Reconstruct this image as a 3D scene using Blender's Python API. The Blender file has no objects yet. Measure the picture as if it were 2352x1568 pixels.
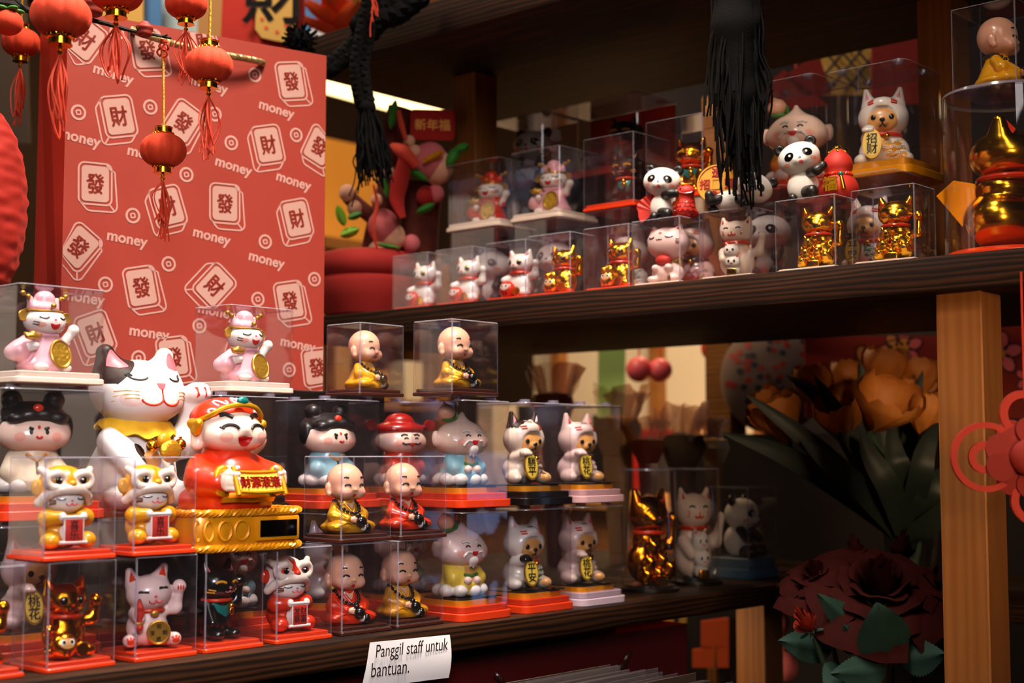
import bpy, bmesh, math, random
import numpy as np
from mathutils import Vector, Matrix
random.seed(7); rng = np.random.default_rng(7)
S = bpy.context.scene; COL = S.collection
PI = math.pi
# ---------------------------------------------------------------- camera, world, lights, exposure
F_PX, CX, CY = 3250.0, 1176.0, 784.0
PITCH, YAW, EYE = math.atan(254 / F_PX), math.radians(42), 1.30
cam_d = bpy.data.cameras.new('camera'); cam = bpy.data.objects.new('camera', cam_d); COL.objects.link(cam)
cam_d.sensor_width = 36; cam_d.lens = 36 * F_PX / 2352; cam_d.clip_start = .05
cam.location = (0, 0, EYE); cam.rotation_euler = (PI / 2 + PITCH, 0, YAW)
cam_d.dof.use_dof = True; cam_d.dof.focus_distance = 1.48; cam_d.dof.aperture_fstop = 5.0
S.camera = cam
w = bpy.data.worlds.new('world'); S.world = w; w.use_nodes = True
w.node_tree.nodes['Background'].inputs[0].default_value = (.05, .026, .014, 1)
w.node_tree.nodes['Background'].inputs[1].default_value = .35
S.view_settings.view_transform = 'Standard'; S.view_settings.look = 'None'
S.view_settings.exposure = 0.0; S.view_settings.gamma = 1.0
S.cycles.transparent_max_bounces = 56; S.cycles.max_bounces = 7
S.cycles.adaptive_threshold = .015; S.cycles.diffuse_bounces = 3; S.cycles.glossy_bounces = 4; S.cycles.transmission_bounces = 4
S.cycles.caustics_reflective = False; S.cycles.caustics_refractive = False; S.cycles.sample_clamp_indirect = 3.0
def lamp(name, loc, target, size, power, col=(1, .80, .60), sy=None, spread=None):
    d = bpy.data.lights.new(name, 'AREA'); d.energy = power; d.color = col; d.size = size
    if sy: d.shape = 'RECTANGLE'; d.size_y = sy
    if spread: d.spread = spread
    o = bpy.data.objects.new(name, d); COL.objects.link(o); o.location = loc
    o.rotation_euler = (Vector(target) - Vector(loc)).to_track_quat('-Z', 'Y').to_euler(); return o
lamp('ceiling_spot_light', (-.72, .98, 2.75), (-1.18, .88, 1.3), .30, 9.5, (1, .86, .73), spread=1.2)
lamp('aisle_fill_light', (.55, .15, 2.6), (-1.1, .95, 1.4), .5, 8, (1, .86, .74), 1.2)  # large soft fill added above the aisle, in front of the cases
lamp('left_fill_light', (-1.2, .0, 2.75), (-1.2, .65, 1.3), .25, 3, (1, .90, .82), 1.2, .9)  # added overhead fill for the left-facing sides of posts and cases
lamp('left_cases_fill_light', (.12, -.15, 1.92), (-1.12, .82, 1.24), .3, .95, (.96, .90, .95), .5, .62)  # slightly cool fill put in to lift the lower left cases
lamp('front_fill_light', (-.30, .05, 2.72), (-1.05, 1.0, 1.35), .4, 5, (1, .90, .84), .6)  # extra frontal fill, not a fixture of the shop
lamp('mid_shelf_fill_light', (-.62, .50, 2.65), (-.97, 1.38, 1.56), .2, 1.1, (1, .82, .64), spread=.7)  # added narrow beam that lifts the front row of the middle shelf
lamp('side_reflection_light', (-3.3, -.9, 1.6), (-1.2, 1.0, 1.4), .9, 4, (1, .74, .5), 1.2)  # unseen warm rectangle, added for reflections on the case sides
lamp('tulip_fill_light', (.62, .25, 1.50), (-.80, 1.80, 1.33), .2, .55, (1, .66, .36), spread=.55)  # low warm beam added to bring up the tulips
lamp('under_shelf_fill_light', (-1.33, 1.66, 1.06), (-1.28, 2.1, .86), .12, .9, (1, .72, .42))  # hidden helper lighting the cards and short post below the shelf
lamp('cool_reflection_light', (1.05, 3.5, 1.05), (-1.1, 1.25, 1.25), .22, .45, (.45, .60, 1), .5)  # unseen cool source put in for bluish reflections on the cases
lamp('rear_rack_light', (-2.55, 2.05, 2.7), (-2.9, 2.3, 1.6), .3, 16, (1, .70, .38))
lamp('rear_counter_light', (-2.0, 2.9, 2.4), (-2.3, 3.3, 1.2), .35, 15, (1, .72, .42))
lamp('rear_stock_fill_light', (-1.95, 2.05, 2.2), (-1.75, 2.4, 1.3), .25, 4, (1, .66, .36))  # added to brighten the wrapped bouquets
lamp('rear_left_fill_light', (-1.75, .95, 2.75), (-2.35, 1.75, 2.3), .3, 14, (1, .80, .60))  # helper placed to light the hangings from the viewing side
lamp('rear_low_light', (-1.75, 2.6, 1.35), (-2.0, 2.95, .6), .25, 4, (1, .70, .40))
# ---------------------------------------------------------------- a pixel of the photograph as a point in the place
_FH = Vector((-math.sin(YAW), math.cos(YAW), 0)); _R = Vector((math.cos(YAW), math.sin(YAW), 0)); _Z = Vector((0, 0, 1))
_FW = _FH * math.cos(PITCH) + _Z * math.sin(PITCH); _UP = _R.cross(_FW); _C = Vector((0, 0, EYE))
def ray(x, y): return _FW + _R * ((x - CX) / F_PX) - _UP * ((y - CY) / F_PX)
def at(x, y, d): return _C + ray(x, y) * d
def at_y(x, y, v): r = ray(x, y); return _C + r * (v / r.y)
def at_x(x, y, v): r = ray(x, y); return _C + r * (v / r.x)
def at_z(x, y, v): r = ray(x, y); return _C + r * ((v - EYE) / r.z)
# ---------------------------------------------------------------- materials
def lin(h):
    if not isinstance(h, str): return tuple(h)
    c = [int(h[i:i + 2], 16) / 255 for i in (0, 2, 4)]
    return tuple(v / 12.92 if v <= .04045 else ((v + .055) / 1.055) ** 2.4 for v in c)
def mat(name, col, rough=.4, metal=0., coat=0., sheen=0., noise=0., nscale=40., bump=0., bscale=300., sss=0., emit=0., ecol=None, spec=.5):
    m = bpy.data.materials.new(name); m.use_nodes = True; nt = m.node_tree; b = nt.nodes['Principled BSDF']
    c = lin(col)
    b.inputs['Base Color'].default_value = (*c, 1); b.inputs['Roughness'].default_value = rough
    b.inputs['Metallic'].default_value = metal; b.inputs['Coat Weight'].default_value = coat
    b.inputs['Coat Roughness'].default_value = .08; b.inputs['Specular IOR Level'].default_value = spec
    if sheen: b.inputs['Sheen Weight'].default_value = sheen; b.inputs['Sheen Roughness'].default_value = .4; b.inputs['Sheen Tint'].default_value = (*[min(1, v * 1.5 + .1) for v in c], 1)
    if sss: b.inputs['Subsurface Weight'].default_value = sss; b.inputs['Subsurface Radius'].default_value = (.004, .002, .0015); b.inputs['Subsurface Scale'].default_value = 1
    if emit: b.inputs['Emission Color'].default_value = (*lin(ecol or col), 1); b.inputs['Emission Strength'].default_value = emit
    if noise or bump:
        tc = nt.nodes.new('ShaderNodeTexCoord')
        if noise:
            n = nt.nodes.new('ShaderNodeTexNoise'); n.inputs['Scale'].default_value = nscale; n.inputs['Detail'].default_value = 4
            nt.links.new(tc.outputs['Object'], n.inputs['Vector'])
            mx = nt.nodes.new('ShaderNodeMix'); mx.data_type = 'RGBA'
            mx.inputs[6].default_value = (*[v * (1 - noise) for v in c], 1); mx.inputs[7].default_value = (*[min(1, v * (1 + noise)) for v in c], 1)
            nt.links.new(n.outputs[0], mx.inputs[0]); nt.links.new(mx.outputs[2], b.inputs['Base Color'])
        if bump:
            n2 = nt.nodes.new('ShaderNodeTexNoise'); n2.inputs['Scale'].default_value = bscale; n2.inputs['Detail'].default_value = 3
            nt.links.new(tc.outputs['Object'], n2.inputs['Vector'])
            bp = nt.nodes.new('ShaderNodeBump'); bp.inputs['Strength'].default_value = bump; bp.inputs['Distance'].default_value = .001
            nt.links.new(n2.outputs[0], bp.inputs['Height']); nt.links.new(bp.outputs[0], b.inputs['Normal'])
    return m
def wood(name, dark, light, axis=0, scale=1., rough=.5, knots=True):
    m = bpy.data.materials.new(name); m.use_nodes = True; nt = m.node_tree; b = nt.nodes['Principled BSDF']
    tc = nt.nodes.new('ShaderNodeTexCoord'); mp = nt.nodes.new('ShaderNodeMapping'); sc = [46 * scale] * 3; sc[axis] = 3.0 * scale
    mp.inputs['Scale'].default_value = sc; nt.links.new(tc.outputs['Object'], mp.inputs[0])
    n = nt.nodes.new('ShaderNodeTexNoise'); n.inputs['Scale'].default_value = 1.3; n.inputs['Detail'].default_value = 6; n.inputs['Distortion'].default_value = 1.2
    nt.links.new(mp.outputs[0], n.inputs['Vector'])
    wv = nt.nodes.new('ShaderNodeTexWave'); wv.inputs['Scale'].default_value = 1.1; wv.inputs['Distortion'].default_value = 9; wv.inputs['Detail'].default_value = 3; wv.bands_direction = 'Z' if axis != 2 else 'X'
    nt.links.new(mp.outputs[0], wv.inputs['Vector'])
    ad = nt.nodes.new('ShaderNodeMath'); ad.operation = 'MULTIPLY'; nt.links.new(n.outputs[0], ad.inputs[0]); nt.links.new(wv.outputs['Fac'], ad.inputs[1])
    cr = nt.nodes.new('ShaderNodeValToRGB'); cr.color_ramp.elements[0].color = (*lin(dark), 1); cr.color_ramp.elements[1].color = (*lin(light), 1)
    cr.color_ramp.elements[0].position = .0; cr.color_ramp.elements[1].position = .75
    nt.links.new(ad.outputs[0], cr.inputs[0]); nt.links.new(cr.outputs[0], b.inputs['Base Color'])
    bp = nt.nodes.new('ShaderNodeBump'); bp.inputs['Strength'].default_value = .25; bp.inputs['Distance'].default_value = .001
    nt.links.new(ad.outputs[0], bp.inputs['Height']); nt.links.new(bp.outputs[0], b.inputs['Normal']); b.inputs['Roughness'].default_value = rough; b.inputs['Specular IOR Level'].default_value = .25
    return m
def clear(name, tint=(.96, .95, .96), base=.035, edge=.42, rough=.03, milk=0., gcol=(.85, .88, 1)):
    m = bpy.data.materials.new(name); m.use_nodes = True; nt = m.node_tree; nt.nodes.clear()
    out = nt.nodes.new('ShaderNodeOutputMaterial'); tr = nt.nodes.new('ShaderNodeBsdfTransparent'); gl = nt.nodes.new('ShaderNodeBsdfGlossy')
    tr.inputs[0].default_value = (*tint, 1); gl.inputs['Color'].default_value = (*gcol, 1); gl.inputs['Roughness'].default_value = rough
    lw = nt.nodes.new('ShaderNodeLayerWeight'); lw.inputs['Blend'].default_value = .5
    pw = nt.nodes.new('ShaderNodeMath'); pw.operation = 'POWER'; pw.inputs[1].default_value = 4; nt.links.new(lw.outputs['Facing'], pw.inputs[0])
    ma = nt.nodes.new('ShaderNodeMath'); ma.operation = 'MULTIPLY_ADD'; ma.inputs[1].default_value = edge; ma.inputs[2].default_value = base; nt.links.new(pw.outputs[0], ma.inputs[0])
    mx = nt.nodes.new('ShaderNodeMixShader'); nt.links.new(ma.outputs[0], mx.inputs[0]); nt.links.new(tr.outputs[0], mx.inputs[1]); nt.links.new(gl.outputs[0], mx.inputs[2])
    last = mx
    if milk:
        df = nt.nodes.new('ShaderNodeBsdfDiffuse'); df.inputs[0].default_value = (.75, .72, .80, 1)
        m2 = nt.nodes.new('ShaderNodeMixShader'); m2.inputs[0].default_value = milk; nt.links.new(mx.outputs[0], m2.inputs[1]); nt.links.new(df.outputs[0], m2.inputs[2]); last = m2
    nt.links.new(last.outputs[0], out.inputs[0]); return m
M = {}
def P(n, *a, **k): M[n] = mat(n, *a, **k)
P('skin', 'efb596', .28, coat=.5, sss=.25); P('skin_pale', 'f4d3c0', .25, coat=.5, sss=.2); P('white', 'efe6e0', .22, coat=.6); P('warm_white', 'f0dccb', .25, coat=.5)
P('matte_white', 'efebe6', .5); P('cream', 'f1dfc0', .35); P('pinkish', 'efd0cb', .28, coat=.4); P('pink', 'f3b3bf', .28, coat=.5); P('rose', 'e8606a', .4)
P('red', 'd6300e', .3, coat=.4); P('deep_red', '9e140c', .3, coat=.3); P('orange_base', 'e23c14', .3, coat=.2); P('matte_red', 'c3281b', .6); P('mouth', 'c41a1c', .35)
P('yellow', 'eda80f', .3, coat=.4); P('soft_yellow', 'f0cf4d', .3, coat=.4); P('mustard', 'd8930d', .35, coat=.3); P('blue', '8cc6d6', .3, coat=.5); P('brown', '6e3a15', .4, coat=.3); P('cat_brown', '241009', .45, spec=.3)
P('tan', 'e0a25c', .35, coat=.2); P('black', '0c0b0b', .22, coat=.6); P('soft_black', '141212', .4, coat=.2); P('ink', '120c0c', .5); P('brown_base', '3e1a10', .35, coat=.3); P('pale_base', 'ecd6c4', .3, coat=.3); P('pink_base', 'd3a4a8', .3, coat=.3)
P('lilac_base', 'cdb3c2', .3, coat=.3); P('black_base', '140f0d', .3, coat=.3); P('teal', '1c8078', .25, metal=.3, coat=.5); P('green', '3f7a2c', .4); P('leaf_green', '2f7d20', .6, sheen=.4); P('bright_green', '86c22a', .6, sheen=.4); P('blush', 'f0aa9a', .5)
P('gold', 'ffbe30', .2, metal=1); P('gold_paint', 'e3a51c', .3, metal=.55, bump=.15, bscale=500); P('gold_satin', 'e3920f', .36, metal=.25, coat=.25, noise=.12, nscale=60); P('foil', 'd2a42c', .34, metal=.7, bump=1., bscale=260); P('brass', 'c4963a', .3, metal=.65)
P('gold_orange', 'f59a1c', .2, metal=1)
P('velvet', 'd2380b', .8, sheen=.3, bump=.3, bscale=900, noise=.12, nscale=300); P('silk', 'a81c08', .7, sheen=.15, bump=.5, bscale=120); P('thread_red', 'd83a20', .7); P('thread_orange', 'cc3a18', .7); P('yarn', '060505', .9, bump=.5, bscale=600, spec=.15)
P('cord_gold', 'cf9a24', .5, metal=.3, bump=.6, bscale=900); P('rope_gold', 'b9a06a', .35, metal=.75); P('paper', 'd9d4d6', .7, bump=.15, bscale=60, noise=.05, nscale=20); P('bag_red', '9a3527', .45, coat=.08, noise=.03, nscale=30); P('bag_side', 'c4240e', .5); P('bag_print', 'c29186', .5); P('bag_tile', 'bc8f82', .5)
P('bag_dark', '5a0d08', .5); P('solar', '030303', .18, coat=.6); P('plush_pink', 'd46a6e', .9, sheen=.6, bump=.8, bscale=500); P('plush_peach', 'e8ac8c', .9, sheen=.6, bump=.8, bscale=500); P('plush_brown', '5a1d0c', .9, sheen=.4, bump=.6, bscale=500); P('plush_red', 'a8180d', .9, sheen=.6, bump=.8, bscale=500); P('felt_coral', 'dc4630', .8, sheen=.5)
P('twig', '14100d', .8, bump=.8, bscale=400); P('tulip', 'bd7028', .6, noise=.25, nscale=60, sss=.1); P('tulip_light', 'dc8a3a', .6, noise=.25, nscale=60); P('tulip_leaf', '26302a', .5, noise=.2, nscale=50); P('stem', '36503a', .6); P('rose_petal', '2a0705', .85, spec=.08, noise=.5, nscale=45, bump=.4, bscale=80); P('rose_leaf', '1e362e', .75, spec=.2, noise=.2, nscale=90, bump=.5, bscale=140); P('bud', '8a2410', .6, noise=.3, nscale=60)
P('foam_red', 'c8321c', .65, sheen=.3, bump=.35, bscale=1500); P('foam_deep', '9c2010', .7, sheen=.3, bump=.35, bscale=1500); P('light_blue_base', '4a6d8c', .4); P('cellophane_brown', '5a2216', .3); P('pot_velvet', '9c1408', .85, sheen=.35, bump=.3, bscale=900)
P('wall', '4a3422', .85, noise=.15, nscale=3); P('floor', '5a4330', .5, noise=.2, nscale=6); P('ceiling', '54463a', .9)
P('card', '46362c', .6); P('kraft', 'b58a52', .7); P('ivory_box', 'ddd2ba', .6); P('green_panel', '7fa05a', .7); P('blue_print', '2f56a4', .5); P('yellow_print', 'e0b052', .5)
M['dark_wood_x'] = wood('dark_wood_x', '0f0703', '45240f', 0, 1., .65); M['dark_wood_y'] = wood('dark_wood_y', '140a05', '4a2913', 1, 1., .5)
M['post_wood'] = wood('post_wood', '8a5324', '9c6330', 2, .55, .6); M['rack_wood'] = wood('rack_wood', '7a4a20', 'b07a3c', 0, .8, .6)
M['clear'] = clear('clear', (.98, .975, .98), .045, .45, .03, .003); M['clear_edge'] = clear('clear_edge', (.66, .58, .78), .09, .5, .14, .18); M['glass'] = clear('glass', (.93, .96, .95), .04, .6)
M['film_brown'] = clear('film_brown', (.72, .5, .36), .12, .5, .2, .22); M['film'] = clear('film', (.9, .84, .78), .10, .5, .18, .05)
# ---------------------------------------------------------------- mesh builder
class MB:
    def __init__(s): s.v = []; s.f = []; s.m = []; s.n = 0; s.mats = []
    def mi(s, m):
        m = M[m] if isinstance(m, str) else m
        if m not in s.mats: s.mats.append(m)
        return s.mats.index(m)
    def add(s, v, f, m):
        v = np.asarray(v, float).reshape(-1, 3); n = s.n
        s.v.append(v); s.n += len(v); f = [tuple(int(i) + n for i in q) for q in f]; s.f += f
        if isinstance(m, (list, np.ndarray)): s.m += [s.mi(x) for x in m]
        else: s.m += [s.mi(m)] * len(f)
        return s
    def merge(s, o, T=None):
        for_v = np.concatenate(o.v) if o.v else np.zeros((0, 3))
        if T is not None: T = np.array(T); for_v = for_v @ T[:3, :3].T + T[:3, 3]
        s.add(for_v, o.f, [o.mats[i] for i in o.m]); return s
    def build(s, name, parent=None, smooth=42, scale=1., loc=None):
        v = np.concatenate(s.v) * scale if s.v else np.zeros((0, 3))
        me = bpy.data.meshes.new(name); me.from_pydata(v.tolist(), [], s.f)
        for m in s.mats: me.materials.append(m)
        me.polygons.foreach_set('material_index', s.m)
        if smooth:
            me.polygons.foreach_set('use_smooth', [True] * len(s.f))
            me.update(); me.set_sharp_from_angle(angle=math.radians(smooth))
        me.update(); o = bpy.data.objects.new(name, me); COL.objects.link(o)
        if parent: o.parent = parent
        if loc is not None: o.location = loc
        return o
    # --- shapes
    def grid(s, pts, m, closed_u=False, closed_v=False, flip=False):      # pts[nu][nv]
        pts = np.asarray(pts, float); nu, nv = pts.shape[:2]; f = []
        for i in range(nu if closed_u else nu - 1):
            for j in range(nv if closed_v else nv - 1):
                a, b, c, d = i * nv + j, ((i + 1) % nu) * nv + j, ((i + 1) % nu) * nv + (j + 1) % nv, i * nv + (j + 1) % nv
                f.append((a, d, c, b) if flip else (a, b, c, d))
        return s.add(pts.reshape(-1, 3), f, m)
    def ell(s, c, r, m, R=None, nu=20, nv=12):
        r = np.ones(3) * r; t = np.linspace(0, 2 * PI, nu, endpoint=False); v = [[0, 0, -1]]; f = []
        for p in np.linspace(-PI / 2, PI / 2, nv + 1)[1:-1]: v += [[math.cos(p) * math.cos(a), math.cos(p) * math.sin(a), math.sin(p)] for a in t]
        v.append([0, 0, 1]); k = len(v) - 1; v = np.array(v) * r
        if R is not None: v = v @ np.array(R)[:3, :3].T
        for i in range(nu):
            j = (i + 1) % nu; f.append((0, 1 + j, 1 + i)); f.append((k, k - nu + i, k - nu + j))
            for q in range(nv - 2): a = 1 + q * nu; f.append((a + i, a + j, a + nu + j, a + nu + i))
        return s.add(v + np.array(c), f, m)
    def tube(s, pts, r, m, k=8, closed=False, caps=True, flat=1.):
        pts = np.array([tuple(p) for p in pts], float); n = len(pts); r = np.ones(n) * r
        T = np.roll(pts, -1, 0) - np.roll(pts, 1, 0) if closed else np.gradient(pts, axis=0)
        T /= np.linalg.norm(T, axis=1)[:, None] + 1e-12
        u = np.cross(T[0], [0, 0, 1.]); u = np.cross(T[0], [1., 0, 0]) if np.linalg.norm(u) < .1 else u
        a = np.linspace(0, 2 * PI, k, endpoint=False); rows = []
        for i in range(n):
            u = u - T[i] * (u @ T[i]); u /= np.linalg.norm(u) + 1e-12; w_ = np.cross(T[i], u)
            rows.append(pts[i] + r[i] * (np.cos(a)[:, None] * u + flat * np.sin(a)[:, None] * w_))
        s.grid(rows, m, closed_u=closed, closed_v=True)
        if caps and not closed:
            b = s.n - n * k; s.f.append(tuple(b + i for i in range(k - 1, -1, -1))); s.f.append(tuple(s.n - k + i for i in range(k))); s.m += [s.m[-1]] * 2
        return s
    def lathe(s, prof, m, c=(0, 0, 0), k=32, R=None, mod=None, caps=True):
        a = np.linspace(0, 2 * PI, k, endpoint=False); rows = []
        for (r, z) in prof:
            rr = r * (1 + (mod(a) if mod else 0)); rows.append(np.stack([rr * np.cos(a), rr * np.sin(a), np.full(k, z)], 1))
        v = np.array(rows)
        if R is not None: v = v @ np.array(R)[:3, :3].T
        s.grid(v + np.array(tuple(c)), m, closed_v=True, flip=True)
        if caps:
            n = len(prof); b = s.n - n * k; s.f.append(tuple(b + i for i in range(k - 1, -1, -1))); s.f.append(tuple(s.n - k + i for i in range(k))); s.m += [s.m[-1]] * 2
        return s
    def box(s, lo, hi, m, bev=0., seg=2, R=None, c=None):
        lo, hi = np.array(tuple(lo), float), np.array(tuple(hi), float); bm = bmesh.new(); bmesh.ops.create_cube(bm, size=1)
        for v in bm.verts: v.co = Vector(((v.co.x) * (hi - lo)[0], v.co.y * (hi - lo)[1], v.co.z * (hi - lo)[2]))
        if bev: bmesh.ops.bevel(bm, geom=bm.edges[:], offset=bev, segments=seg, affect='EDGES', profile=.5)
        bm.verts.index_update(); v = np.array([tuple(q.co) for q in bm.verts]); f = [[q.index for q in g.verts] for g in bm.faces]; bm.free()
        if R is not None: v = v @ np.array(R)[:3, :3].T
        return s.add(v + (lo + hi) / 2 + (0 if c is None else np.array(c)), f, m)
    def prism(s, poly, z0, z1, m, T=None, top=None):            # polygon in XY, extruded
        p = np.array(poly, float); n = len(p)
        v = np.concatenate([np.c_[p, np.full(n, z0)], np.c_[p, np.full(n, z1)]])
        if T is not None: T = np.array(T); v = v @ T[:3, :3].T + T[:3, 3]
        f = [tuple(range(n - 1, -1, -1)), tuple(range(n, 2 * n))] + [(i, (i + 1) % n, n + (i + 1) % n, n + i) for i in range(n)]
        return s.add(v, f, [m, top or m] + [m] * n)
    def text(s, t, size, T, m, fat=0., ex=.0002, squash=1.):
        v, f = text_mesh(t, fat, ex / size); v = v * np.array([size * squash, size, size]); T = np.array(T)
        return s.add(v @ T[:3, :3].T + T[:3, 3], f, m)
_tx = {}
def text_mesh(t, fat, ex):
    key = (t, fat, round(ex, 4))
    if fat and max(map(ord, t)) > 0x2e80:           # bolder strokes: the same glyph set side by side
        v, f = text_mesh(t, 0, ex); n = len(v); q = [(fat, 0), (-fat, 0), (0, fat), (0, -fat)]
        return np.concatenate([v + [a, b, 0] for a, b in q]), [tuple(i + n * k for i in g) for k in range(4) for g in f]
    if key not in _tx:
        c = bpy.data.curves.new('t', 'FONT'); c.body = t; c.align_x = 'CENTER'; c.align_y = 'CENTER'; c.extrude = ex; c.offset = fat; c.resolution_u = 3; c.space_line = .95
        o = bpy.data.objects.new('t', c); COL.objects.link(o); bpy.context.view_layer.update()
        me = bpy.data.meshes.new_from_object(o.evaluated_get(bpy.context.evaluated_depsgraph_get()))
        v = np.array([tuple(q.co) for q in me.vertices]).reshape(-1, 3); f = [tuple(p.vertices) for p in me.polygons]
        if len(v): v[:, :2] -= (v[:, :2].min(0) + v[:, :2].max(0)) / 2
        bpy.data.objects.remove(o); bpy.data.curves.remove(c); bpy.data.meshes.remove(me); _tx[key] = (v, f)
    return _tx[key]
def frame(o, x, y, z=None):            # 4x4 from origin and axes
    x, y = Vector(x).normalized(), Vector(y).normalized(); z = x.cross(y) if z is None else Vector(z)
    T = Matrix.Identity(4)
    for i in range(3): T[i][0], T[i][1], T[i][2], T[i][3] = x[i], y[i], z[i], o[i]
    return T
def rot(ax, deg): return np.array(Matrix.Rotation(math.radians(deg), 3, ax))
def smooth_pts(pts, n=8):              # Catmull-Rom
    p = np.array([tuple(q) for q in pts], float); p = np.concatenate([[2 * p[0] - p[1]], p, [2 * p[-1] - p[-2]]]); out = []
    for i in range(1, len(p) - 2):
        for t in np.linspace(0, 1, n, endpoint=False):
            out.append(.5 * (2 * p[i] + (p[i + 1] - p[i - 1]) * t + (2 * p[i - 1] - 5 * p[i] + 4 * p[i + 1] - p[i + 2]) * t * t + (3 * p[i] - p[i - 1] - 3 * p[i + 1] + p[i + 2]) * t ** 3))
    out.append(p[-2]); return np.array(out)
# ---------------------------------------------------------------- things
def thing(name, label, cat, loc=(0, 0, 0), rotz=0, group=None):
    o = bpy.data.objects.new(name, None); COL.objects.link(o); o.location = loc; o.rotation_euler = (0, 0, rotz); o.empty_display_size = .02
    return tag(o, label, cat, group)
def tag(o, label, cat, group=None):
    o['label'] = label; o['category'] = cat
    if group: o['group'] = group
    return o
def struct(o): o['kind'] = 'structure'; return o
def dup(root, loc, rotz=0, label=None, group=None, scale=None):
    r = root.copy(); COL.objects.link(r); r.location = loc; r.rotation_euler = (0, 0, rotz)
    if scale: r.scale = (scale,) * 3
    if label: r['label'] = label
    if group: r['group'] = group
    for ch in list(root.children):
        c = ch.copy(); COL.objects.link(c); c.parent = r
        for g in ch.children: d = g.copy(); COL.objects.link(d); d.parent = c
    return r
def put(o, loc, rotz=0, label=None, group=None, scale=None):
    o.location = loc; o.rotation_euler = (0, 0, rotz)
    if label: o['label'] = label
    if group: o['group'] = group
    if scale: o.scale = (scale,) * 3
    return o
# ---------------------------------------------------------------- clay: smooth-blended solids
class Clay:
    def __init__(s, k=.1): s.ops = []; s.k = k; s.lo = np.full(3, 1e9); s.hi = -s.lo
    def _bb(s, lo, hi): s.lo = np.minimum(s.lo, lo); s.hi = np.maximum(s.hi, hi)
    def ell(s, c, r, k=None, R=None, sub=False):
        c = np.array(c, float); r = np.ones(3) * r; Ri = None if R is None else np.array(R)
        def f(p):
            q = p - c
            if Ri is not None: q = q @ Ri
            k0 = np.sqrt(((q / r) ** 2).sum(-1)); k1 = np.sqrt(((q / r ** 2) ** 2).sum(-1)) + 1e-9; return k0 * (k0 - 1) / k1
        if not sub: e = r if R is None else np.full(3, r.max()); s._bb(c - e, c + e)
        s.ops.append((sub, f, s.k if k is None else k)); return s
    def cone(s, a, b, ra, rb=None, k=None):
        a, b = np.array(a, float), np.array(b, float); rb = ra if rb is None else rb; d = b - a; L = d @ d + 1e-12
        def f(p):
            q = p - a; t = np.clip(q @ d / L, 0, 1); return np.sqrt(((q - t[..., None] * d) ** 2).sum(-1)) - (ra + (rb - ra) * t)
        s._bb(np.minimum(a - ra, b - rb), np.maximum(a + ra, b + rb)); s.ops.append((False, f, s.k if k is None else k)); return s
    def path(s, pts, r, k=None):
        r = np.ones(len(pts)) * r
        for i in range(len(pts) - 1): s.cone(pts[i], pts[i + 1], r[i], r[i + 1], k)
        return s
    def rbox(s, c, h, r, k=None, R=None):
        c, h = np.array(c, float), np.array(h, float); Ri = None if R is None else np.array(R)
        def f(p):
            q = p - c
            if Ri is not None: q = q @ Ri
            q = np.abs(q) - h + r; return np.sqrt((np.maximum(q, 0) ** 2).sum(-1)) + np.minimum(q.max(-1), 0) - r
        e = h if R is None else np.full(3, np.linalg.norm(h)); s._bb(c - e, c + e); s.ops.append((False, f, s.k if k is None else k)); return s
    def floor(s, z=0.): s.ops.append(('cut', lambda p: z - p[..., 2], .01)); s.lo[2] = max(s.lo[2], z); return s
    def __call__(s, p):
        p = np.asarray(p, float); d = None
        for sub, f, k in s.ops:
            e = f(p)
            if d is None: d = e; continue
            k = max(k, 1e-4)
            if sub: e = -e if sub is True else e; h = np.clip(.5 - .5 * (d - e) / k, 0, 1); d = d + (e - d) * h + k * h * (1 - h)
            else: h = np.clip(.5 + .5 * (d - e) / k, 0, 1); d = d * (1 - h) + e * h - k * h * (1 - h)
        return d
    def grad(s, p):
        e = 1e-3; g = np.stack([s(p + np.eye(3)[i] * e) - s(p - np.eye(3)[i] * e) for i in range(3)], -1); return g / (np.linalg.norm(g, axis=-1, keepdims=True) + 1e-9)
    def mesh(s, h=.022):
        lo = s.lo - 3 * h - s.k * .3; n = np.ceil((s.hi + 3 * h + s.k * .3 - lo) / h).astype(int)
        X = np.stack(np.meshgrid(*[lo[i] + h * np.arange(n[i]) for i in range(3)], indexing='ij'), -1); d = s(X); I = d < 0
        c = [I[:-1, :-1, :-1], I[1:, :-1, :-1], I[:-1, 1:, :-1], I[1:, 1:, :-1], I[:-1, :-1, 1:], I[1:, :-1, 1:], I[:-1, 1:, 1:], I[1:, 1:, 1:]]
        sm = sum(x.astype(int) for x in c); act = (sm > 0) & (sm < 8); idx = -np.ones(act.shape, int); cells = np.argwhere(act); idx[act] = np.arange(len(cells))
        v = lo + h * (cells + .5)
        for _ in range(4): v = v - s.grad(v) * np.clip(s(v), -h, h)[:, None] * .8
        out = []
        for ax in range(3):
            b, c2 = (ax + 1) % 3, (ax + 2) % 3; sl = [slice(None)] * 3; s2 = list(sl); sl[ax] = slice(0, -1); s2[ax] = slice(1, None)
            A, B = I[tuple(sl)], I[tuple(s2)]; e = np.argwhere(A != B)
            e = e[(e[:, b] > 0) & (e[:, c2] > 0) & (e[:, b] < act.shape[b]) & (e[:, c2] < act.shape[c2])]
            db = np.zeros(3, int); db[b] = 1; dc = np.zeros(3, int); dc[c2] = 1
            g = np.stack([idx[tuple((e - o).T)] for o in (0, db, db + dc, dc)], 1); fl = ~A[tuple(e.T)]; g[fl] = g[fl][:, ::-1]; out.append(g[(g >= 0).all(1)])
        f = np.concatenate(out)
        t = v[f]; nn = np.cross(t[:, 2] - t[:, 0], t[:, 3] - t[:, 1])
        if (nn * s.grad(t.mean(1))).sum() < 0: f = f[:, ::-1]
        f = f.tolist()
        return v, f
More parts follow.
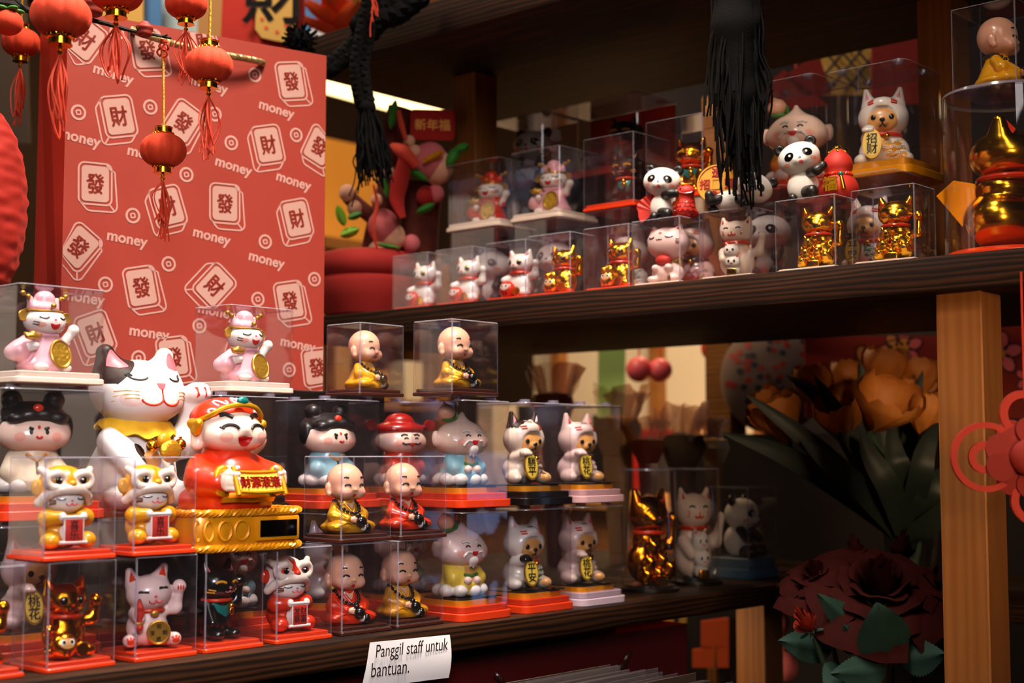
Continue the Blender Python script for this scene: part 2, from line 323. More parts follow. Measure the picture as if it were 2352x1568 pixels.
    def hit(s, pts, yaw=0.):               # front view points (x, z) carried onto the surface
        p = np.array(pts, float); y = math.radians(yaw); rv = np.array([math.cos(y), math.sin(y), 0]); dv = np.array([-math.sin(y), math.cos(y), 0])
        q = p[:, :1] * rv + p[:, 1:2] * np.array([0, 0, 1.]) - dv * 1.6
        for _ in range(60): q = q + dv * np.clip(s(q), -.2, .5)[:, None] * .75
        return q, s.grad(q)
    def ink(s, mb, pts, w, m, yaw=0., lift=.2):
        q, n = s.hit(pts, yaw); ok = np.abs(s(q)) < .02; q, n = q[ok], n[ok]
        return mb.tube(q + n * w * lift, w, m, 6) if len(q) > 1 else mb
    def patch(s, mb, poly, m, yaw=0., off=.004, rings=4):
        p = np.array(poly, float); c = p.mean(0); k = len(p); rows = []
        for _ in range(8): miss = np.abs(s(s.hit(p, yaw)[0])) > .02; p[miss] = c + (p[miss] - c) * .9
        for t in np.linspace(1, .12, rings): q, n = s.hit(c + (p - c) * t, yaw); rows.append(q + n * off)
        q, n = s.hit(p, yaw); rows.insert(0, q - n * off * 2)
        mb.grid(rows, m, closed_v=True); b = mb.n - k; mb.f.append(tuple(b + i for i in range(k))); mb.m.append(mb.mi(m)); return mb
    def skin(s, mb, m, h=.022, paint=None, snap=None):
        v, f = s.mesh(h)
        if snap is not None:                 # settle the nearest vertices on the paint line
            n_ = np.array(snap[:3], float); g = v @ n_ - snap[3]; k = np.abs(g) < h * np.linalg.norm(n_) * .62; gn = s.grad(v[k]); t = n_ - (gn @ n_)[:, None] * gn; v[k] -= g[k][:, None] * t / (t @ n_ + 1e-6)[:, None]
        if paint is not None:
            fc = np.array([v[list(q)].mean(0) for q in f]); m = [m if x is None else x for x in paint(fc)]
        return mb.add(v, f, m)
def arc(cx, cz, rx, rz=None, a0=0, a1=360, n=14, tilt=0):
    rz = rx if rz is None else rz; a = np.radians(np.linspace(a0, a1, n)); x, z = rx * np.cos(a), rz * np.sin(a); t = math.radians(tilt)
    return np.stack([cx + x * math.cos(t) - z * math.sin(t), cz + x * math.sin(t) + z * math.cos(t)], 1)
def disc(cx, cz, rx, rz=None, tilt=0, n=16): return arc(cx, cz, rx, rz, 0, 360 - 360 / n, n, tilt)
def on_face(cl, x, z, yaw=0.): q, n = cl.hit([(x, z)], yaw); return q[0], n[0]
def flip_x(p): return [(-a, *r) for a, *r in p]
# ================================================================ figurines: front towards -Y, feet on z = 0, built at unit height then scaled
def eye3(root, cl, x, z, r, mt='black', yaw=0., glint=True, tall=1., s=1., ring=None):
    q, n = on_face(cl, x, z, yaw); mb = MB(); R = Vector(n).to_track_quat('Z', 'Y').to_matrix()
    if ring: mb.ell(q, (r * 1.25, r * 1.25 * tall, r * .25), ring, R, 14, 8)
    mb.ell(q + n * r * .12, (r, r * tall, r * .35), mt, R, 14, 8)
    if glint: g, gn = on_face(cl, x - r * .3, z + r * .35, yaw); mb.ell(g + gn * r * .42, r * .25, 'white', None, 8, 6)
    return mb.build('eye', root, scale=s)
def ears(cl, x, z, y=0., hgt=.2, wid=.09, out=.05, k=.06):
    for s in (-1, 1): cl.cone((s * x, y, z), (s * (x + out), y, z + hgt * .93), wid + .008, .034, k)
def ear_lining(root, x, z, y, m, s, hgt=.16, wid=.055, out=.05, side=(-1, 1)):
    for q in side:
        mb = MB(); mb.add([(q * (x - wid * .6), y, z), (q * (x + wid * .9), y, z - .01), (q * (x + out), y * .62, z + hgt), (q * (x + out * .5), y - .018, z + hgt * .4)], [(0, 1, 3), (1, 2, 3), (2, 0, 3), (0, 2, 1)], m); mb.build('ear_lining', root, scale=s)
def ring_collar(root, z, rx, ry, m, s, y=0., t=.022, name='collar', tilt=0.):
    a = np.linspace(0, 2 * PI, 28, endpoint=False); mb = MB()
    mb.tube(np.stack([rx * np.cos(a), y + ry * np.sin(a), z + tilt * np.sin(a)], 1), t, m, 8, closed=True); return mb.build(name, root, scale=s)
def jingle(root, c, r, s, m='gold', name='bell'):
    mb = MB(); mb.ell(c, r, m); mb.tube([(c[0] - r * .5, c[1] - r * .92, c[2] - r * .2), (c[0], c[1] - r * 1.0, c[2] - r * .35), (c[0] + r * .5, c[1] - r * .92, c[2] - r * .2)], r * .1, 'black', 5)
    mb.tube([(c[0], c[1], c[2] + r), (c[0], c[1], c[2] + r * 1.3)], r * .3, m, 8); return mb.build(name, root, scale=s)
def cat_face(cl, mb, x, z, w, style='smile', m='ink', yaw=0., lw=.012, whisk='ink', nose='rose', mouth=None):
    mouth = mouth or m
    if style == 'smile':
        for s in (-1, 1): cl.ink(mb, arc(x + s * w * .5, z + w * .08, w * .2, w * .13, 20, 160, 8), lw, m, yaw)
    elif style == 'down':
        for s in (-1, 1): cl.ink(mb, arc(x + s * w * .5, z + w * .2, w * .24, w * .12, 200, 340, 8), lw, m, yaw)
    if nose: cl.patch(mb, disc(x, z - w * .18, w * .07, w * .05), nose, yaw)
    cl.ink(mb, np.concatenate([arc(x - w * .15, z - w * .27, w * .15, w * .14, 190, 360, 7), arc(x + w * .15, z - w * .27, w * .15, w * .14, 180, 350, 7)]), lw, mouth, yaw)
    if whisk:
        for s in (-1, 1):
            for q in (-1, 0, 1): cl.ink(mb, [(x + s * w * .66, z - w * .22 + q * w * .1), (x + s * w * .8, z - w * .2 + q * w * .15)], lw * .6, whisk, yaw)
def monk(robe, s=.074, label='', group=None):
    t = thing('monk_figurine', label, 'figurine', group=group)
    b = Clay(.05).cone((0, 0, .06), (0, .01, .40), .31, .15).ell((0, 0, .08), (.37, .29, .10)).floor(.0)
    for q in (-1, 1): b.ell((q * .21, -.16, .085), (.19, .15, .09)).path([(q * .17, 0, .36), (q * .25, -.08, .24), (q * .12, -.24, .19)], [.075, .085, .07], .03)
    mb = MB(); b.skin(mb, robe, .02)
    for q in (-1, 1):
        b.ink(mb, [(q * .09, .41), (q * .04, .33), (0, .27)], .014, robe); b.ink(mb, [(q * .06, .12), (q * .16, .15), (q * .28, .10)], .012, robe); b.ink(mb, [(q * .14, .20), (q * .20, .25), (q * .22, .33)], .011, robe)
    b.patch(mb, [(-.075, .44), (.075, .44), (.01, .33), (-.01, .33)], 'skin'); mb.build('robe', t, scale=s)
    h = Clay(.05).ell((0, 0, .715), (.265, .262, .265)).ell((0, -.05, .60), (.235, .20, .155)).cone((0, .0, .35), (0, 0, .55), .085)
    for q in (-1, 1): h.ell((q * .12, -.17, .565), (.10, .09, .085)).ell((q * .275, .03, .62), (.035, .055, .085), .02).ell((q * .275, 0, .55), (.035, .04, .04), .02)
    h.ell((0, -.255, .605), (.03, .03, .025), .02)
    mb = MB(); h.skin(mb, 'skin', .022)
    for q in (-1, 1): h.ink(mb, arc(q * .115, .645, .042, .035, 15, 165, 8), .014, 'ink'); h.ink(mb, arc(q * .13, .76, .035, .02, 30, 150, 6), .012, 'ink')
    h.patch(mb, disc(0, .525, .03, .022), 'mouth'); h.patch(mb, disc(-.15, .57, .05, .035), 'blush', off=.001); h.patch(mb, disc(.15, .57, .05, .035), 'blush', off=.001)
    mb.build('head', t, scale=s)
    for q in (-1, 1):
        c = Clay(.02).ell((q * .075, -.285, .185), (.05, .05, .045))
        for i in range(4): c.cone((q * .06, -.32, .205 - i * .017), (q * .015, -.345, .20 - i * .017), .014, .011, .008)
        c.cone((q * .07, -.30, .215), (q * .02, -.32, .235), .015, .011, .01); mb = MB(); c.skin(mb, 'skin', .011); mb.build('hand', t, scale=s)
    mb = MB(); mb.ell((.03, -.365, .16), (.082, .07, .075), 'black'); mb.ell((.0, -.33, .245), (.045, .04, .035), 'black'); mb.build('wooden_fish', t, scale=s)
    mb = MB(); mb.ell((.12, -.29, .075), (.07, .06, .06), 'white', None, 14, 8); mb.build('sock', t, scale=s)
    mb = MB(); mb.ell((.17, -.315, .065), (.055, .06, .075), 'black', None, 14, 8); mb.build('shoe', t, scale=s)
    mb = MB()
    for i in range(26):
        a = 2 * PI * i / 26; x, y = math.sin(a), -math.cos(a); f = (1 - y) / 2 if y < 0 else .5
        z = .44 - .17 * max(0, -y) ** 1.5; R = .165 + .06 * max(0, -y); mb.ell((x * R * .95, y * (R + .02 * max(0, -y)), z), .027, 'black', None, 8, 6)
    mb.build('bead_necklace', t, scale=s); return t
def hat_cat(body='pink', hat='pink', s=.080, label='', group=None):
    t = thing('hat_cat_figurine', label, 'figurine', group=group)
    b = Clay(.05).cone((0, 0, .10), (0, 0, .42), .29, .17).ell((0, 0, .08), (.32, .27, .10)).path([(-.18, 0, .38), (-.34, -.03, .24), (-.42, .0, .22)], [.09, .12, .08]).cone((.17, -.03, .36), (.27, -.05, .36), .07, .06).floor(0)
    mb = MB(); b.skin(mb, body, .02); b.ink(mb, [(-.17, .455), (-.08, .43), (.08, .43), (.17, .455)], .03, body); mb.build('robe', t, scale=s)
    h = Clay(.04).ell((0, -.02, .60), (.255, .225, .175)).ell((0, -.12, .56), (.17, .13, .11)); mb = MB(); h.skin(mb, 'white', .02)
    for q in (-1, 1):
        h.ink(mb, arc(q * .12, .655, .05, .03, 200, 340, 7), .009, 'ink')
        for k in (0, 1): h.ink(mb, [(q * .17, .575 - k * .03), (q * .22, .59 - k * .03)], .007, 'ink')
        h.patch(mb, disc(q * .15, .55, .045, .03), 'blush', off=.001)
    h.patch(mb, disc(0, .615, .016, .012), 'rose'); h.patch(mb, arc(0, .568, .062, .07, 180, 360, 12), 'mouth'); mb.build('head', t, scale=s)
    c = Clay(.03).ell((0, .02, .76), (.19, .18, .10)).ell((0, 0, .865), (.125, .125, .11)); ears(c, .15, .78, .02, .10, .05, .03, .03); mb = MB(); c.skin(mb, hat, .02); mb.build('hat', t, scale=s)
    a = np.linspace(0, 2 * PI, 32, endpoint=False); mb = MB(); mb.tube(np.stack([.218 * np.cos(a), .01 + .20 * np.sin(a), .735 + .02 * np.sin(a)], 1), .017, 'brass', 8, closed=True); mb.ell((0, -.20, .78), .035, 'brass'); mb.build('hat_band', t, scale=s)
    for q in (-1, 1):
        mb = MB(); mb.tube([(q * .12, 0, .85), (q * .27, 0, .91)], .014, 'brass', 6); mb.ell((q * .22, -.01, .89), .03, 'brass'); mb.ell((q * .285, 0, .925), .033, 'brass'); mb.build('hat_wing', t, scale=s)
        mb = MB(); mb.lathe([(0.01, -.014), (.06, -.014), (.068, 0), (.06, .014), (.045, .009), (.01, .009)], 'brass', (q * .285, -.02, .66), 20, rot('X', 90)); mb.build('ear_disc', t, scale=s)
        mb = MB(); mb.ell((q * .15 - .02, -.24, .05), (.09, .09, .055), 'white'); mb.build('foot', t, scale=s)
    mb = MB(); mb.lathe([(.01, -.02), (.155, -.02), (.165, -.01), (.165, .012), (.15, .022), (.14, .014), (.01, .014)], 'brass', (0, 0, 0), 36); T = frame((.06, -.275, .21), (1, 0, 0), (0, .28, 1)); m2 = MB(); m2.merge(mb, T @ Matrix.Diagonal((.85, 1.1, 1, 1)))
    m2.lathe([(.01, 0), (.125, 0), (.125, .004), (.01, .004)], 'foil', (0, 0, 0), 30); m2.v[-1] = m2.v[-1] * np.array([.85, 1.1, 1]) + [0, 0, .012]; m2.v[-1] = m2.v[-1] @ np.array(T)[:3, :3].T + np.array(T)[:3, 3]
    m2.build('coin', t, scale=s)
    mb = MB(); c = Clay(.03).cone((.24, -.05, .36), (.34, -.08, .50), .062, .058).ell((.35, -.09, .52), (.068, .065, .07)); c.skin(mb, 'white', .018); mb.build('raised_arm', t, scale=s)
    mb = MB(); c = Clay(.03).cone((-.30, -.06, .27), (-.22, -.17, .30), .06, .055); c.skin(mb, 'white', .02); mb.build('arm', t, scale=s)
    mb = MB(); c = Clay(.03).ell((0, 0, 0), (.095, .055, .035)).ell((0, 0, .035), (.05, .04, .04)); c.cone((-.06, 0, .01), (-.105, 0, .04), .03, .015).cone((.06, 0, .01), (.105, 0, .04), .03, .015); v, f = c.mesh(.014); mb.add(v + [-.26, -.19, .40], f, 'brass'); mb.build('gold_ingot', t, scale=s)
    return t
def lion_cat(coat='yellow', text='喜\n乐', s=.074, label='', group=None):
    t = thing('lion_dance_cat_figurine', label, 'figurine', group=group)
    b = Clay(.05).ell((0, .02, .22), (.26, .23, .24)).cone((-.17, 0, .40), (-.24, -.10, .36), .09, .10).cone((.17, 0, .40), (.24, -.10, .36), .09, .10).floor(0)
    for q in (-1, 1): b.ell((q * .22, -.17, .10), (.12, .13, .10)).cone((q * .24, -.10, .36), (q * .13, -.24, .37), .09, .075)
    mb = MB(); b.skin(mb, coat, .02); b.patch(mb, disc(0, .20, .12, .13), 'white'); mb.build('body', t, scale=s)
    h = Clay(.04).ell((0, -.04, .56), (.245, .22, .16)); mb = MB(); h.skin(mb, 'white', .02)
    for q in (-1, 1):
        h.ink(mb, arc(q * .12, .60, .05, .025, 200, 340, 7), .008, 'ink')
        for k in (-1, 0, 1): h.ink(mb, [(q * .17, .55 + k * .018), (q * .22, .545 + k * .024)], .009, 'brown')
    h.patch(mb, disc(0, .565, .015, .012), 'rose'); h.ink(mb, np.concatenate([arc(-.035, .54, .035, .028, 190, 360, 6), arc(.035, .54, .035, .028, 180, 350, 6)]), .009, 'rose'); mb.build('head', t, scale=s)
    c = Clay(.04).ell((0, .03, .78), (.27, .25, .20)).ell((0, .06, .62), (.29, .20, .18)); mb = MB(); c.skin(mb, coat if coat != 'red' else 'white', .022)
    c.patch(mb, [(-.05, .94), (.05, .94), (.08, .80), (0, .74), (-.08, .80)], 'red' if coat == 'red' else 'mustard'); mb.build('lion_hood', t, scale=s)
    for q in (-1, 1):
        e = Clay(.03); a = np.linspace(0, 2 * PI, 13)
        e.path([(q * (.165 + .10 * math.cos(u)), -.20 + .04 * abs(math.cos(u)), .80 + .085 * math.sin(u)) for u in a], .046).cone((q * .24, -.12, .87), (q * .31, -.05, .93), .06, .04); mb = MB(); e.skin(mb, 'warm_white', .016); mb.build('fur_trim', t, scale=s)
        mb = MB(); mb.ell((q * .165, -.195, .80), (.075, .03, .06), 'mustard' if coat != 'red' else 'red'); mb.ell((q * .15, -.222, .80), (.045, .022, .05), 'black'); mb.ell((q * .135, -.242, .815), .012, 'white', None, 8, 6); mb.build('lion_eye', t, scale=s)
        e = Clay(.03).ell((q * .31, .04, .72), (.07, .05, .10)); mb = MB(); e.skin(mb, coat, .02); mb.build('lion_ear', t, scale=s)
    e = Clay(.03); xs = np.linspace(-1, 1, 13); e.path([(.31 * x, -.245 + .22 * x * x, .70 - .16 * x * x * abs(x)) for x in xs], .058); mb = MB(); e.skin(mb, 'warm_white', .018); mb.build('lion_jaw', t, scale=s)
    mb = MB(); mb.ell((0, -.26, .765), (.05, .045, .04), 'red' if coat == 'red' else 'yellow'); mb.build('lion_nose', t, scale=s)
    for q in (-1, 1):
        mb = MB(); mb.ell((q * .13, -.29, .38), (.05, .045, .055), 'white'); mb.build('paw', t, scale=s)
    mb = MB(); mb.box((-.125, -.325, .09), (.125, -.31, .36), 'white', .004); mb.box((-.108, -.332, .095), (.108, -.322, .35), 'matte_red', .002)
    T = frame((0, -.333, .225), (1, 0, 0), (0, 0, 1)); mb.text(text, .125 if '\n' in text and len(text) < 4 else .105, T, 'ink', 0, .002); mb.build('scroll', t, scale=s)
    for z, L in ((.375, .15), (.08, .17)):
        mb = MB(); mb.tube([(-L, -.315, z), (L, -.315, z)], .022, 'white', 10); mb.build('scroll_rod', t, scale=s)
    return t
def daruma_cat(m='white', s=.078, label='', group=None, lining='red', ball='red', hgt=1., collar='red'):
    g = m.startswith('gold'); t = thing('lucky_cat_figurine', label, 'figurine', group=group)
    b = Clay(.05).ell((0, .02, .24), (.25, .22, .25)).ell((0, -.0, .46), (.17, .15, .12)).cone((-.17, -.02, .42), (-.26, -.17, .34), .075, .07).floor(0)
    for q in (-1, 1): b.ell((q * .20, -.17, .08), (.12, .13, .085))
    b.ell((0, -.01, .66), (.255, .22, .195), .03).ell((0, -.16, .60), (.11, .085, .075)); ears(b, .17, .76, 0, .15, .085, .04)
    b.path([(.20, .0, .40), (.34, -.02, .42), (.37, -.04, .58)], [.07, .075, .06]).ell((.37, -.05, .64), (.075, .075, .08), .02)
    mb = MB(); b.skin(mb, m, .02)
    if g: b.patch(mb, disc(0, .34, .11, .09), m)
    b.patch(mb, disc(0, .61, .022, .016), 'red'); b.ink(mb, np.concatenate([arc(-.03, .575, .03, .025, 190, 360, 6), arc(.03, .575, .03, .025, 180, 350, 6)]), .009, 'ink'); mb.build('body', t, scale=s)
    for q in (-1, 1): eye3(t, b, q * .105, .665, .042, 'black', 0, True, 1.1, s, 'gold' if not g else 'gold_orange')
    ear_lining(t, .17, .77, -.075, lining, s, .12, .05, .04); ring_collar(t, .475, .19, .18, collar, s, -.01, .028)
    mb = MB(); mb.ell((-.12, -.27, .155), (.165, .12, .155), ball); c = Clay(.02).ell((-.12, -.27, .155), (.165, .12, .155)); c.patch(mb, disc(-.12, .19, .09, .06), 'pinkish' if not g else 'tan')
    for q in (-1, 1): c.patch(mb, disc(-.12 + q * .052, .205, .032, .034), 'white', off=.007); c.patch(mb, disc(-.12 + q * .045, .205, .018, .02), 'black', off=.010); c.ink(mb, [(-.12 + q * .03, .05), (-.12 + q * .035, .10)], .012, 'black')
    mb.build('daruma_ball', t, scale=s)
    mb = MB(); mb.lathe([(.01, -.015), (.075, -.015), (.085, 0), (.075, .015), (.01, .012)], 'gold', (.10, -.30, .10), 22, rot('X', 90)); mb.build('coin', t, scale=s)
    return t
def coin_cat(s=.074, label=''):
    t = thing('lucky_cat_figurine', label, 'figurine')
    b = Clay(.05).ell((0, .03, .22), (.25, .22, .23)).cone((0, .02, .35), (0, 0, .48), .18, .14).floor(0); R = rot('Y', -8)
    for q in (-1, 1): b.cone((q * .18, -.05, .08), (q * .27, -.23, .10), .085, .08)
    b.ell((.0, -.02, .64), (.275, .235, .22), .03, R); b.cone((-.19, 0, .76), (-.235, 0, .90), .10, .05).cone((.13, 0, .82), (.185, 0, .95), .10, .05)
    b.path([(.18, 0, .42), (.32, -.05, .45), (.35, -.08, .64)], [.07, .07, .06]).ell((.35, -.10, .71), (.085, .08, .085), .02).cone((-.17, -.03, .40), (-.16, -.22, .36), .075, .07)
    mb = MB(); b.skin(mb, 'pinkish', .02)
    for x, z in ((-.11, .655), (.13, .70)): b.ink(mb, np.concatenate([arc(x - .03, z, .03, .02, 10, 170, 5), arc(x + .03, z, .03, .02, 10, 170, 5)]), .010, 'ink')
    b.patch(mb, disc(.03, .61, .022, .018), 'rose'); b.ink(mb, np.concatenate([arc(-.005, .57, .04, .04, 190, 360, 6), arc(.075, .58, .04, .04, 180, 350, 6)]), .010, 'rose')
    for q in (-1, 1):
        b.patch(mb, disc(q * .27, .09, .042, .03), 'orange_base')
        for k in (-1, 0, 1): b.patch(mb, disc(q * .27 + k * .035, .135 - abs(k) * .012, .014, .016), 'orange_base')
    for k in (-1, 0, 1): b.patch(mb, disc(.35 + k * .03, .70, .01, .03), 'red')
    mb.build('body', t, scale=s); 
    for q, x, z in ((-1, -.205, .78), (1, .135, .84)):
        m2 = MB(); m2.add([(x - .05, -.085, z), (x + .055, -.085, z), (x + q * .03, -.055, z + .13), (x, -.105, z + .04)], [(0, 1, 3), (1, 2, 3), (2, 0, 3), (0, 2, 1)], 'orange_base'); m2.build('ear_lining', t, scale=s)
    ring_collar(t, .435, .185, .17, 'red', s, 0, .026)
    mb = MB(); mb.lathe([(.01, -.02), (.135, -.02), (.145, -.01), (.145, .012), (.13, .022), (.12, .01), (.01, .01)], 'brass', (.06, -.29, .19), 32, rot('X', 90)); T = frame((.06, -.302, .19), (1, 0, 0), (0, 0, 1))
    for ch, x, z in (('招', 0, .075), ('财', .075, 0), ('进', 0, -.075), ('宝', -.075, 0)): mb.text(ch, .06, T @ Matrix.Translation((x, z, 0)), 'cat_brown', .01, .003)
    mb.build('coin', t, scale=s)
    mb = MB(); c = Clay(.03).ell((-.17, -.27, .42), (.06, .04, .09)).cone((-.17, -.27, .33), (-.17, -.27, .26), .03, .05).cone((-.17, -.27, .5), (-.17, -.27, .58), .05, .02); c.skin(mb, 'matte_red', .016); mb.build('fish', t, scale=s)
    mb = MB(); mb.box((-.21, -.31, .28), (-.13, -.25, .32), 'brass', .01); mb.build('fish_band', t, scale=s); mb = MB(); mb.ell((.03, -.20, .405), (.05, .03, .04), 'brass'); mb.build('clasp', t, scale=s)
    return t
def black_cat(m='black', s=.078, label='', lining='plush_pink', gold='yellow', hood=None):
    t = thing('lucky_cat_figurine', label, 'figurine')
    b = Clay(.05).ell((0, .03, .20), (.21, .19, .21)).cone((0, .02, .25), (0, 0, .46), .19, .15).cone((-.15, 0, .42), (-.17, -.14, .20), .06, .055).floor(0)
    for q in (-1, 1): b.ell((q * .13, -.16, .06), (.09, .11, .06))
    b.ell((0, -.01, .66), (.26, .23, .205), .03).ell((0, -.19, .60), (.10, .06, .06)); ears(b, .16, .76, .0, .17, .085, .04)
    b.path([(.16, 0, .38), (.29, -.04, .42), (.31, -.06, .62)], [.06, .062, .055]).ell((.31, -.08, .68), (.075, .075, .075), .02)
    mb = MB(); b.skin(mb, m, .02)
    for q in (-1, 1):
        b.ink(mb, arc(q * .11, .66, .062, .035, 20, 160, 8), .016, gold)
        for k in (0, 1, 2): b.ink(mb, [(q * .155, .585 - k * .025), (q * .22, .60 - k * .03)], .010, gold)
    b.patch(mb, disc(0, .62, .02, .015), 'plush_pink'); b.ink(mb, np.concatenate([arc(-.03, .585, .03, .02, 190, 360, 6), arc(.03, .585, .03, .02, 180, 350, 6)]), .008, 'plush_pink'); mb.build('body', t, scale=s)
    ear_lining(t, .16, .77, -.075, lining, s, .13, .05, .04); ring_collar(t, .465, .175, .165, 'orange_base', s, -.01, .022)
    mb = MB(); b.patch(mb, [(-.13, .44), (.13, .44), (.10, .33), (0, .26), (-.10, .33)], 'teal', off=.012); mb.build('bib', t, scale=s); jingle(t, (.05, -.22, .40), .04, s)
    mb = MB(); c = Clay(.02).ell((.05, -.225, .335), (.035, .02, .05)); c.skin(mb, 'gold', .012); mb.build('fish_charm', t, scale=s)
    if hood: mb = MB(); c = Clay(.03).ell((0, .03, .74), (.275, .235, .15)); c.skin(mb, hood, .02); mb.build('hood', t, scale=s)
    return t
def treasure_cat(m='gold', s=.080, label='', group=None, kittens=True, tall=1.):
    t = thing('lucky_cat_figurine', label, 'figurine', group=group)
    b = Clay(.03).ell((0, .04, .22), (.27, .2, .23)).ell((0, .02, .45), (.20, .16, .14)).ell((0, 0, .70), (.255, .215, .195)).ell((0, -.15, .65), (.12, .09, .08)).floor(0); ears(b, .17, .80, 0, .14, .08, .04, .03)
    b.path([(.19, 0, .38), (.31, -.03, .40), (.325, -.05, .6)], [.06, .062, .05]).ell((.325, -.06, .65), (.07, .07, .075), .02)
    mb = MB(); b.skin(mb, m, .02); cat_face(b, mb, 0, .71, .21, 'smile', 'ink', lw=.010); mb.build('body', t, scale=s); ear_lining(t, .17, .81, -.07, 'red', s, .11, .045, .04); ring_collar(t, .52, .19, .17, 'red', s, -.01, .024)
    r = np.random.default_rng(5)
    for i, (x, z, q) in enumerate([] if not kittens else [(-.10, .36, .105), (-.15, .20, .11), (.03, .22, .10), (.15, .14, .11), (-.03, .09, .10), (-.2, .08, .09)]):
        c = Clay(.02).ell((x, -.20, z), (q, .09, q * .85)).ell((x, -.26, z + q * .35), (q * .62, .06, q * .5)); ears(c, q * .4, 0, 0, 0, 0, 0) if False else None
        for k in (-1, 1): c.cone((x + k * q * .45, -.25, z + q * .7), (x + k * q * .55, -.25, z + q * 1.15), .028, .01, .015)
        v, f = c.mesh(.02); mb = MB(); mb.add(v, f, m); c.ink(mb, [(x - .03, z + .04), (x, z + .03), (x + .03, z + .04)], .008, 'ink'); mb.build('kitten', t, scale=s)
    if not kittens: jingle(t, (.06, -.19, .46), .05, s); return t
    mb = MB(); mb.box((-.12, -.32, .0), (.06, -.25, .10), m, .01); T = frame((-.03, -.322, .05), (1, 0, 0), (0, 0, 1)); mb.text('万両', .07, T, 'ink', 0, .003); mb.build('coin_plate', t, scale=s)
    return t
def big_head_cat(s=.078, label=''):
    t = thing('lucky_cat_figurine', label, 'figurine')
    b = Clay(.05).ell((0, .02, .66), (.37, .30, .27)); ears(b, .22, .84, 0, .10, .09, .03); mb = MB(); b.skin(mb, 'pinkish', .022)
    for q in (-1, 1): b.ink(mb, arc(q * .16, .75, .06, .03, 200, 340, 8), .012, 'ink'); [b.ink(mb, [(q * .26, .66 + k * .03), (q * .30, .655 + k * .035)], .009, 'ink') for k in (-1, 0, 1)]
    b.ink(mb, np.concatenate([arc(-.025, .705, .025, .02, 190, 360, 5), arc(.025, .705, .025, .02, 180, 350, 5)]), .008, 'ink'); b.patch(mb, disc(0, .80, .03, .02), 'red'); mb.build('head', t, scale=s)
    ear_lining(t, .22, .85, -.08, 'red', s, .08, .06, .03)
    b = Clay(.05).ell((0, .02, .17), (.28, .22, .18)).floor(0)
    for q in (-1, 1): b.ell((q * .12, -.18, .24), (.07, .07, .06)).ell((q * .19, -.15, .06), (.1, .1, .06))
    mb = MB(); b.skin(mb, 'pinkish', .02); b.patch(mb, disc(.15, .06, .045, .05), 'brown'); mb.build('body', t, scale=s)
    mb = MB(); c = Clay(.02).ell((0, -.14, .37), (.14, .10, .09)); c.skin(mb, 'matte_red', .018); mb.build('bib', t, scale=s); return t
def mother_cat(s=.084, label='', m='warm_white', name='lucky_cat_figurine'):
    t = thing(name, label, 'figurine')
    b = Clay(.05).ell((0, .04, .22), (.28, .22, .24)).ell((0, .03, .45), (.2, .16, .12)).ell((0, 0, .70), (.26, .22, .19)).floor(0); ears(b, .18, .80, 0, .13, .08, .03)
    b.path([(.20, .02, .36), (.36, 0, .38), (.42, -.02, .58)], [.07, .075, .055]).ell((.42, -.03, .62), (.062, .06, .07), .02).cone((-.2, -.05, .38), (-.16, -.2, .26), .08, .07)
    mb = MB(); b.skin(mb, m, .02); cat_face(b, mb, -.02, .715, .2, 'smile', 'ink', lw=.011, whisk='red', nose='red', mouth='red'); mb.build('body', t, scale=s)
    ear_lining(t, .18, .81, -.075, 'red', s, .10, .05, .03); ring_collar(t, .525, .20, .175, 'red', s, -.0, .024)
    for x, z, q in ((-.02, .38, .13), (.0, .20, .12)):
        c = Clay(.03).ell((x, -.22, z), (q, .10, q * .8)); [c.cone((x + k * q * .55, -.22, z + q * .6), (x + k * q * .65, -.22, z + q * 1.0), .035, .015, .02) for k in (-1, 1)]
        c.ell((x, -.18, z - q), (q * .9, .09, q * .7)); mb = MB(); c.skin(mb, 'matte_white', .018)
        for k in (-1, 1): c.patch(mb, disc(x + k * .045, z + .01, .017, .02), 'black'); c.patch(mb, disc(x + k * q * .62, z + q * .78, .015, .02), 'red')
        c.ink(mb, [(x - .02, z - .03), (x, z - .02), (x + .02, z - .03)], .007, 'red'); mb.build('kitten', t, scale=s)
    mb = MB(); mb.box((-.08, -.32, .0), (.07, -.26, .09), 'gold', .01); T = frame((0, -.322, .05), (1, 0, 0), (0, 0, 1)); mb.text('万両', .07, T, 'ink', .01, .003); mb.build('coin_plate', t, scale=s)
    return t
def cloud(root, n, rx, ry, z, r, s, m='white'):
    c = Clay(.02)
    for i in range(n): a = 2 * PI * i / n; c.ell((rx * math.cos(a), ry * math.sin(a), z), (r * 1.25, r * 1.25, r))
    c.ell((0, 0, z), (rx, ry, r)).floor(0); mb = MB(); c.skin(mb, m, .02); return mb.build('cloud', root, scale=s)
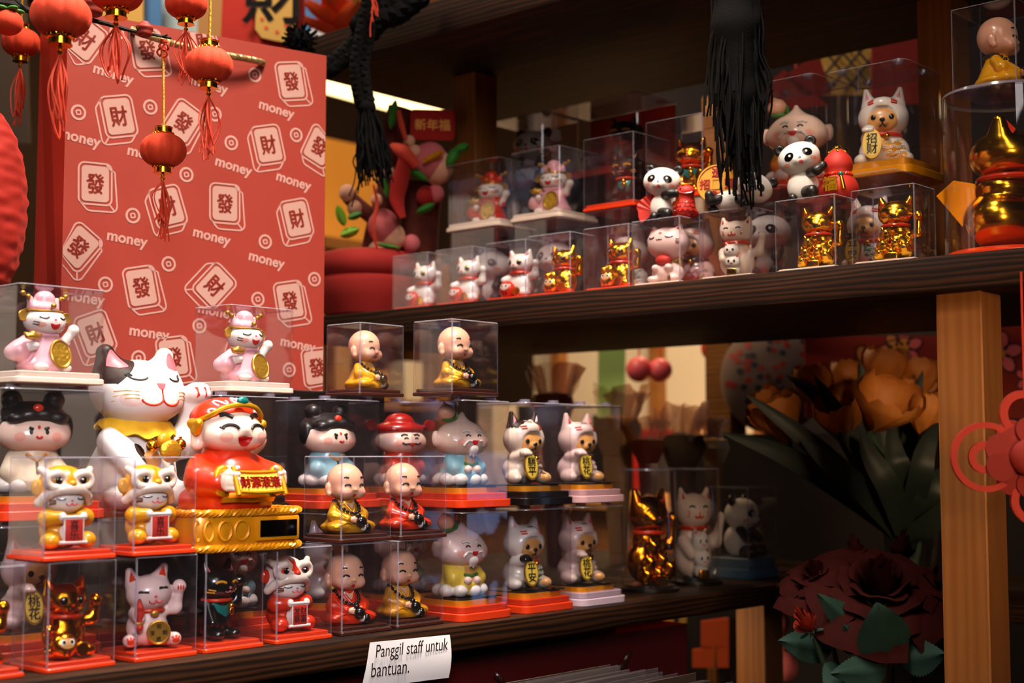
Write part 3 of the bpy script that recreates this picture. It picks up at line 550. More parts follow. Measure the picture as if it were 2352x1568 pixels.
def old_man(robe='blue', s=.094, label='', skin='skin_pale', open_robe='tan'):
    t = thing('longevity_elder_figurine', label, 'figurine'); cloud(t, 9, .27, .20, .075, .085, s)
    b = Clay(.05).cone((0, 0, .14), (0, 0, .36), .27, .20).cone((-.14, 0, .34), (-.19, -.12, .22), .11, .10).cone((.14, 0, .34), (.19, -.12, .22), .11, .10).floor(.02); mb = MB(); b.skin(mb, robe, .02)
    b.patch(mb, [(-.07, .38), (.07, .38), (.09, .24), (.07, .15), (-.07, .15), (-.09, .24)], open_robe); b.ink(mb, [(-.1, .27), (0, .25), (.1, .27)], .022, 'green'); mb.build('robe', t, scale=s)
    h = Clay(.07).ell((0, 0, .56), (.36, .28, .21)).ell((.0, -.08, .52), (.31, .22, .15)).ell((0, 0, .66), (.27, .23, .15)).cone((0, 0, .76), (.0, -.03, .885), .12, .03, .08)
    for q in (-1, 1): h.ell((q * .36, .03, .58), (.05, .05, .10), .02)
    mb = MB(); h.skin(mb, skin, .022)
    for q in (-1, 1):
        h.ink(mb, arc(q * .085, .60, .028, .025, 10, 170, 7), .010, 'ink'); h.ink(mb, [(q * .05, .545), (q * .10, .55), (q * .14, .515), (q * .15, .49)], .02, 'white'); h.patch(mb, disc(q * .18, .53, .05, .04), 'blush', off=.001); h.ink(mb, [(q * .05, .66), (q * .10, .675), (q * .15, .655)], .018, 'white')
    h.patch(mb, arc(0, .555, .05, .055, 180, 360, 10), 'mouth'); mb.build('head', t, scale=s)
    mb = MB(); c = Clay(.02).ell((0, -.27, .45), (.07, .05, .06)).cone((-.035, -.27, .42), (-.045, -.26, .37), .03, .012).cone((.035, -.27, .42), (.045, -.26, .37), .03, .012).cone((0, -.27, .42), (0, -.27, .355), .035, .012); c.skin(mb, 'white', .014); mb.build('beard', t, scale=s)
    mb = MB(); c = Clay(.03).ell((-.22, .0, .90), (.115, .10, .10)).cone((-.22, 0, .96), (-.26, 0, 1.02), .06, .015); c.skin(mb, 'skin', .02); mb.build('peach', t, scale=s)
    mb = MB(); mb.ell((-.20, -.02, .81), (.10, .06, .025), 'green'); mb.ell((-.10, -.03, .86), (.025, .05, .06), 'green'); mb.build('peach_leaf', t, scale=s)
    for q in (-1, 1):
        mb = MB(); mb.ell((q * .07, -.25, .20), (.055, .05, .05), skin); mb.build('hand', t, scale=s)
    return t
def bear_cat(suit='white', patch=None, sign='平\n安', bib='green', s=.092, label='', bibline='white', collar='red', paw=None, earin='pink'):
    t = thing('bear_in_cat_suit_figurine', label, 'figurine')
    b = Clay(.05).ell((0, .03, .20), (.30, .24, .22)).ell((0, .01, .36), (.20, .18, .12)).cone((-.19, -.05, .36), (-.15, -.21, .40), .08, .075).floor(0)
    for q in (-1, 1): b.ell((q * .25, -.10, .08), (.10, .15, .085))
    b.ell((0, 0, .61), (.30, .26, .255), .03).ell((0, -.14, .76), (.13, .11, .08)); ears(b, .17, .80, .02, .17, .08, .03)
    b.ell((.0, -.235, .56), (.205, .05, .155), .02, sub=True)
    pc = (lambda c: [M[patch] if (patch and ((q[2] > .76 and q[0] < -.04 and q[1] > -.14) or (q[2] > .80 and q[0] > .12))) else None for q in c]) if patch else None
    mb = MB(); b.skin(mb, suit, .02, pc)
    for k in (0, 1): b.ink(mb, [(.10, .785 - k * .03), (.165, .775 - k * .03)], .012, 'orange_base'); b.ink(mb, [(-.10, .785 - k * .03), (-.165, .775 - k * .03)], .012, 'orange_base')
    b.ink(mb, [(-.06, .835), (.0, .835)], .010, 'ink'); b.patch(mb, disc(.22, .10, .06, .06), 'tan'); mb.build('body', t, scale=s)
    f = Clay(.03).ell((0, -.165, .56), (.195, .075, .15)).ell((0, -.22, .515), (.07, .05, .05)); mb = MB(); f.skin(mb, 'tan', .018); f.ink(mb, [(-.035, .46), (0, .49), (.035, .46)], .010, 'ink'); f.ink(mb, [(0, .49), (0, .52)], .010, 'ink'); mb.build('face', t, scale=s)
    for q in (-1, 1): eye3(t, f, q * .105, .575, .032, 'black', 0, False, 1.1, s)
    mb = MB(); q, n = on_face(f, 0, .535); mb.ell(q, (.034, .025, .028), 'black', None, 14, 8); mb.build('nose', t, scale=s)
    ear_lining(t, .17, .82, -.055, earin, s, .12, .045, .03); ring_collar(t, .375, .20, .185, collar, s, -.01, .026); jingle(t, (.05, -.225, .345), .034, s)
    mb = MB(); P_ = [(-.02, .34), (.24, .34), (.25, .20), (.17, .12), (.05, .10), (-.02, .2)]; b.patch(mb, P_, bib, off=.008)
    for cx_, cz_ in ((.07, .12), (.17, .12), (.02, .18), (.12, .19), (.21, .19), (.07, .25), (.17, .26)):
        for rr in (.045, .026): b.ink(mb, arc(cx_, cz_, rr, rr, 10, 170, 8), .0065, bibline, 0, 1.35)
    mb.build('bib', t, scale=s)
    mb = MB(); pr = disc(0, 0, .112, .185, 0, 26); T = frame((-.12, -.31, .235), (1, -.05, 0), (0, .12, 1)); mb.prism(pr, 0, .03, 'brass', T); T2 = T @ Matrix.Translation((0, 0, .03)); mb.prism(pr * .86, 0, .004, 'soft_yellow', T2); mb.text(sign, .135, T2 @ Matrix.Translation((0, 0, .005)), 'ink', .012, .004); mb.build('gold_sign', t, scale=s)
    mb = MB(); c = Clay(.02).ell((-.16, -.25, .42), (.085, .075, .065)); [c.ell((-.21 + .045 * k, -.32, .41), (.024, .024, .03)) for k in range(3)]; c.skin(mb, paw or suit, .016); mb.build('paw', t, scale=s)
    return t
def girl(gown='blue', s=.096, label='', base=True):
    t = thing('child_deity_figurine', label, 'figurine'); cloud(t, 9, .27, .20, .07, .08, s)
    b = Clay(.05).cone((0, 0, .12), (0, 0, .34), .29, .20).cone((-.15, 0, .32), (-.22, -.12, .20), .10, .10).cone((.15, 0, .32), (.22, -.12, .20), .10, .10).floor(.02); mb = MB(); b.skin(mb, gown, .02); b.ink(mb, [(-.09, .37), (0, .30), (.09, .37)], .02, 'tan'); b.ink(mb, [(0, .30), (0, .18)], .014, 'ink'); mb.build('gown', t, scale=s)
    h = Clay(.07).ell((0, 0, .58), (.36, .28, .20)).ell((0, -.08, .52), (.31, .21, .13)); mb = MB(); h.skin(mb, 'skin_pale', .022)
    for q in (-1, 1): h.ink(mb, [(q * .05, .60), (q * .09, .615)], .016, 'ink'); h.patch(mb, disc(q * .075, .575, .017, .024), 'ink'); h.patch(mb, disc(q * .17, .53, .05, .045), 'blush', off=.001)
    h.patch(mb, disc(0, .62, .015, .018), 'red'); h.ink(mb, arc(0, .54, .025, .02, 190, 350, 7), .013, 'mouth'); mb.build('face', t, scale=s)
    c = Clay(.03).ell((0, .04, .70), (.34, .28, .18)); [c.ell((x, -.17, z), (.11, .09, .07)) for x, z in ((-.18, .71), (-.06, .74), (.07, .74), (.19, .71))]
    for q in (-1, 1): c.ell((q * .20, .02, .89), (.10, .10, .09)).ell((q * .33, 0, .62), (.05, .10, .13))
    mb = MB(); c.skin(mb, 'soft_black', .02); mb.build('hair', t, scale=s)
    mb = MB(); mb.ell((0, -.22, .80), (.05, .03, .045), 'red'); mb.build('hair_tie', t, scale=s); return t
def rabbit_child(s=.096, label=''):
    t = thing('rabbit_child_figurine', label, 'figurine')
    b = Clay(.05).cone((0, 0, .06), (0, 0, .36), .24, .16).ell((0, -.02, .06), (.27, .22, .07)).floor(0); mb = MB(); b.skin(mb, 'teal', .02); mb.build('robe', t, scale=s)
    h = Clay(.05).ell((0, 0, .58), (.30, .25, .20)); [h.cone((q * .15, 0, .74), (q * .19, 0, .92), .085, .07) for q in (-1, 1)]; mb = MB(); h.skin(mb, 'skin', .022); cat_face(h, mb, 0, .6, .2, 'smile', lw=.01, whisk=None); mb.build('head', t, scale=s)
    for q in (-1, 1):
        c = Clay(.03).cone((q * .2, -.03, .34), (q * .34, -.08, .48), .065, .06).ell((q * .35, -.09, .53), (.075, .07, .08)); mb = MB(); c.skin(mb, 'skin', .018); mb.build('raised_arm', t, scale=s)
        mb = MB(); mb.ell((q * .14, -.2, .06), (.11, .13, .065), 'skin'); mb.build('foot', t, scale=s)
    return t
def hat_man(s=.096, label=''):
    t = thing('fortune_elder_figurine', label, 'figurine'); cloud(t, 9, .27, .20, .07, .08, s)
    b = Clay(.05).cone((0, 0, .12), (0, 0, .36), .29, .20).cone((-.15, 0, .32), (-.2, -.14, .22), .10, .10).cone((.15, 0, .32), (.2, -.14, .22), .10, .10).floor(.02); mb = MB(); b.skin(mb, 'red', .02); mb.build('robe', t, scale=s)
    h = Clay(.07).ell((0, 0, .57), (.36, .28, .18)).ell((0, -.08, .52), (.30, .21, .12)); mb = MB(); h.skin(mb, 'skin_pale', .022)
    for q in (-1, 1): h.ink(mb, arc(q * .08, .585, .026, .022, 10, 170, 6), .010, 'ink'); h.ink(mb, [(q * .04, .53), (q * .10, .52), (q * .14, .54)], .014, 'ink'); h.ink(mb, [(q * .05, .64), (q * .1, .65), (q * .14, .63)], .016, 'ink'); h.patch(mb, disc(q * .18, .53, .05, .045), 'blush', off=.001)
    h.patch(mb, arc(0, .54, .045, .05, 180, 360, 9), 'mouth'); mb.build('head', t, scale=s)
    c = Clay(.03).ell((0, .04, .72), (.35, .28, .12)).ell((0, .03, .82), (.20, .18, .12)); mb = MB(); c.skin(mb, 'deep_red', .02); mb.build('hat', t, scale=s)
    for q in (-1, 1):
        mb = MB(); mb.tube([(q * .3, .02, .74), (q * .48, .02, .78)], .03, 'deep_red', 8); mb.lathe([(.01, -.03), (.075, -.03), (.075, .03), (.01, .03)], 'deep_red', (q * .46, .0, .78), 18, rot('X', 90)); mb.build('hat_wing', t, scale=s)
    return t
def panda(s, label, pose, group=None):
    t = thing('panda_figurine', label, 'figurine', group=group); lie = pose == 'coin'; R = rot('Y', {'fish': 6, 'coin': 28, 'gourd': -16, 'sit': 0}[pose])
    hx, hz = {'fish': (-.06, .68), 'coin': (.30, .42), 'gourd': (-.10, .70), 'sit': (0, .68)}[pose]
    b = Clay(.06)
    if lie: b.ell((-.12, .04, .20), (.33, .24, .20))
    else: b.ell((-.04, .03, .25), (.25, .22, .26))
    b.floor(0); mb = MB(); b.skin(mb, 'matte_white', .022); mb.build('body', t, scale=s)
    h = Clay(.05).ell((hx, -.03, hz), (.335, .27, .255), None, R).ell(tuple(np.array([hx, -.03, hz]) + R @ np.array([0, -.23, -.075])), (.10, .07, .07)); mb = MB(); h.skin(mb, 'matte_white', .024)
    c = np.array([hx, -.03, hz]); tl = {'fish': -6, 'coin': -28, 'gourd': 16, 'sit': 0}[pose]
    def loc(x, z): q = R @ np.array([x, 0, z]); return hx + q[0], hz + q[2]
    for q in (-1, 1):
        x, z = loc(q * .145, .02); h.patch(mb, disc(x, z, .078, .062, tl + q * -28), 'black'); x, z = loc(q * .13, .03); h.patch(mb, disc(x, z, .018, .018), 'white', off=.012)
        x, z = loc(q * .21, -.09); h.patch(mb, disc(x, z, .05, .03), 'blush', off=.001)
    x, z = loc(0, -.04); h.patch(mb, disc(x, z, .026, .018), 'black'); x, z = loc(0.01, -.115); h.patch(mb, disc(x, z, .035, .025), 'rose'); mb.build('head', t, scale=s)
    for q in (-1, 1):
        p = c + R @ np.array([q * .25, .06, .22]); mb = MB(); e = Clay(.02).ell(p, (.095, .06, .095)).ell(p + np.array([0, -.06, 0]), (.05, .03, .05), .02, sub=True); e.skin(mb, 'soft_black', .016); mb.build('ear', t, scale=s)
    limbs = {'fish': [('arm', [(.02, -.16, .42), (.13, -.27, .43), (.25, -.28, .43)], .075), ('leg', [(-.04, -.14, .12), (.08, -.28, .08)], .095), ('leg', [(-.2, .0, .1), (-.18, -.16, .06)], .08)],
             'coin': [('arm', [(-.30, -.12, .22), (-.46, -.16, .20), (-.48, -.17, .30)], .085), ('arm', [(.05, -.18, .2), (.16, -.27, .10)], .09), ('leg', [(-.38, .02, .08), (-.46, -.05, .06)], .08)],
             'gourd': [('arm', [(.08, -.15, .44), (.17, -.26, .45), (.27, -.27, .52)], .075), ('leg', [(.02, -.14, .14), (.10, -.3, .12)], .10), ('leg', [(-.2, .0, .1), (-.2, -.1, .06)], .07)],
             'sit': [('arm', [(-.18, -.08, .42), (-.20, -.22, .30)], .08), ('arm', [(.18, -.08, .42), (.20, -.22, .30)], .08), ('leg', [(-.15, -.14, .09), (-.22, -.28, .09)], .095), ('leg', [(.15, -.14, .09), (.22, -.28, .09)], .095)]}[pose]
    for n, pts, r in limbs: mb = MB(); e = Clay(.04).path(pts, r).floor(0); e.skin(mb, 'soft_black', .02); mb.build(n, t, scale=s)
    if pose == 'fish':
        mb = MB(); f = Clay(.05).cone((.36, -.16, .16), (.38, -.18, .42), .20, .14).ell((.40, -.25, .45), (.16, .12, .12)).ell((.36, -.1, .08), (.24, .17, .09)).cone((.34, -.2, .52), (.32, -.2, .64), .05, .02).floor(0); f.skin(mb, 'matte_red', .02)
        for i in range(4):
            for j in range(5): f.ink(mb, arc(.22 + j * .075 + (i % 2) * .035, .06 + i * .07, .035, .03, 180, 360, 6), .008, 'deep_red')
        f.ink(mb, arc(.42, .45, .12, .05, 200, 330, 8), .012, 'deep_red'); mb.build('carp', t, scale=s); eye3(t, f, .33, .49, .022, 'black', 0, False, 1, s)
        for k, (x0, z0, x1, z1) in enumerate([(-.22, .12, -.42, .36), (-.24, .09, -.5, .26)]):
            pass
        mb = MB(); rows = []
        for a in np.linspace(math.radians(95), math.radians(215), 15): rows.append([(-.2 + r_ * math.cos(a), .02 + .016 * math.sin(a * 20) * r_ * 3, .12 + r_ * math.sin(a) * .95 + .04) for r_ in np.linspace(.03, .36 - .05 * (a > 3), 5)])
        mb.grid(rows, 'matte_red'); rows2 = np.array(rows) + [0, .03, 0]; mb.grid(rows2, 'matte_red', flip=True); mb.grid([np.array(rows)[:, -1], rows2[:, -1]], 'matte_red'); mb.build('carp_tail', t, scale=s)
        mb = MB(); mb.add([(.2, -.36, .27), (.28, -.37, .29), (.25, -.375, .20), (.17, -.365, .18)], [(0, 1, 2, 3), (3, 2, 1, 0)], 'gold'); mb.tube([(.28, -.34, .3), (.30, -.3, .36)], .02, 'gold', 6); mb.build('gold_tassel', t, scale=s)
        mb = MB(); mb.tube(smooth_pts([(.3, -.31, .60), (.36, -.33, .57), (.44, -.31, .56), (.52, -.27, .58)], 4), .02, 'gold', 6); mb.build('gold_crest', t, scale=s)
    if pose == 'coin':
        mb = MB(); a = np.linspace(0, 2 * PI, 36, endpoint=False); T = frame((-.36, .02, .52), (1, .0, 0), (0, .12, 1)); mb.prism(disc(0, 0, .36, .36, 0, 40), -.04, .03, 'mustard', T)
        mb.lathe([(.33, .02), (.335, .05), (.36, .05), (.365, .02)], 'mustard', (0, 0, 0), 40, caps=False); mb.v[-1] = mb.v[-1] @ np.array(T)[:3, :3].T + np.array(T)[:3, 3]
        for (x, z) in ((0, .09), (0, -.09), (.09, 0), (-.09, 0)): mb.box((x - (.09 if x == 0 else .015), z - (.09 if z == 0 else .015), .02), (x + (.09 if x == 0 else .015), z + (.09 if z == 0 else .015), .045), 'mustard'); mb.v[-1] = mb.v[-1] @ np.array(T)[:3, :3].T + np.array(T)[:3, 3]
        for ch, x, z in (('進', 0, .215), ('招', -.22, 0), ('財', 0, -.215), ('寶', .22, 0)): mb.text(ch, .20, T @ Matrix.Translation((x, z, .035)), 'matte_red', .02, .012)
        mb.build('gold_coin', t, scale=s)
    if pose == 'gourd':
        mb = MB(); mb.lathe([(.02, 0), (.25, .01), (.31, .09), (.32, .2), (.27, .32), (.20, .385), (.19, .42), (.225, .50), (.235, .58), (.20, .68), (.13, .76), (.05, .83), (.01, .86)], 'matte_red', (.5, -.02, 0), 36)
        T = frame((.375, -.322, .22), (1, -.42, 0), (0, .05, 1)); mb.text('福', .24, T, 'gold_paint', .03, .02); mb.build('gourd', t, scale=s)
        a = np.linspace(0, 2 * PI, 60, endpoint=False); mb = MB()
        for ph in (0, PI): mb.tube(np.stack([.5 + (.205 + .018 * np.cos(a * 16 + ph)) * np.cos(a), -.02 + (.205 + .018 * np.cos(a * 16 + ph)) * np.sin(a), .405 + .018 * np.sin(a * 16 + ph)], 1), .016, 'orange_base', 6, closed=True)
        mb.build('rope', t, scale=s); mb = MB(); mb.ell((.54, -.27, .38), .04, 'teal'); mb.build('bead', t, scale=s)
        mb = MB(); mb.lathe([(.015, .1), (.03, .06), (.045, -.11), (.01, -.12)], 'gold', (.56, -.325, .24), 14, rot('Y', -8)); mb.build('tassel', t, scale=s)
        mb = MB(); c2 = Clay(.03).ell((.5, -.02, .83), (.06, .06, .05)); [c2.cone((.5, -.02, .83), (.5 + .13 * math.cos(u), -.02 + .13 * math.sin(u), .77), .035, .02) for u in (0, 1.6, 3.1, 4.7)]; c2.skin(mb, 'gold', .018); mb.build('gourd_cap', t, scale=s)
    return t

NEST = {'hat': ('hat_band', 'hat_wing'), 'lion_hood': ('lion_eye', 'fur_trim', 'lion_ear', 'lion_nose', 'lion_jaw'), 'scroll': ('scroll_rod',), 'peach': ('peach_leaf',), 'collar': ('bell',), 'bib': ('fish_charm',), 'hair': ('hair_tie',), 'fish': ('fish_band',), 'gourd': ('rope', 'bead', 'tassel', 'gourd_cap'), 'carp': ('carp_tail', 'gold_tassel', 'gold_crest'), 'face': ('eye', 'nose'),
        'cap': ('cap_band', 'cap_gem'), 'pedestal': ('braided_rim', 'window_frame', 'solar_cell'), 'bandana': ('bell', 'gold_medallion', 'bow_knot'), 'head': ('ear_cloud', 'beard')}
def nested(fn):
    def g(*a, **k):
        t = fn(*a, **k); kids = {}
        for c in t.children: kids.setdefault(c.name.split('.')[0], c)
        for c in list(t.children):
            for p, cs in NEST.items():
                if c.name.split('.')[0] in cs and p in kids and kids[p] is not c: c.parent = kids[p]; break
        return t
    return g
monk, hat_cat, lion_cat, daruma_cat, coin_cat, black_cat, treasure_cat, big_head_cat, mother_cat, old_man, bear_cat, girl, rabbit_child, hat_man, panda = map(nested, (monk, hat_cat, lion_cat, daruma_cat, coin_cat, black_cat, treasure_cat, big_head_cat, mother_cat, old_man, bear_cat, girl, rabbit_child, hat_man, panda))
# ================================================================ the setting: shop shell, shelves and posts
def slab(name, lo, hi, m, bev=0.): o = MB().box(lo, hi, m, bev).build(name); return struct(o)
slab('floor', (-5, -2.5, -.05), (2.6, 5, 0), 'floor'); slab('ceiling', (-5, -2.5, 2.9), (2.6, 5, 2.95), 'ceiling')
slab('wall_left', (-4.65, -2.5, 0), (-4.6, 5, 2.9), 'wall'); slab('wall_back', (-4.6, 4.6, 0), (2.6, 4.65, 2.9), 'wall')
P('wall_pale', 'b8946a', .8, noise=.1, nscale=3); slab('wall_right', (2.55, -2.5, 0), (2.6, 4.6, 2.9), 'wall_pale'); slab('wall_front', (-4.6, -2.5, 0), (2.55, -2.45, 2.9), 'wall_pale')
ZL, ZM, XF, YM = 1.113, 1.50, -1.08, 1.355
def board(name, lo, hi, m, label, bev=.003): o = MB().box(lo, hi, m, bev, 2).build(name); return tag(o, label, 'shelf')
board('shelf_board', (-1.66, YM, 1.463), (.15, 1.80, ZM), 'dark_wood_x', 'dark stained middle shelf carrying the small cat cases and pandas')
board('shelf_board', (-1.66, YM, 1.875), (.15, 1.82, 1.925), 'dark_wood_x', 'dark stained top shelf with the long black braids hanging over its edge')
mb = MB(); mb.box((-1.80, .10, 1.085), (XF, 2.15, ZL), 'dark_wood_y', .003)
tag(mb.build('shelf_board'), 'dark worn lower shelf under the two tiers of monk and lion cases', 'shelf')
board('shelf_board', (-1.079, 1.755, 1.085), (.15, 2.15, ZL), 'dark_wood_x', 'dark lower shelf behind the roses, holding the tulip vase')
board('display_table', (-1.9, .3, .77), (.1, 2.3, .80), 'dark_wood_x', 'low dark table under the shelves where the red paper bags stand')
def post(lo, hi, label): o = MB().box(lo, hi, 'post_wood', .0015, 1).build('wooden_post'); return tag(o, label, 'post')
post((-.647, 1.371, 0), (-.598, 1.42, 1.463), 'pale square wooden post standing right of the roses and tulips')
post((-.80, 1.66, 1.50), (-.752, 1.709, 1.875), 'pale wooden post behind the boxed monk at the top right')
post((-1.496, 1.525, 1.50), (-1.447, 1.574, 1.875), 'pale wooden post between the middle and top shelf beside the plush plant')
post((-1.168, 1.79, .80), (-1.118, 1.84, 1.085), 'short wooden post under the lower shelf, left of the roses')
# risers hidden under the stock
def block(lo, hi, label): return tag(MB().box(lo, hi, 'black_base', .003).build('riser_block'), label, 'riser')
block((-1.72, .78, ZL), (-1.335, 1.24, 1.375), 'tall black riser block under the big red gift bag')
block((-1.30, .758, ZL), (-1.188, .862, 1.243), 'small black riser block under the white ceramic cat')
# ================================================================ display cases
_case = {}
def rrect(w, d, r, n=5):
    if r < 1e-5: return np.array([(-w / 2, -d / 2), (w / 2, -d / 2), (w / 2, d / 2), (-w / 2, d / 2)])
    out = []
    for cx_, cy_, a0 in ((w / 2 - r, -d / 2 + r, -90), (w / 2 - r, d / 2 - r, 0), (-w / 2 + r, d / 2 - r, 90), (-w / 2 + r, -d / 2 + r, 180)):
        for a in np.linspace(a0, a0 + 90, n): out.append((cx_ + r * math.cos(math.radians(a)), cy_ + r * math.sin(math.radians(a))))
    return np.array(out)
def case(w, d, h, base, center, rz, label, bh=.008, r=.0014, big=False, gold=False, lip=.0015, group=None):
    """clear box lid over a coloured base; local front is -Y"""
    key = (round(w, 3), round(d, 3), round(h, 3), base, bh, r, big, gold)
    if key in _case: return dup(_case[key], center, rz, label, group)
    t = thing('display_case', label, 'display case', group=group); _case[key] = t
    mb = MB(); n = 6 if r > .003 else 3; e = .0012
    def ringz(off, z): return np.c_[rrect(w - 2 * off, d - 2 * off, max(r - off, .0004), n), np.full(4 * n, z)]
    z0 = bh * .55; K = 4 * n
    def walls(off, z_lo, z_hi, flip):
        rows = [ringz(off, z_lo), ringz(off, z_hi)]; f = []; ms = []
        for i in range(K):
            j = (i + 1) % K; f.append((i, j, K + j, K + i) if not flip else (i, K + i, K + j, j)); ms.append('clear' if (i % n) == n - 1 or n == 6 else 'clear_edge')
        mb.add(np.concatenate(rows), f, ms); mb.add(rows[1], [tuple(range(K)) if not flip else tuple(range(K - 1, -1, -1))], 'clear')
    walls(0, z0, h - .0012, False); walls(e, z0, h - .0012 - e, True)
    a, b = ringz(0, h - .0012), ringz(.0010, h); mb.grid([a, b, ringz(.0024, h)], 'clear_edge', closed_v=True, flip=True)
    mb.grid([ringz(0, z0), ringz(e, z0)], 'clear_edge', closed_v=True)
    if big:
        for sx in (-1, 1):
            for sy in (-1, 1): mb.lathe([(.0065, h), (.0065, h + .004), (.0045, h + .004), (.004, h + .0025), (.0005, h + .0025)], 'clear_edge', (sx * (w / 2 - .018), sy * (d / 2 - .018), 0), 16, caps=False)
    mb.build('cover', t, smooth=0)
    mb = MB(); P2 = rrect(w + 2 * lip, d + 2 * lip, r + lip + .001, 6); P1 = rrect(w - .004, d - .004, max(r, .002), 6)
    zb = bh * .55 if big else bh * .5
    for pl, za, zc in ((P2, 0, zb), (P1, zb, bh)):
        c = .0008; k = len(pl); sc = lambda q, o: q * (1 - o / np.abs(q).max())
        mb.grid([np.c_[sc(pl, c), np.full(k, za)], np.c_[pl, np.full(k, za + c)], np.c_[pl, np.full(k, zc - c)], np.c_[sc(pl, c), np.full(k, zc)]], base, closed_v=True, flip=True)
        b0 = mb.n - 4 * k; mb.f += [tuple(b0 + i for i in range(k - 1, -1, -1)), tuple(b0 + 3 * k + i for i in range(k))]; mb.m += [mb.mi(base)] * 2
    mb.build('base', t, smooth=30)
    if gold:
        mb = MB(); g = rrect(w * .84, d * .80, .012, 6); mb.prism(g, bh, bh + .006, 'gold_satin'); mb.prism(g * .94, bh + .006, bh + .0075, 'black_base'); gp = mb.build('gold_plinth', t)
        mb = MB(); mb.box((w * .08, -d * .44, bh + .0076), (w * .36, -d * .26, bh + .009), 'solar', .0005); mb.build('solar_cell', gp)
    put(t, center, rz); return t
HP = PI / 2
def left_case(Y, wy, z, h, base, label, X=XF - .025, dx=.060, **k):       # front towards the aisle (+X)
    return case(wy, dx, h, base, (X - dx / 2, Y + wy / 2, z), HP, label, **k), (X - dx / 2, Y + wy / 2, z)
def mid_case(X, wx, z, h, base, label, Y=1.372, dy=.05, **k):             # front towards -Y, right end at X
    return case(wx, dy, h, base, (X - wx / 2, Y + dy / 2, z), 0, label, **k), (X - wx / 2, Y + dy / 2, z)
def up(c, dz, dx=0., dy=0.): return (c[0] + dx, c[1] + dy, c[2] + dz)
BH = .009
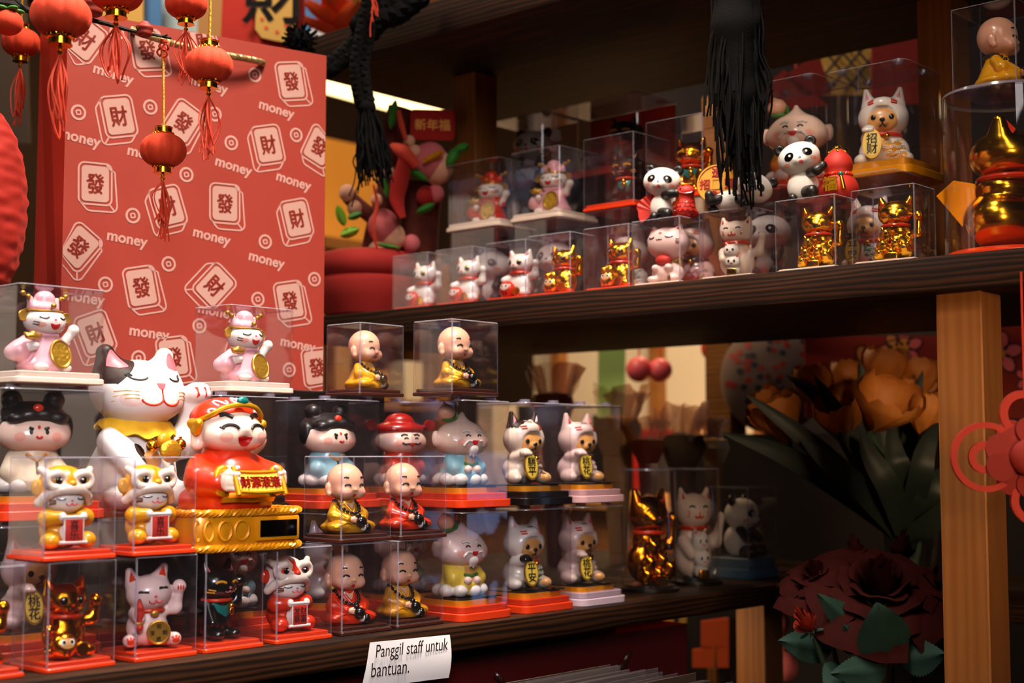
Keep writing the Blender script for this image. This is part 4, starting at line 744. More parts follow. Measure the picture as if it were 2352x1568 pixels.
# ================================================================ the two big ceramic pieces
def fortune_god(label, s=.147):
    t = thing('fortune_god_figurine', label, 'figurine')
    # drum base with braided rims, four embossed rings and a solar window
    w_, d_ = .92, .62; mb = MB(); pl = rrect(w_, d_, .17, 10); k = len(pl)
    mb.grid([np.c_[pl * .97, np.full(k, .01)], np.c_[pl, np.full(k, .03)], np.c_[pl, np.full(k, .235)], np.c_[pl * .97, np.full(k, .255)]], 'gold_satin', closed_v=True, flip=True); b0 = mb.n - 4 * k
    mb.f += [tuple(b0 + i for i in range(k - 1, -1, -1)), tuple(b0 + 3 * k + i for i in range(k))]; mb.m += [mb.mi('gold_satin')] * 2
    for x, rx in ((-.40, .02), (-.335, .034), (-.215, .05), (-.085, .055)):
        y = -d_ / 2 if x > -.3 else -d_ / 2 + .17 - math.sqrt(max(0, .17 ** 2 - (x + .29) ** 2)); a = np.linspace(0, 2 * PI, 24, endpoint=False); mb.tube(np.stack([x + rx * np.cos(a), np.full(24, y + .002), .13 + .062 * np.sin(a)], 1), .012, 'gold_satin', 6, closed=True)
    mb.build('pedestal', t, scale=s)
    for z, ph in ((.245, 0), (.018, 1)):
        mb = MB(); q = rrect(w_, d_, .17, 16); L = np.r_[0, np.cumsum(np.linalg.norm(np.diff(np.r_[q, q[:1]], axis=0), axis=1))]; u = np.linspace(0, L[-1], 260, endpoint=False); qc = np.r_[q, q[:1]]; X = np.interp(u, L, qc[:, 0]); Y = np.interp(u, L, qc[:, 1])
        for a0 in (0, 2 * PI / 3, 4 * PI / 3):
            th = u / L[-1] * 2 * PI * 26 + a0; n = np.stack([X, Y], 1); n /= np.linalg.norm(n, axis=1)[:, None]; mb.tube(np.stack([X + n[:, 0] * .014 * np.cos(th), Y + n[:, 1] * .014 * np.cos(th), z + .014 * np.sin(th)], 1), .014, 'gold_satin', 5, closed=True)
        mb.build('braided_rim', t, scale=s)
    mb = MB(); mb.box((.02, -d_ / 2 - .022, .055), (.37, -d_ / 2 + .01, .215), 'gold_satin', .012); mb.build('window_frame', t, scale=s)
    mb = MB(); mb.box((.045, -d_ / 2 - .026, .08), (.345, -d_ / 2, .19), 'solar', .004); mb.build('solar_cell', t, scale=s)
    b = Clay(.06).cone((0, 0, .34), (0, 0, .56), .28, .18).ell((0, -.02, .50), (.30, .22, .10)).rbox((0, 0, .31), (.25, .20, .06), .04).floor(.255)
    for q in (-1, 1): b.path([(q * .2, 0, .54), (q * .28, -.12, .46), (q * .22, -.22, .44)], [.09, .10, .095], .04)
    mb = MB(); b.skin(mb, 'red', .02); b.ink(mb, [(-.2, .345), (-.1, .34), (0, .338), (.1, .34), (.2, .345)], .035, 'gold_paint'); mb.build('robe', t, scale=s)
    mb = MB(); mb.ell((.03, -.235, .34), (.05, .03, .03), 'deep_red'); mb.build('belt_gem', t, scale=s)
    for q in (-1, 1):
        mb = MB(); c = Clay(.02); a = np.linspace(0, 2 * PI, 13); c.path([(q * .215 + .05 * math.cos(u), -.27, .45 + .08 * math.sin(u)) for u in a], .02); c.skin(mb, 'gold_paint', .016); mb.build('cuff', t, scale=s)
        c = Clay(.012).ell((q * .205, -.315, .45), (.05, .05, .07))
        for i in range(4): c.cone((q * .225, -.335, .50 - i * .032), (q * .165, -.375, .495 - i * .032), .02, .017, .01)
        c.cone((q * .2, -.33, .515), (q * .15, -.35, .535), .02, .016, .012); mb = MB(); c.skin(mb, 'skin_pale', .012); mb.build('hand', t, scale=s)
    xs = np.linspace(-1, 1, 13); mb = MB(); front = [[(.19 * x, yy + .01 * x * x, z + .01 * x * x) for x in xs] for z, yy in ((.375, -.415), (.505, -.355))]; back = [[(a, y + .025, z) for a, y, z in r] for r in front]
    mb.grid(front, 'soft_yellow', flip=False); mb.grid(back, 'gold_paint', flip=True)
    for z, yy in ((.375, -.415), (.505, -.355)): mb.tube([(.195 * x, yy + .01 * x * x, z + .01 * x * x) for x in xs], .013, 'gold_paint', 6)
    for q in (-1, 1): mb.tube([(q * .185, -.415, .36), (q * .185, -.34, .54)], .018, 'gold_paint', 8)
    for i, ch in enumerate('財源滾滾'): mb.text(ch, .082, frame((-.118 + i * .079, -.391, .443), (1, 0, 0), (0, .42, 1)), 'deep_red', .012, .006)
    mb.build('plaque', t, scale=s)
    h = Clay(.06).ell((0, 0, .80), (.225, .20, .17)).ell((0, -.07, .74), (.20, .15, .11))
    for q in (-1, 1): h.ell((q * .13, -.12, .745), (.09, .08, .07)).ell((q * .215, .03, .74), (.035, .05, .07), .02).ell((q * .215, .02, .685), (.042, .045, .04), .02)
    h.ell((0, -.205, .785), (.035, .03, .022), .02); h.ell((0, -.235, .715), (.055, .05, .03), .015, sub=True)
    mb = MB(); h.skin(mb, 'skin_pale', .016); h.patch(mb, arc(0, .735, .055, .06, 180, 360, 12), 'mouth', off=.003)
    for q in (-1, 1):
        h.ink(mb, arc(q * .105, .785, .055, .03, 5, 175, 10), .012, 'ink'); h.ink(mb, [(q * .15, .79), (q * .175, .80)], .008, 'ink'); h.ink(mb, [(q * .07, .865), (q * .11, .885), (q * .145, .875)], .016, 'ink'); h.patch(mb, disc(q * .14, .735, .045, .035), 'blush', off=.001)
    mb.build('head', t, scale=s)
    c = Clay(.03).ell((0, .035, .86), (.235, .205, .145)).ell((0, .07, .78), (.215, .16, .13)); v, f = c.mesh(.02); mb = MB(); mb.add(v, f, 'red')
    for x0, z0 in ((-.12, .955), (.0, .975), (.1, .955), (-.17, .90), (.16, .90)): c.ink(mb, np.concatenate([arc(x0, z0, .022, .018, 0, 250, 8)]), .010, 'lilac_base'); c.ink(mb, arc(x0 + .04, z0 + .01, .016, .014, 180, 400, 7), .009, 'lilac_base')
    mb.build('cap', t, scale=s)
    mb = MB(); mb.tube(smooth_pts([(-.235, .04, .83), (-.215, -.09, .87), (-.12, -.165, .93), (0, -.185, .95), (.12, -.165, .93), (.215, -.09, .87), (.235, .04, .83)], 5), .017, 'gold_paint', 8); mb.build('cap_band', t, scale=s)
    mb = MB(); mb.ell((0, -.18, .975), (.045, .025, .03), 'teal'); mb.build('cap_gem', t, scale=s)
    for q in (-1, 1):
        mb = MB(); c = Clay(.02).ell((q * .245, -.01, .80), (.03, .05, .06)).ell((q * .255, -.05, .825), (.03, .035, .035)).ell((q * .255, .03, .825), (.03, .035, .035)); c.skin(mb, 'gold_paint', .014); mb.build('ear_cloud', t, scale=s)
    return t
def bandana_cat(label, s=.168):
    t = thing('ceramic_lucky_cat', label, 'figurine')
    b = Clay(.06).ell((0, .04, .18), (.27, .24, .24)).cone((0, .03, .25), (0, .02, .52), .24, .17).floor(0)
    for q in (-1, 1): b.ell((q * .19, -.18, .08), (.11, .15, .085))
    b.ell((0, 0, .70), (.29, .245, .195), .04).ell((0, -.1, .63), (.22, .16, .11)).cone((-.175, .01, .78), (-.215, .02, .925), .125, .055).cone((.165, .01, .78), (.205, .02, .925), .125, .055)
    b.path([(.21, .0, .36), (.32, -.06, .40), (.345, -.09, .62)], [.09, .085, .07]).ell((.35, -.13, .70), (.088, .09, .07), .03).cone((-.2, -.05, .40), (-.18, -.24, .26), .09, .075)
    def pt(c):
        out = []
        for q in c:
            if q[2] > .86 + .95 * (q[0] + .10) and q[0] < .02 and q[2] > .74: out.append(M['cat_brown'])
            elif q[2] > .82 and q[0] > .14 and q[1] > -.05: out.append(M['cream'])
            else: out.append(None)
        return out
    mb = MB(); b.skin(mb, 'matte_white', .0085, pt, (-.95, 0, 1, .955))
    for q in (-1, 1):
        b.ink(mb, arc(q * .125, .785, .05, .022, 195, 345, 10), .006, 'ink')
        for k in (-1, 0, 1): b.ink(mb, [(q * .165 + k * .008, .782 + .004 * k), (q * .18 + k * .01, .80 + .004 * k)], .005, 'ink')
        for k in (0, 1, 2): b.ink(mb, [(q * .14, .695 - k * .02), (q * .20, .70 - k * .022), (q * .25, .695 - k * .03)], .004, 'tan')
        b.patch(mb, disc(q * .17, .65, .06, .045), 'pinkish', off=.0008)
    b.patch(mb, [(-.03, .745), (.03, .745), (.02, .72), (0, .705), (-.02, .72)], 'rose', off=.004); b.ink(mb, [(0, .71), (0, .64)], .006, 'red')
    b.ink(mb, np.concatenate([arc(-.065, .655, .065, .04, 190, 355, 9), arc(.065, .655, .065, .04, 185, 350, 9)]), .006, 'red')
    for k in (-1, 0, 1): b.patch(mb, [(.335 + k * .045, .735), (.35 + k * .045, .735), (.355 + k * .045, .685), (.343 + k * .045, .67)], 'red', off=.003); b.patch(mb, disc(-.19 + k * .035, .10, .01, .02), 'red', off=.003); b.patch(mb, disc(.19 + k * .035, .10, .01, .02), 'red', off=.003)
    b.patch(mb, disc(-.12, .33, .055, .06), 'cat_brown', off=.002); b.patch(mb, disc(-.02, .30, .06, .05), 'tan', off=.002); mb.build('body', t, scale=s)
    for x in (-.20, .19):
        mb = MB(); q = -1 if x < 0 else 1; b.patch(mb, smooth_pts([(x - .055, .845), (x - .03 + q * .01, .90), (x + q * .012, .945), (x + .035 + q * .01, .90), (x + .055, .845), (x, .832)], 4), 'rose', off=.003); mb.build('ear_lining', t, scale=s)
    a = np.linspace(0, 2 * PI, 72, endpoint=False); mb = MB(); fr = np.clip(-np.sin(a), 0, 1); wv = .012 * np.sin(a * 11)
    rows = [np.stack([r0 * np.cos(a), .01 + r1 * np.sin(a), z0 + dz * fr + wv * k], 1) for r0, r1, z0, dz, k in ((.185, .175, .545, -.02, 0), (.215, .205, .53, -.035, .5), (.245, .235, .49, -.065, 1), (.235, .225, .48, -.06, 1), (.18, .17, .525, -.01, 0))]
    mb.grid(rows, 'yellow', closed_v=True); mb.mats[0] = M['bandana']; mb.build('bandana', t, scale=s)
    for x, y, z in ((-.06, -.25, .375), (.16, -.22, .385)): jingle(t, (x, y, z), .036, s)
    mb = MB(); c = Clay(.02).ell((.055, -.27, .345), (.075, .03, .07)); c.skin(mb, 'foil', .014); mb.build('gold_medallion', t, scale=s)
    mb = MB(); mb.ell((0.02, -.25, .41), (.045, .03, .045), 'mustard'); mb.build('bow_knot', t, scale=s)
    return t
M['bandana'] = mat('bandana', 'f0b41a', .8, noise=.25, nscale=90, bump=.4, bscale=600, sheen=.3)
fortune_god, bandana_cat = nested(fortune_god), nested(bandana_cat)
# ================================================================ front row, lower shelf, lower tier
z1 = ZL; H1 = .093; z2 = ZL + H1 + .001
c, p = left_case(.552, .066, z1, H1, 'orange_base', 'clear case with orange base at the bottom left corner, cut by the picture edge')
gcat = daruma_cat('gold_orange', .074, 'small gold cat cut by the left edge in the bottom row of cases', lining='orange_base', ball='gold_orange'); put(gcat, up(p, BH), HP)
c, p = left_case(.639, .066, z1, H1, 'orange_base', 'clear case with orange base around the orange-gold beckoning cat'); put(dup(gcat, p, 0), up(p, BH), HP - .1, 'orange-gold cat with daruma ball in the bottom row left of the white cat')
c, p = left_case(.725, .066, z1, H1, 'orange_base', 'clear case with orange base around the white cat with gold coin'); put(coin_cat(.076, 'white smiling cat with red ears holding round gold coin and red fish'), up(p, BH), HP - .35)
c, p = left_case(.800, .068, z1, H1, 'orange_base', 'clear case with orange base around the small black cat'); put(black_cat('black', .079, 'small glossy black cat with yellow smile eyes and gold fish charm'), up(p, BH), HP + .1)
c, p = left_case(.884, .071, z1, H1, 'orange_base', 'clear case with orange base around the red lion dance cat'); put(lion_cat('red', '发财\n暴富', .075, 'red suited lion dance cat holding four character scroll'), up(p, BH), HP - .06)
mk = monk('red', .074, 'bald monk in red robe, bottom row, beside the red lion cat'); mg = monk('gold_paint', .074, 'bald monk in gold robe, middle tier, right of the fortune god'); my = monk('yellow', .074, 'bald monk in yellow robe in the left of the two upper boxes')
c, p = left_case(.968, .069, z1, H1, 'brown_base', 'clear case with brown base around the bottom row monk in red'); put(mk, up(p, BH, -.0045), HP - .2)
mm_ = monk('mustard', .074, 'bald monk in mustard robe in the bottom row above the paper sign'); c, p = left_case(1.046, .069, z1, H1, 'brown_base', 'clear case with brown base around the bottom row monk in mustard'); put(mm_, up(p, BH, -.0045), HP - .1)
# upper tier of the front row
c, p = left_case(.633, .070, z2, .089, 'orange_base', 'clear case with orange base around the left yellow lion dance cat'); lc = lion_cat('yellow', '喜\n乐', .074, 'yellow lion dance cat with red scroll, the left one of two'); put(lc, up(p, BH), HP - .1)
c, p = left_case(.721, .067, z2, .089, 'orange_base', 'clear case with orange base around the right yellow lion dance cat'); put(dup(lc, p), up(p, BH), HP - .06, 'yellow lion dance cat with red scroll, right one, beside the fortune god')
c, p = left_case(.966, .070, z2, .089, 'brown_base', 'clear case with brown base around the gold robed monk beside the fortune god'); put(mg, up(p, BH, -.0045), HP - .1)
c, p = left_case(1.050, .069, z2, .089, 'brown_base', 'clear case with brown base around the red robed monk of the middle tier'); put(dup(mk, p), up(p, BH, -.0045), HP - .1, 'bald monk in red robe in the middle tier, right of the gold one')
put(fortune_god('laughing fortune god in red robe and cap on a gold solar pedestal'), (-1.148, .853, ZL + H1 + .0005), HP - .03)
put(bandana_cat('large white ceramic cat with brown eared patch and yellow bandana with bells'), (-1.243, .812, 1.243), HP + .03)
# ================================================================ second row, big cases two high
HB = .125; zb2 = ZL + HB
def big(Y, wy, z, base, label, X=-1.095, dx=.086, gold=True, h=HB - .0045): return left_case(Y, wy, z, h, base, label, X, dx, bh=.016, r=.009, big=True, gold=gold, lip=.002)
G = .0242
om = old_man('blue', .092, 'longevity elder in blue robe sitting on a white cloud'); be = bear_cat('white', None, '平\n安', 'green', .088, 'white cat-suited bear with green wave bib and gold sign', paw='black')
c, p = big(1.133, .084, ZL, 'orange_base', 'big clear case with orange base around the elder in yellow robe'); put(old_man('soft_yellow', .092, 'longevity elder in yellow robe sitting on a white cloud', 'pinkish', 'tan'), up(p, G), HP - .15)
c, p = big(1.133, .084, zb2, 'orange_base', 'big clear case with orange base around the elder in blue robe'); put(om, up(p, G), HP - .15)
c, p = big(1.241, .088, ZL, 'orange_base', 'big clear case with orange base around the bear with green bib'); put(be, up(p, G), HP - .2)
c, p = big(1.241, .088, zb2, 'black_base', 'big clear case with black base around the bear with brown cat ears'); put(bear_cat('warm_white', 'cat_brown', '躺\n平', 'white', .088, 'white and dark brown eared bear in cat suit above the green bibbed one', 'brown', 'black'), up(p, G), HP - .2)
pk = bear_cat('pinkish', None, '桃\n花', 'pink', .088, 'pale pink bear in cat suit in the lower lilac based case', 'white', 'black', None, 'rose')
c, p = big(1.345, .086, ZL, 'lilac_base', 'lower of two big clear cases with lilac base at the row end'); put(pk, up(p, G), HP - .2)
c, p = big(1.345, .086, zb2, 'pink_base', 'upper of two big clear cases with pink base at the row end'); put(dup(pk, p), up(p, G), HP - .2, 'pale pink bear in the upper pink based case, in the shade')
# behind the front row
gl = girl('cream', .098, 'black haired child deity in cream gown at the left edge'); X2 = -1.19
c, p = big(.640, .106, zb2, 'orange_base', 'big clear case with orange base at the left edge around the black haired child', X2, .088); put(gl, up(p, G), HP - .3)
c, p = big(.640, .106, ZL, 'orange_base', 'big clear case behind the orange-gold cat under the black haired child', X2, .088); put(dup(pk, p), up(p, G), HP, 'pale bear in the case behind the orange-gold cat')
c, p = big(.872, .098, zb2, 'black_base', 'big clear case behind the fortune god with the rabbit eared child', X2, .088); put(rabbit_child(.094, 'rabbit eared child with raised arms behind the fortune god'), up(p, G), HP - .75)
c, p = big(.872, .098, ZL, 'orange_base', 'big clear case behind the black cat under the rabbit eared child', X2, .088); put(dup(om, p), up(p, G), HP, 'longevity elder in blue robe in the case behind the black cat')
c, p = big(1.012, .090, zb2, 'orange_base', 'big clear case around the black haired child in blue behind the gold monk', X2, .088); put(girl('blue', .094, 'black haired child deity in blue gown behind the gold robed monk'), up(p, G), HP - .1)
c, p = big(1.012, .090, ZL, 'orange_base', 'big clear case behind the bottom row monk in red', X2, .088); put(dup(be, p), up(p, G), HP, 'cat-suited bear in the case behind the bottom row monk in red')
c, p = big(1.122, .098, zb2, 'orange_base', 'big clear case around the red hatted elder behind the elder in blue', X2, .088); put(hat_man(.090, 'red hatted fortune elder behind the elder in blue robe'), up(p, G), HP - .2)
c, p = big(1.122, .098, ZL, 'orange_base', 'big clear case behind the elder in yellow robe', X2, .088); put(dup(om, p), up(p, G), HP, 'longevity elder in blue robe behind the elder in yellow robe')
# on top: monks and pink cats
zt = ZL + 2 * HB + .0005
u1, p1 = left_case(1.066, .068, zt, .083, 'brown_base', 'left of the two upper brown based monk cases under the middle shelf', X=-1.19, dx=.058); put(my, up(p1, BH, -.002), HP + .25, scale=.94)
u2, p2 = left_case(1.120, .076, zt, .085, 'brown_base', 'right of the two upper brown based monk cases under the middle shelf', X=-1.098, dx=.062); put(dup(mg, p2), up(p2, BH, -.003), HP + .02, 'bald monk in gold robe in the right of the two upper boxes', scale=.98)
hc = hat_cat('pink', 'pink', .080, 'pink hat cat with gold coin in front of the bag, above the rabbit child')
c, p = left_case(.897, .088, zt, .0915, 'pale_base', 'clear case with pale base around the pink hat cat above the rabbit child', X=-1.205, dx=.066, bh=.011, r=.006); put(hc, up(p, .0115), HP + .05)
c, p = left_case(.652, .090, zt, .091, 'pale_base', 'clear case with pale base around the pink hat cat at the left edge', X=-1.19, dx=.072, bh=.011, r=.006); put(dup(hc, p), up(p, .0115), HP + .05, 'pink hat cat with gold coin at the left edge of the picture')
# ================================================================ middle shelf, front row
GR = 'white cats with red daruma balls'
dc = daruma_cat('white', .070, 'white cat with red daruma, first from the plush plant'); gd = daruma_cat('gold', .068, 'gold cat with daruma ball beside the white daruma cats', lining='orange_base', ball='gold')
for i, (X, n, o) in enumerate(((-1.393, 'first', dc), (-1.307, 'second', dc), (-1.2115, 'third', dc))):
    c, p = mid_case(X, .072, ZM, .078, 'orange_base', f'small clear case on the middle shelf, {n} from the plush plant', bh=.004)
    if i: o = dup(o, p, 0, f'white cat with red daruma, {n} from the plush plant')
    o['group'] = GR; put(o, up(p, .0045, 0, .006), .12)
for i, (X, l) in enumerate(((-1.136, 'gold cat with daruma ball beside the white daruma cats'), (-1.043, 'gold cat with daruma ball left of the big headed cat'))):
    c, p = mid_case(X, .072, ZM, .080, 'orange_base', 'small clear case around the ' + l, bh=.004); put(gd if i == 0 else dup(gd, p), up(p, .0045, 0, .006), .15, l)
c, p = mid_case(-.967, .072, ZM, .081, 'pale_base', 'small clear case under the panda with the carp', bh=.004); put(big_head_cat(.074, 'big headed pale cat with closed eyes and red bib'), up(p, .0045), .1)
c, p = mid_case(-.868, .072, ZM, .081, 'pale_base', 'small clear case under the panda with the gold coin', bh=.004); put(mother_cat(.074, 'smiling white mother cat with two kittens stacked on its belly'), up(p, .0045), .3)
tc = treasure_cat('gold', .074, 'gold treasure cat with kittens under the gourd panda')
c, p = mid_case(-.761, .076, ZM, .082, 'pale_base', 'small clear case around the treasure cat under the gourd panda', bh=.004); put(tc, up(p, .0045, 0, .006), .3)
c, p = mid_case(-.668, .074, ZM, .082, 'pale_base', 'small clear case around the treasure cat next to the tall cylinder', bh=.004); put(dup(tc, p), up(p, .0045, 0, .006), .3, 'gold treasure cat with kittens next to the tall clear cylinder')
put(panda(.070, 'white panda hugging a red carp on a case top', 'fish'), (-1.005, 1.398, ZM + .0815), .40)
put(panda(.066, 'lounging white panda leaning on a big gold coin', 'coin'), (-.905, 1.402, ZM + .0815), .45)
put(panda(.072, 'white panda hugging a red gourd tied with rope', 'gourd'), (-.815, 1.404, ZM + .0825), .50)
# middle shelf, second row
pb = panda(.085, 'seated panda in the lower case behind the second daruma cat', 'sit'); Yb = 1.448
for X, wx, who, l, l2 in ((-1.33, .10, pb, 'seated panda', 'under the red hat cat'), (-1.215, .092, pb, 'seated panda', 'under the mid shelf pink hat cat'), (-1.092, .086, be, 'cat-suited bear', 'under the brown cat'), (-.985, .090, pk, 'pale pink bear', 'behind the big headed cat'), (-.87, .098, pb, 'seated panda', 'behind the mother cat'), (-.727, .112, be, 'cat-suited bear', 'behind the two treasure cats')):
    c, p = mid_case(X, wx, ZM, .117, 'orange_base', f'big back row case with a {l} {l2}', Yb, .090, bh=.010, r=.008, big=False)
    put(dup(who, p), up(p, .0105), .15, f'{l} in the back row case {l2}', scale=1.)
bpy.data.objects.remove(pb) if False else None
for ch in list(pb.children_recursive): bpy.data.objects.remove(ch)
bpy.data.objects.remove(pb)
zr = ZM + .1175
c, p = mid_case(-1.33, .104, zr, .098, 'pale_base', 'clear case with cream base around the red hat cat', Yb, .085, bh=.011, r=.006); put(hat_cat('red', 'red', .080, 'red hat cat with gold coin in the case beside the wooden post'), up(p, .0115), .25)
c, p = mid_case(-1.217, .092, zr, .098, 'pale_base', 'clear case with cream base around the mid shelf pink hat cat', Yb, .085, bh=.011, r=.006); put(dup(hc, p), up(p, .0115), .25, 'pink hat cat on the middle shelf, right of the red hat cat')
c, p = mid_case(-1.092, .084, zr, .098, 'orange_base', 'clear case with red base around the dark brown cat', Yb, .08, bh=.009); bc = black_cat('cat_brown', .076, 'dark brown cat with gold ingot pendant left of the carp panda', hood='soft_black'); put(bc, up(p, .0095), .2)
c, p = mid_case(-.985, .088, zr, .105, 'orange_base', 'clear case around the dark gold cat behind the carp panda', Yb, .08, bh=.009); put(black_cat('gold_orange', .080, 'dark gold cat with orange ears behind the carp panda', 'orange_base'), up(p, .0095), .3)
c, p = mid_case(-.845, .100, zr, .136, 'orange_base', 'tall clear case around the elder behind the gourd panda', Yb + .03, .09, bh=.012, r=.008, big=True); put(old_man('mustard', .108, 'longevity elder with pink cheeks in the tall case behind the gourd panda'), up(p, .013), .35)
c, p = mid_case(-.727, .108, zr, .132, 'gold_satin', 'big clear case with gold base around the bear in white cat suit', Yb + .03, .10, bh=.018, r=.012, big=True); put(bear_cat('white', None, '招\n财', 'mustard', .098, 'white cat-suited bear with orange bib in the gold based case'), up(p, .0185), .42)
# middle shelf, back row
block((-1.50, 1.585, ZM), (-1.185, 1.69, 1.70), 'long black riser block at the back of the middle shelf')
c, p = mid_case(-1.368, .116, 1.70, .112, 'black_base', 'back clear case with black base near the wooden post holding a panda', 1.588, .09, bh=.012, r=.008, big=True, gold=False); put(panda(.09, 'panda with green leaves in the back case near the wooden post', 'sit'), up(p, .0125), .3)
mb = MB()
for a in range(5): T = Matrix.Translation((-.02 + .012 * a, -.03, .02)) @ Matrix.Rotation(.5 * (a - 2), 4, 'Y'); mb.prism([(-.006, 0), (0, .02), (0, .055), (-.009, .03)], -.001, .001, 'leaf_green', T @ Matrix.Rotation(PI / 2, 4, 'X'))
c, p = mid_case(-1.19, .165, 1.70, .112, 'orange_base', 'wide back clear case with bright orange backing card', 1.588, .10, bh=.012, r=.008, big=True, gold=False); put(dup(bc, p), up(p, .0125, .02), .3, 'dark brown cat in front of the orange backing card', scale=1.1)
o = MB().box((-1.352, 1.682, 1.713), (-1.193, 1.685, 1.81), 'orange_base', .001).build('backing_card'); tag(o, 'bright orange backing card standing in the wide back case', 'card')
# ================================================================ clear cylinders
def cylinder(r, h, base, loc, label, lid=None):
    t = thing('display_cylinder', label, 'display case', loc); mb = MB(); e = .0015
    mb.lathe([(r, .006), (r, h - .003)], 'clear', k=56, caps=False); mb.lathe([(r - e, h - .003 - e), (r - e, .006)], 'clear', k=56, caps=False); mb.lathe([(r, h - .003), (r - .001, h), (r - .004, h)], 'clear_edge', k=56, caps=False); mb.lathe([(r - .004, h), (.001, h)], 'clear', k=56, caps=False); mb.build('cover', t)
    mb = MB(); mb.lathe([(r + .002, 0), (r + .003, .001), (r + .003, .005), (r, .006), (r - .003, .009), (.001, .009)], base, k=56); mb.build('base', t); return t
cylinder(.066, .178, 'orange_base', (-.600, 1.452, ZM + .0005), 'tall clear cylinder around the large gold cat at the right edge')
gcl = treasure_cat('gold', .150, 'large shiny gold cat in the tall cylinder at the right edge', kittens=False); put(gcl, (-.600, 1.452, ZM + .012), 1.75, scale=.95)
for ch in gcl.children: ch.scale = (1.28, 1.28, 1)
mb = MB(); T = frame((0, 0, 0), (1, 0, 0), (0, 0, 1)); mb.prism([(-.026, .012), (0, -.022), (.02, .0), (.022, .022), (-.008, .028)], -.001, .001, 'gold_orange', T); o = mb.build('fan_card'); put(tag(o, 'amber fan shaped card beside the large gold cat', 'card'), (-.640, 1.425, ZM + .06), .55)
c, p = case(.070, .074, .090, 'clear_edge', (-.605, 1.445, ZM + .179), 0, 'clear case on top of the tall cylinder, upper right corner', bh=.004), (-.605, 1.445, ZM + .179); put(dup(my, p), up(p, .0045), HP + .25, 'bald monk in yellow robe in profile, upper right corner', scale=1.08)
cylinder(.038, .165, 'black_base', (-1.158, 1.563, ZL), 'clear cylinder around the dark gold figure on the lower shelf'); tcc = treasure_cat('gold_orange', .145, 'tall dark gold treasure cat in the shaded cylinder'); put(tcc, (-1.158, 1.563, ZL + .0095), HP - .3, scale=.92)
for ch in tcc.children: ch.scale = (.82, .82, 1)
cylinder(.037, .165, 'black_base', (-1.175, 1.695, ZL), 'clear cylinder around the shaded white cat on the lower shelf'); wcc = mother_cat(.145, 'tall white cat with kittens in the shaded cylinder'); put(wcc, (-1.175, 1.695, ZL + .0095), HP - .5, scale=.92)
for ch in wcc.children: ch.scale = (.74, .82, 1)
c, p = case(.080, .075, .135, 'light_blue_base', (-1.185, 1.835, ZL), HP, 'clear case with blue base around the shaded panda on the lower shelf', bh=.030), (-1.185, 1.835, ZL); put(panda(.098, 'seated panda in the shade above a blue base, left of the tulips', 'sit'), up(p, .0305, -.002), HP + .15, scale=.95)
for ch in list(wcc.children)[:0]: pass
# ================================================================ the big gift bag with tile print
BO, BU, BN, BL, BHT = Vector((-1.4396, .8388, 1.3755)), Vector((.225, .9744, 0)), Vector((.9744, -.225, 0)), .331, .43
def bag_uv(px, py): r = ray(px, py); t = (BO - _C).dot(BN) / r.dot(BN); q = _C + r * t - BO; return q.dot(BU), q.z
class Flat:                                    # flat print on the plane (u, v), clipped to the sheet
    def __init__(s, mb, o, ux, uy, w_, h_): s.mb, s.w, s.h = mb, w_, h_; s.T = np.array(frame(o, ux, uy)); s.z = .0004
    def add(s, v2, f, m, z=0.):
        v = np.asarray(v2, float); lo = np.array([.0005, .0005]); v = np.clip(v, lo, [s.w - .0005, s.h - .0005]); p = np.c_[v, np.full(len(v), s.z + z)]
        s.mb.add(p @ s.T[:3, :3].T + s.T[:3, 3], f, m)
    def fill(s, poly, m, z=0.): s.add(poly, [tuple(range(len(poly)))], m, z)
    def stroke(s, pts, wd, m, closed=False, z=0.):
        p = np.asarray(pts, float); d = (np.roll(p, -1, 0) - np.roll(p, 1, 0)) if closed else np.gradient(p, axis=0); d /= np.linalg.norm(d, axis=1)[:, None] + 1e-9; nn = np.c_[-d[:, 1], d[:, 0]] * wd / 2; k = len(p)
        s.add(np.concatenate([p + nn, p - nn]), [(i, (i + 1) % k, k + (i + 1) % k, k + i) for i in range(k if closed else k - 1)], m, z)
    def text(s, t, c, width, m, ang=0., fat=0., z=0., height=None):
        v, f = text_mesh(t, fat, 0); v = v[:, :2]; e = v.max(0) - v.min(0); k = width / e[0]; v = v * [k, (height / e[1]) if height else k]; a = math.radians(ang); R = np.array([[math.cos(a), math.sin(a)], [-math.sin(a), math.cos(a)]]); s.add(v @ R + c, f, m, z)
bag = thing('gift_bag', 'large red paper gift bag printed with mahjong tiles, coins and the word money', 'gift bag', BO)
mb = MB(); D = .105; o = Vector((0, 0, 0))
def V(u, d, z): return tuple(BU * u - BN * d + Vector((0, 0, z)))
mb.add([V(0, 0, 0), V(BL, 0, 0), V(BL, 0, BHT), V(0, 0, BHT), V(0, .0012, 0), V(BL, .0012, 0), V(BL, .0012, BHT), V(0, .0012, BHT)], [(0, 1, 2, 3), (7, 6, 5, 4), (3, 2, 6, 7), (0, 3, 7, 4), (1, 5, 6, 2), (0, 4, 5, 1)], 'bag_red')
fl = Flat(mb, o, BU, (0, 0, 1), BL, BHT); random.seed(3)
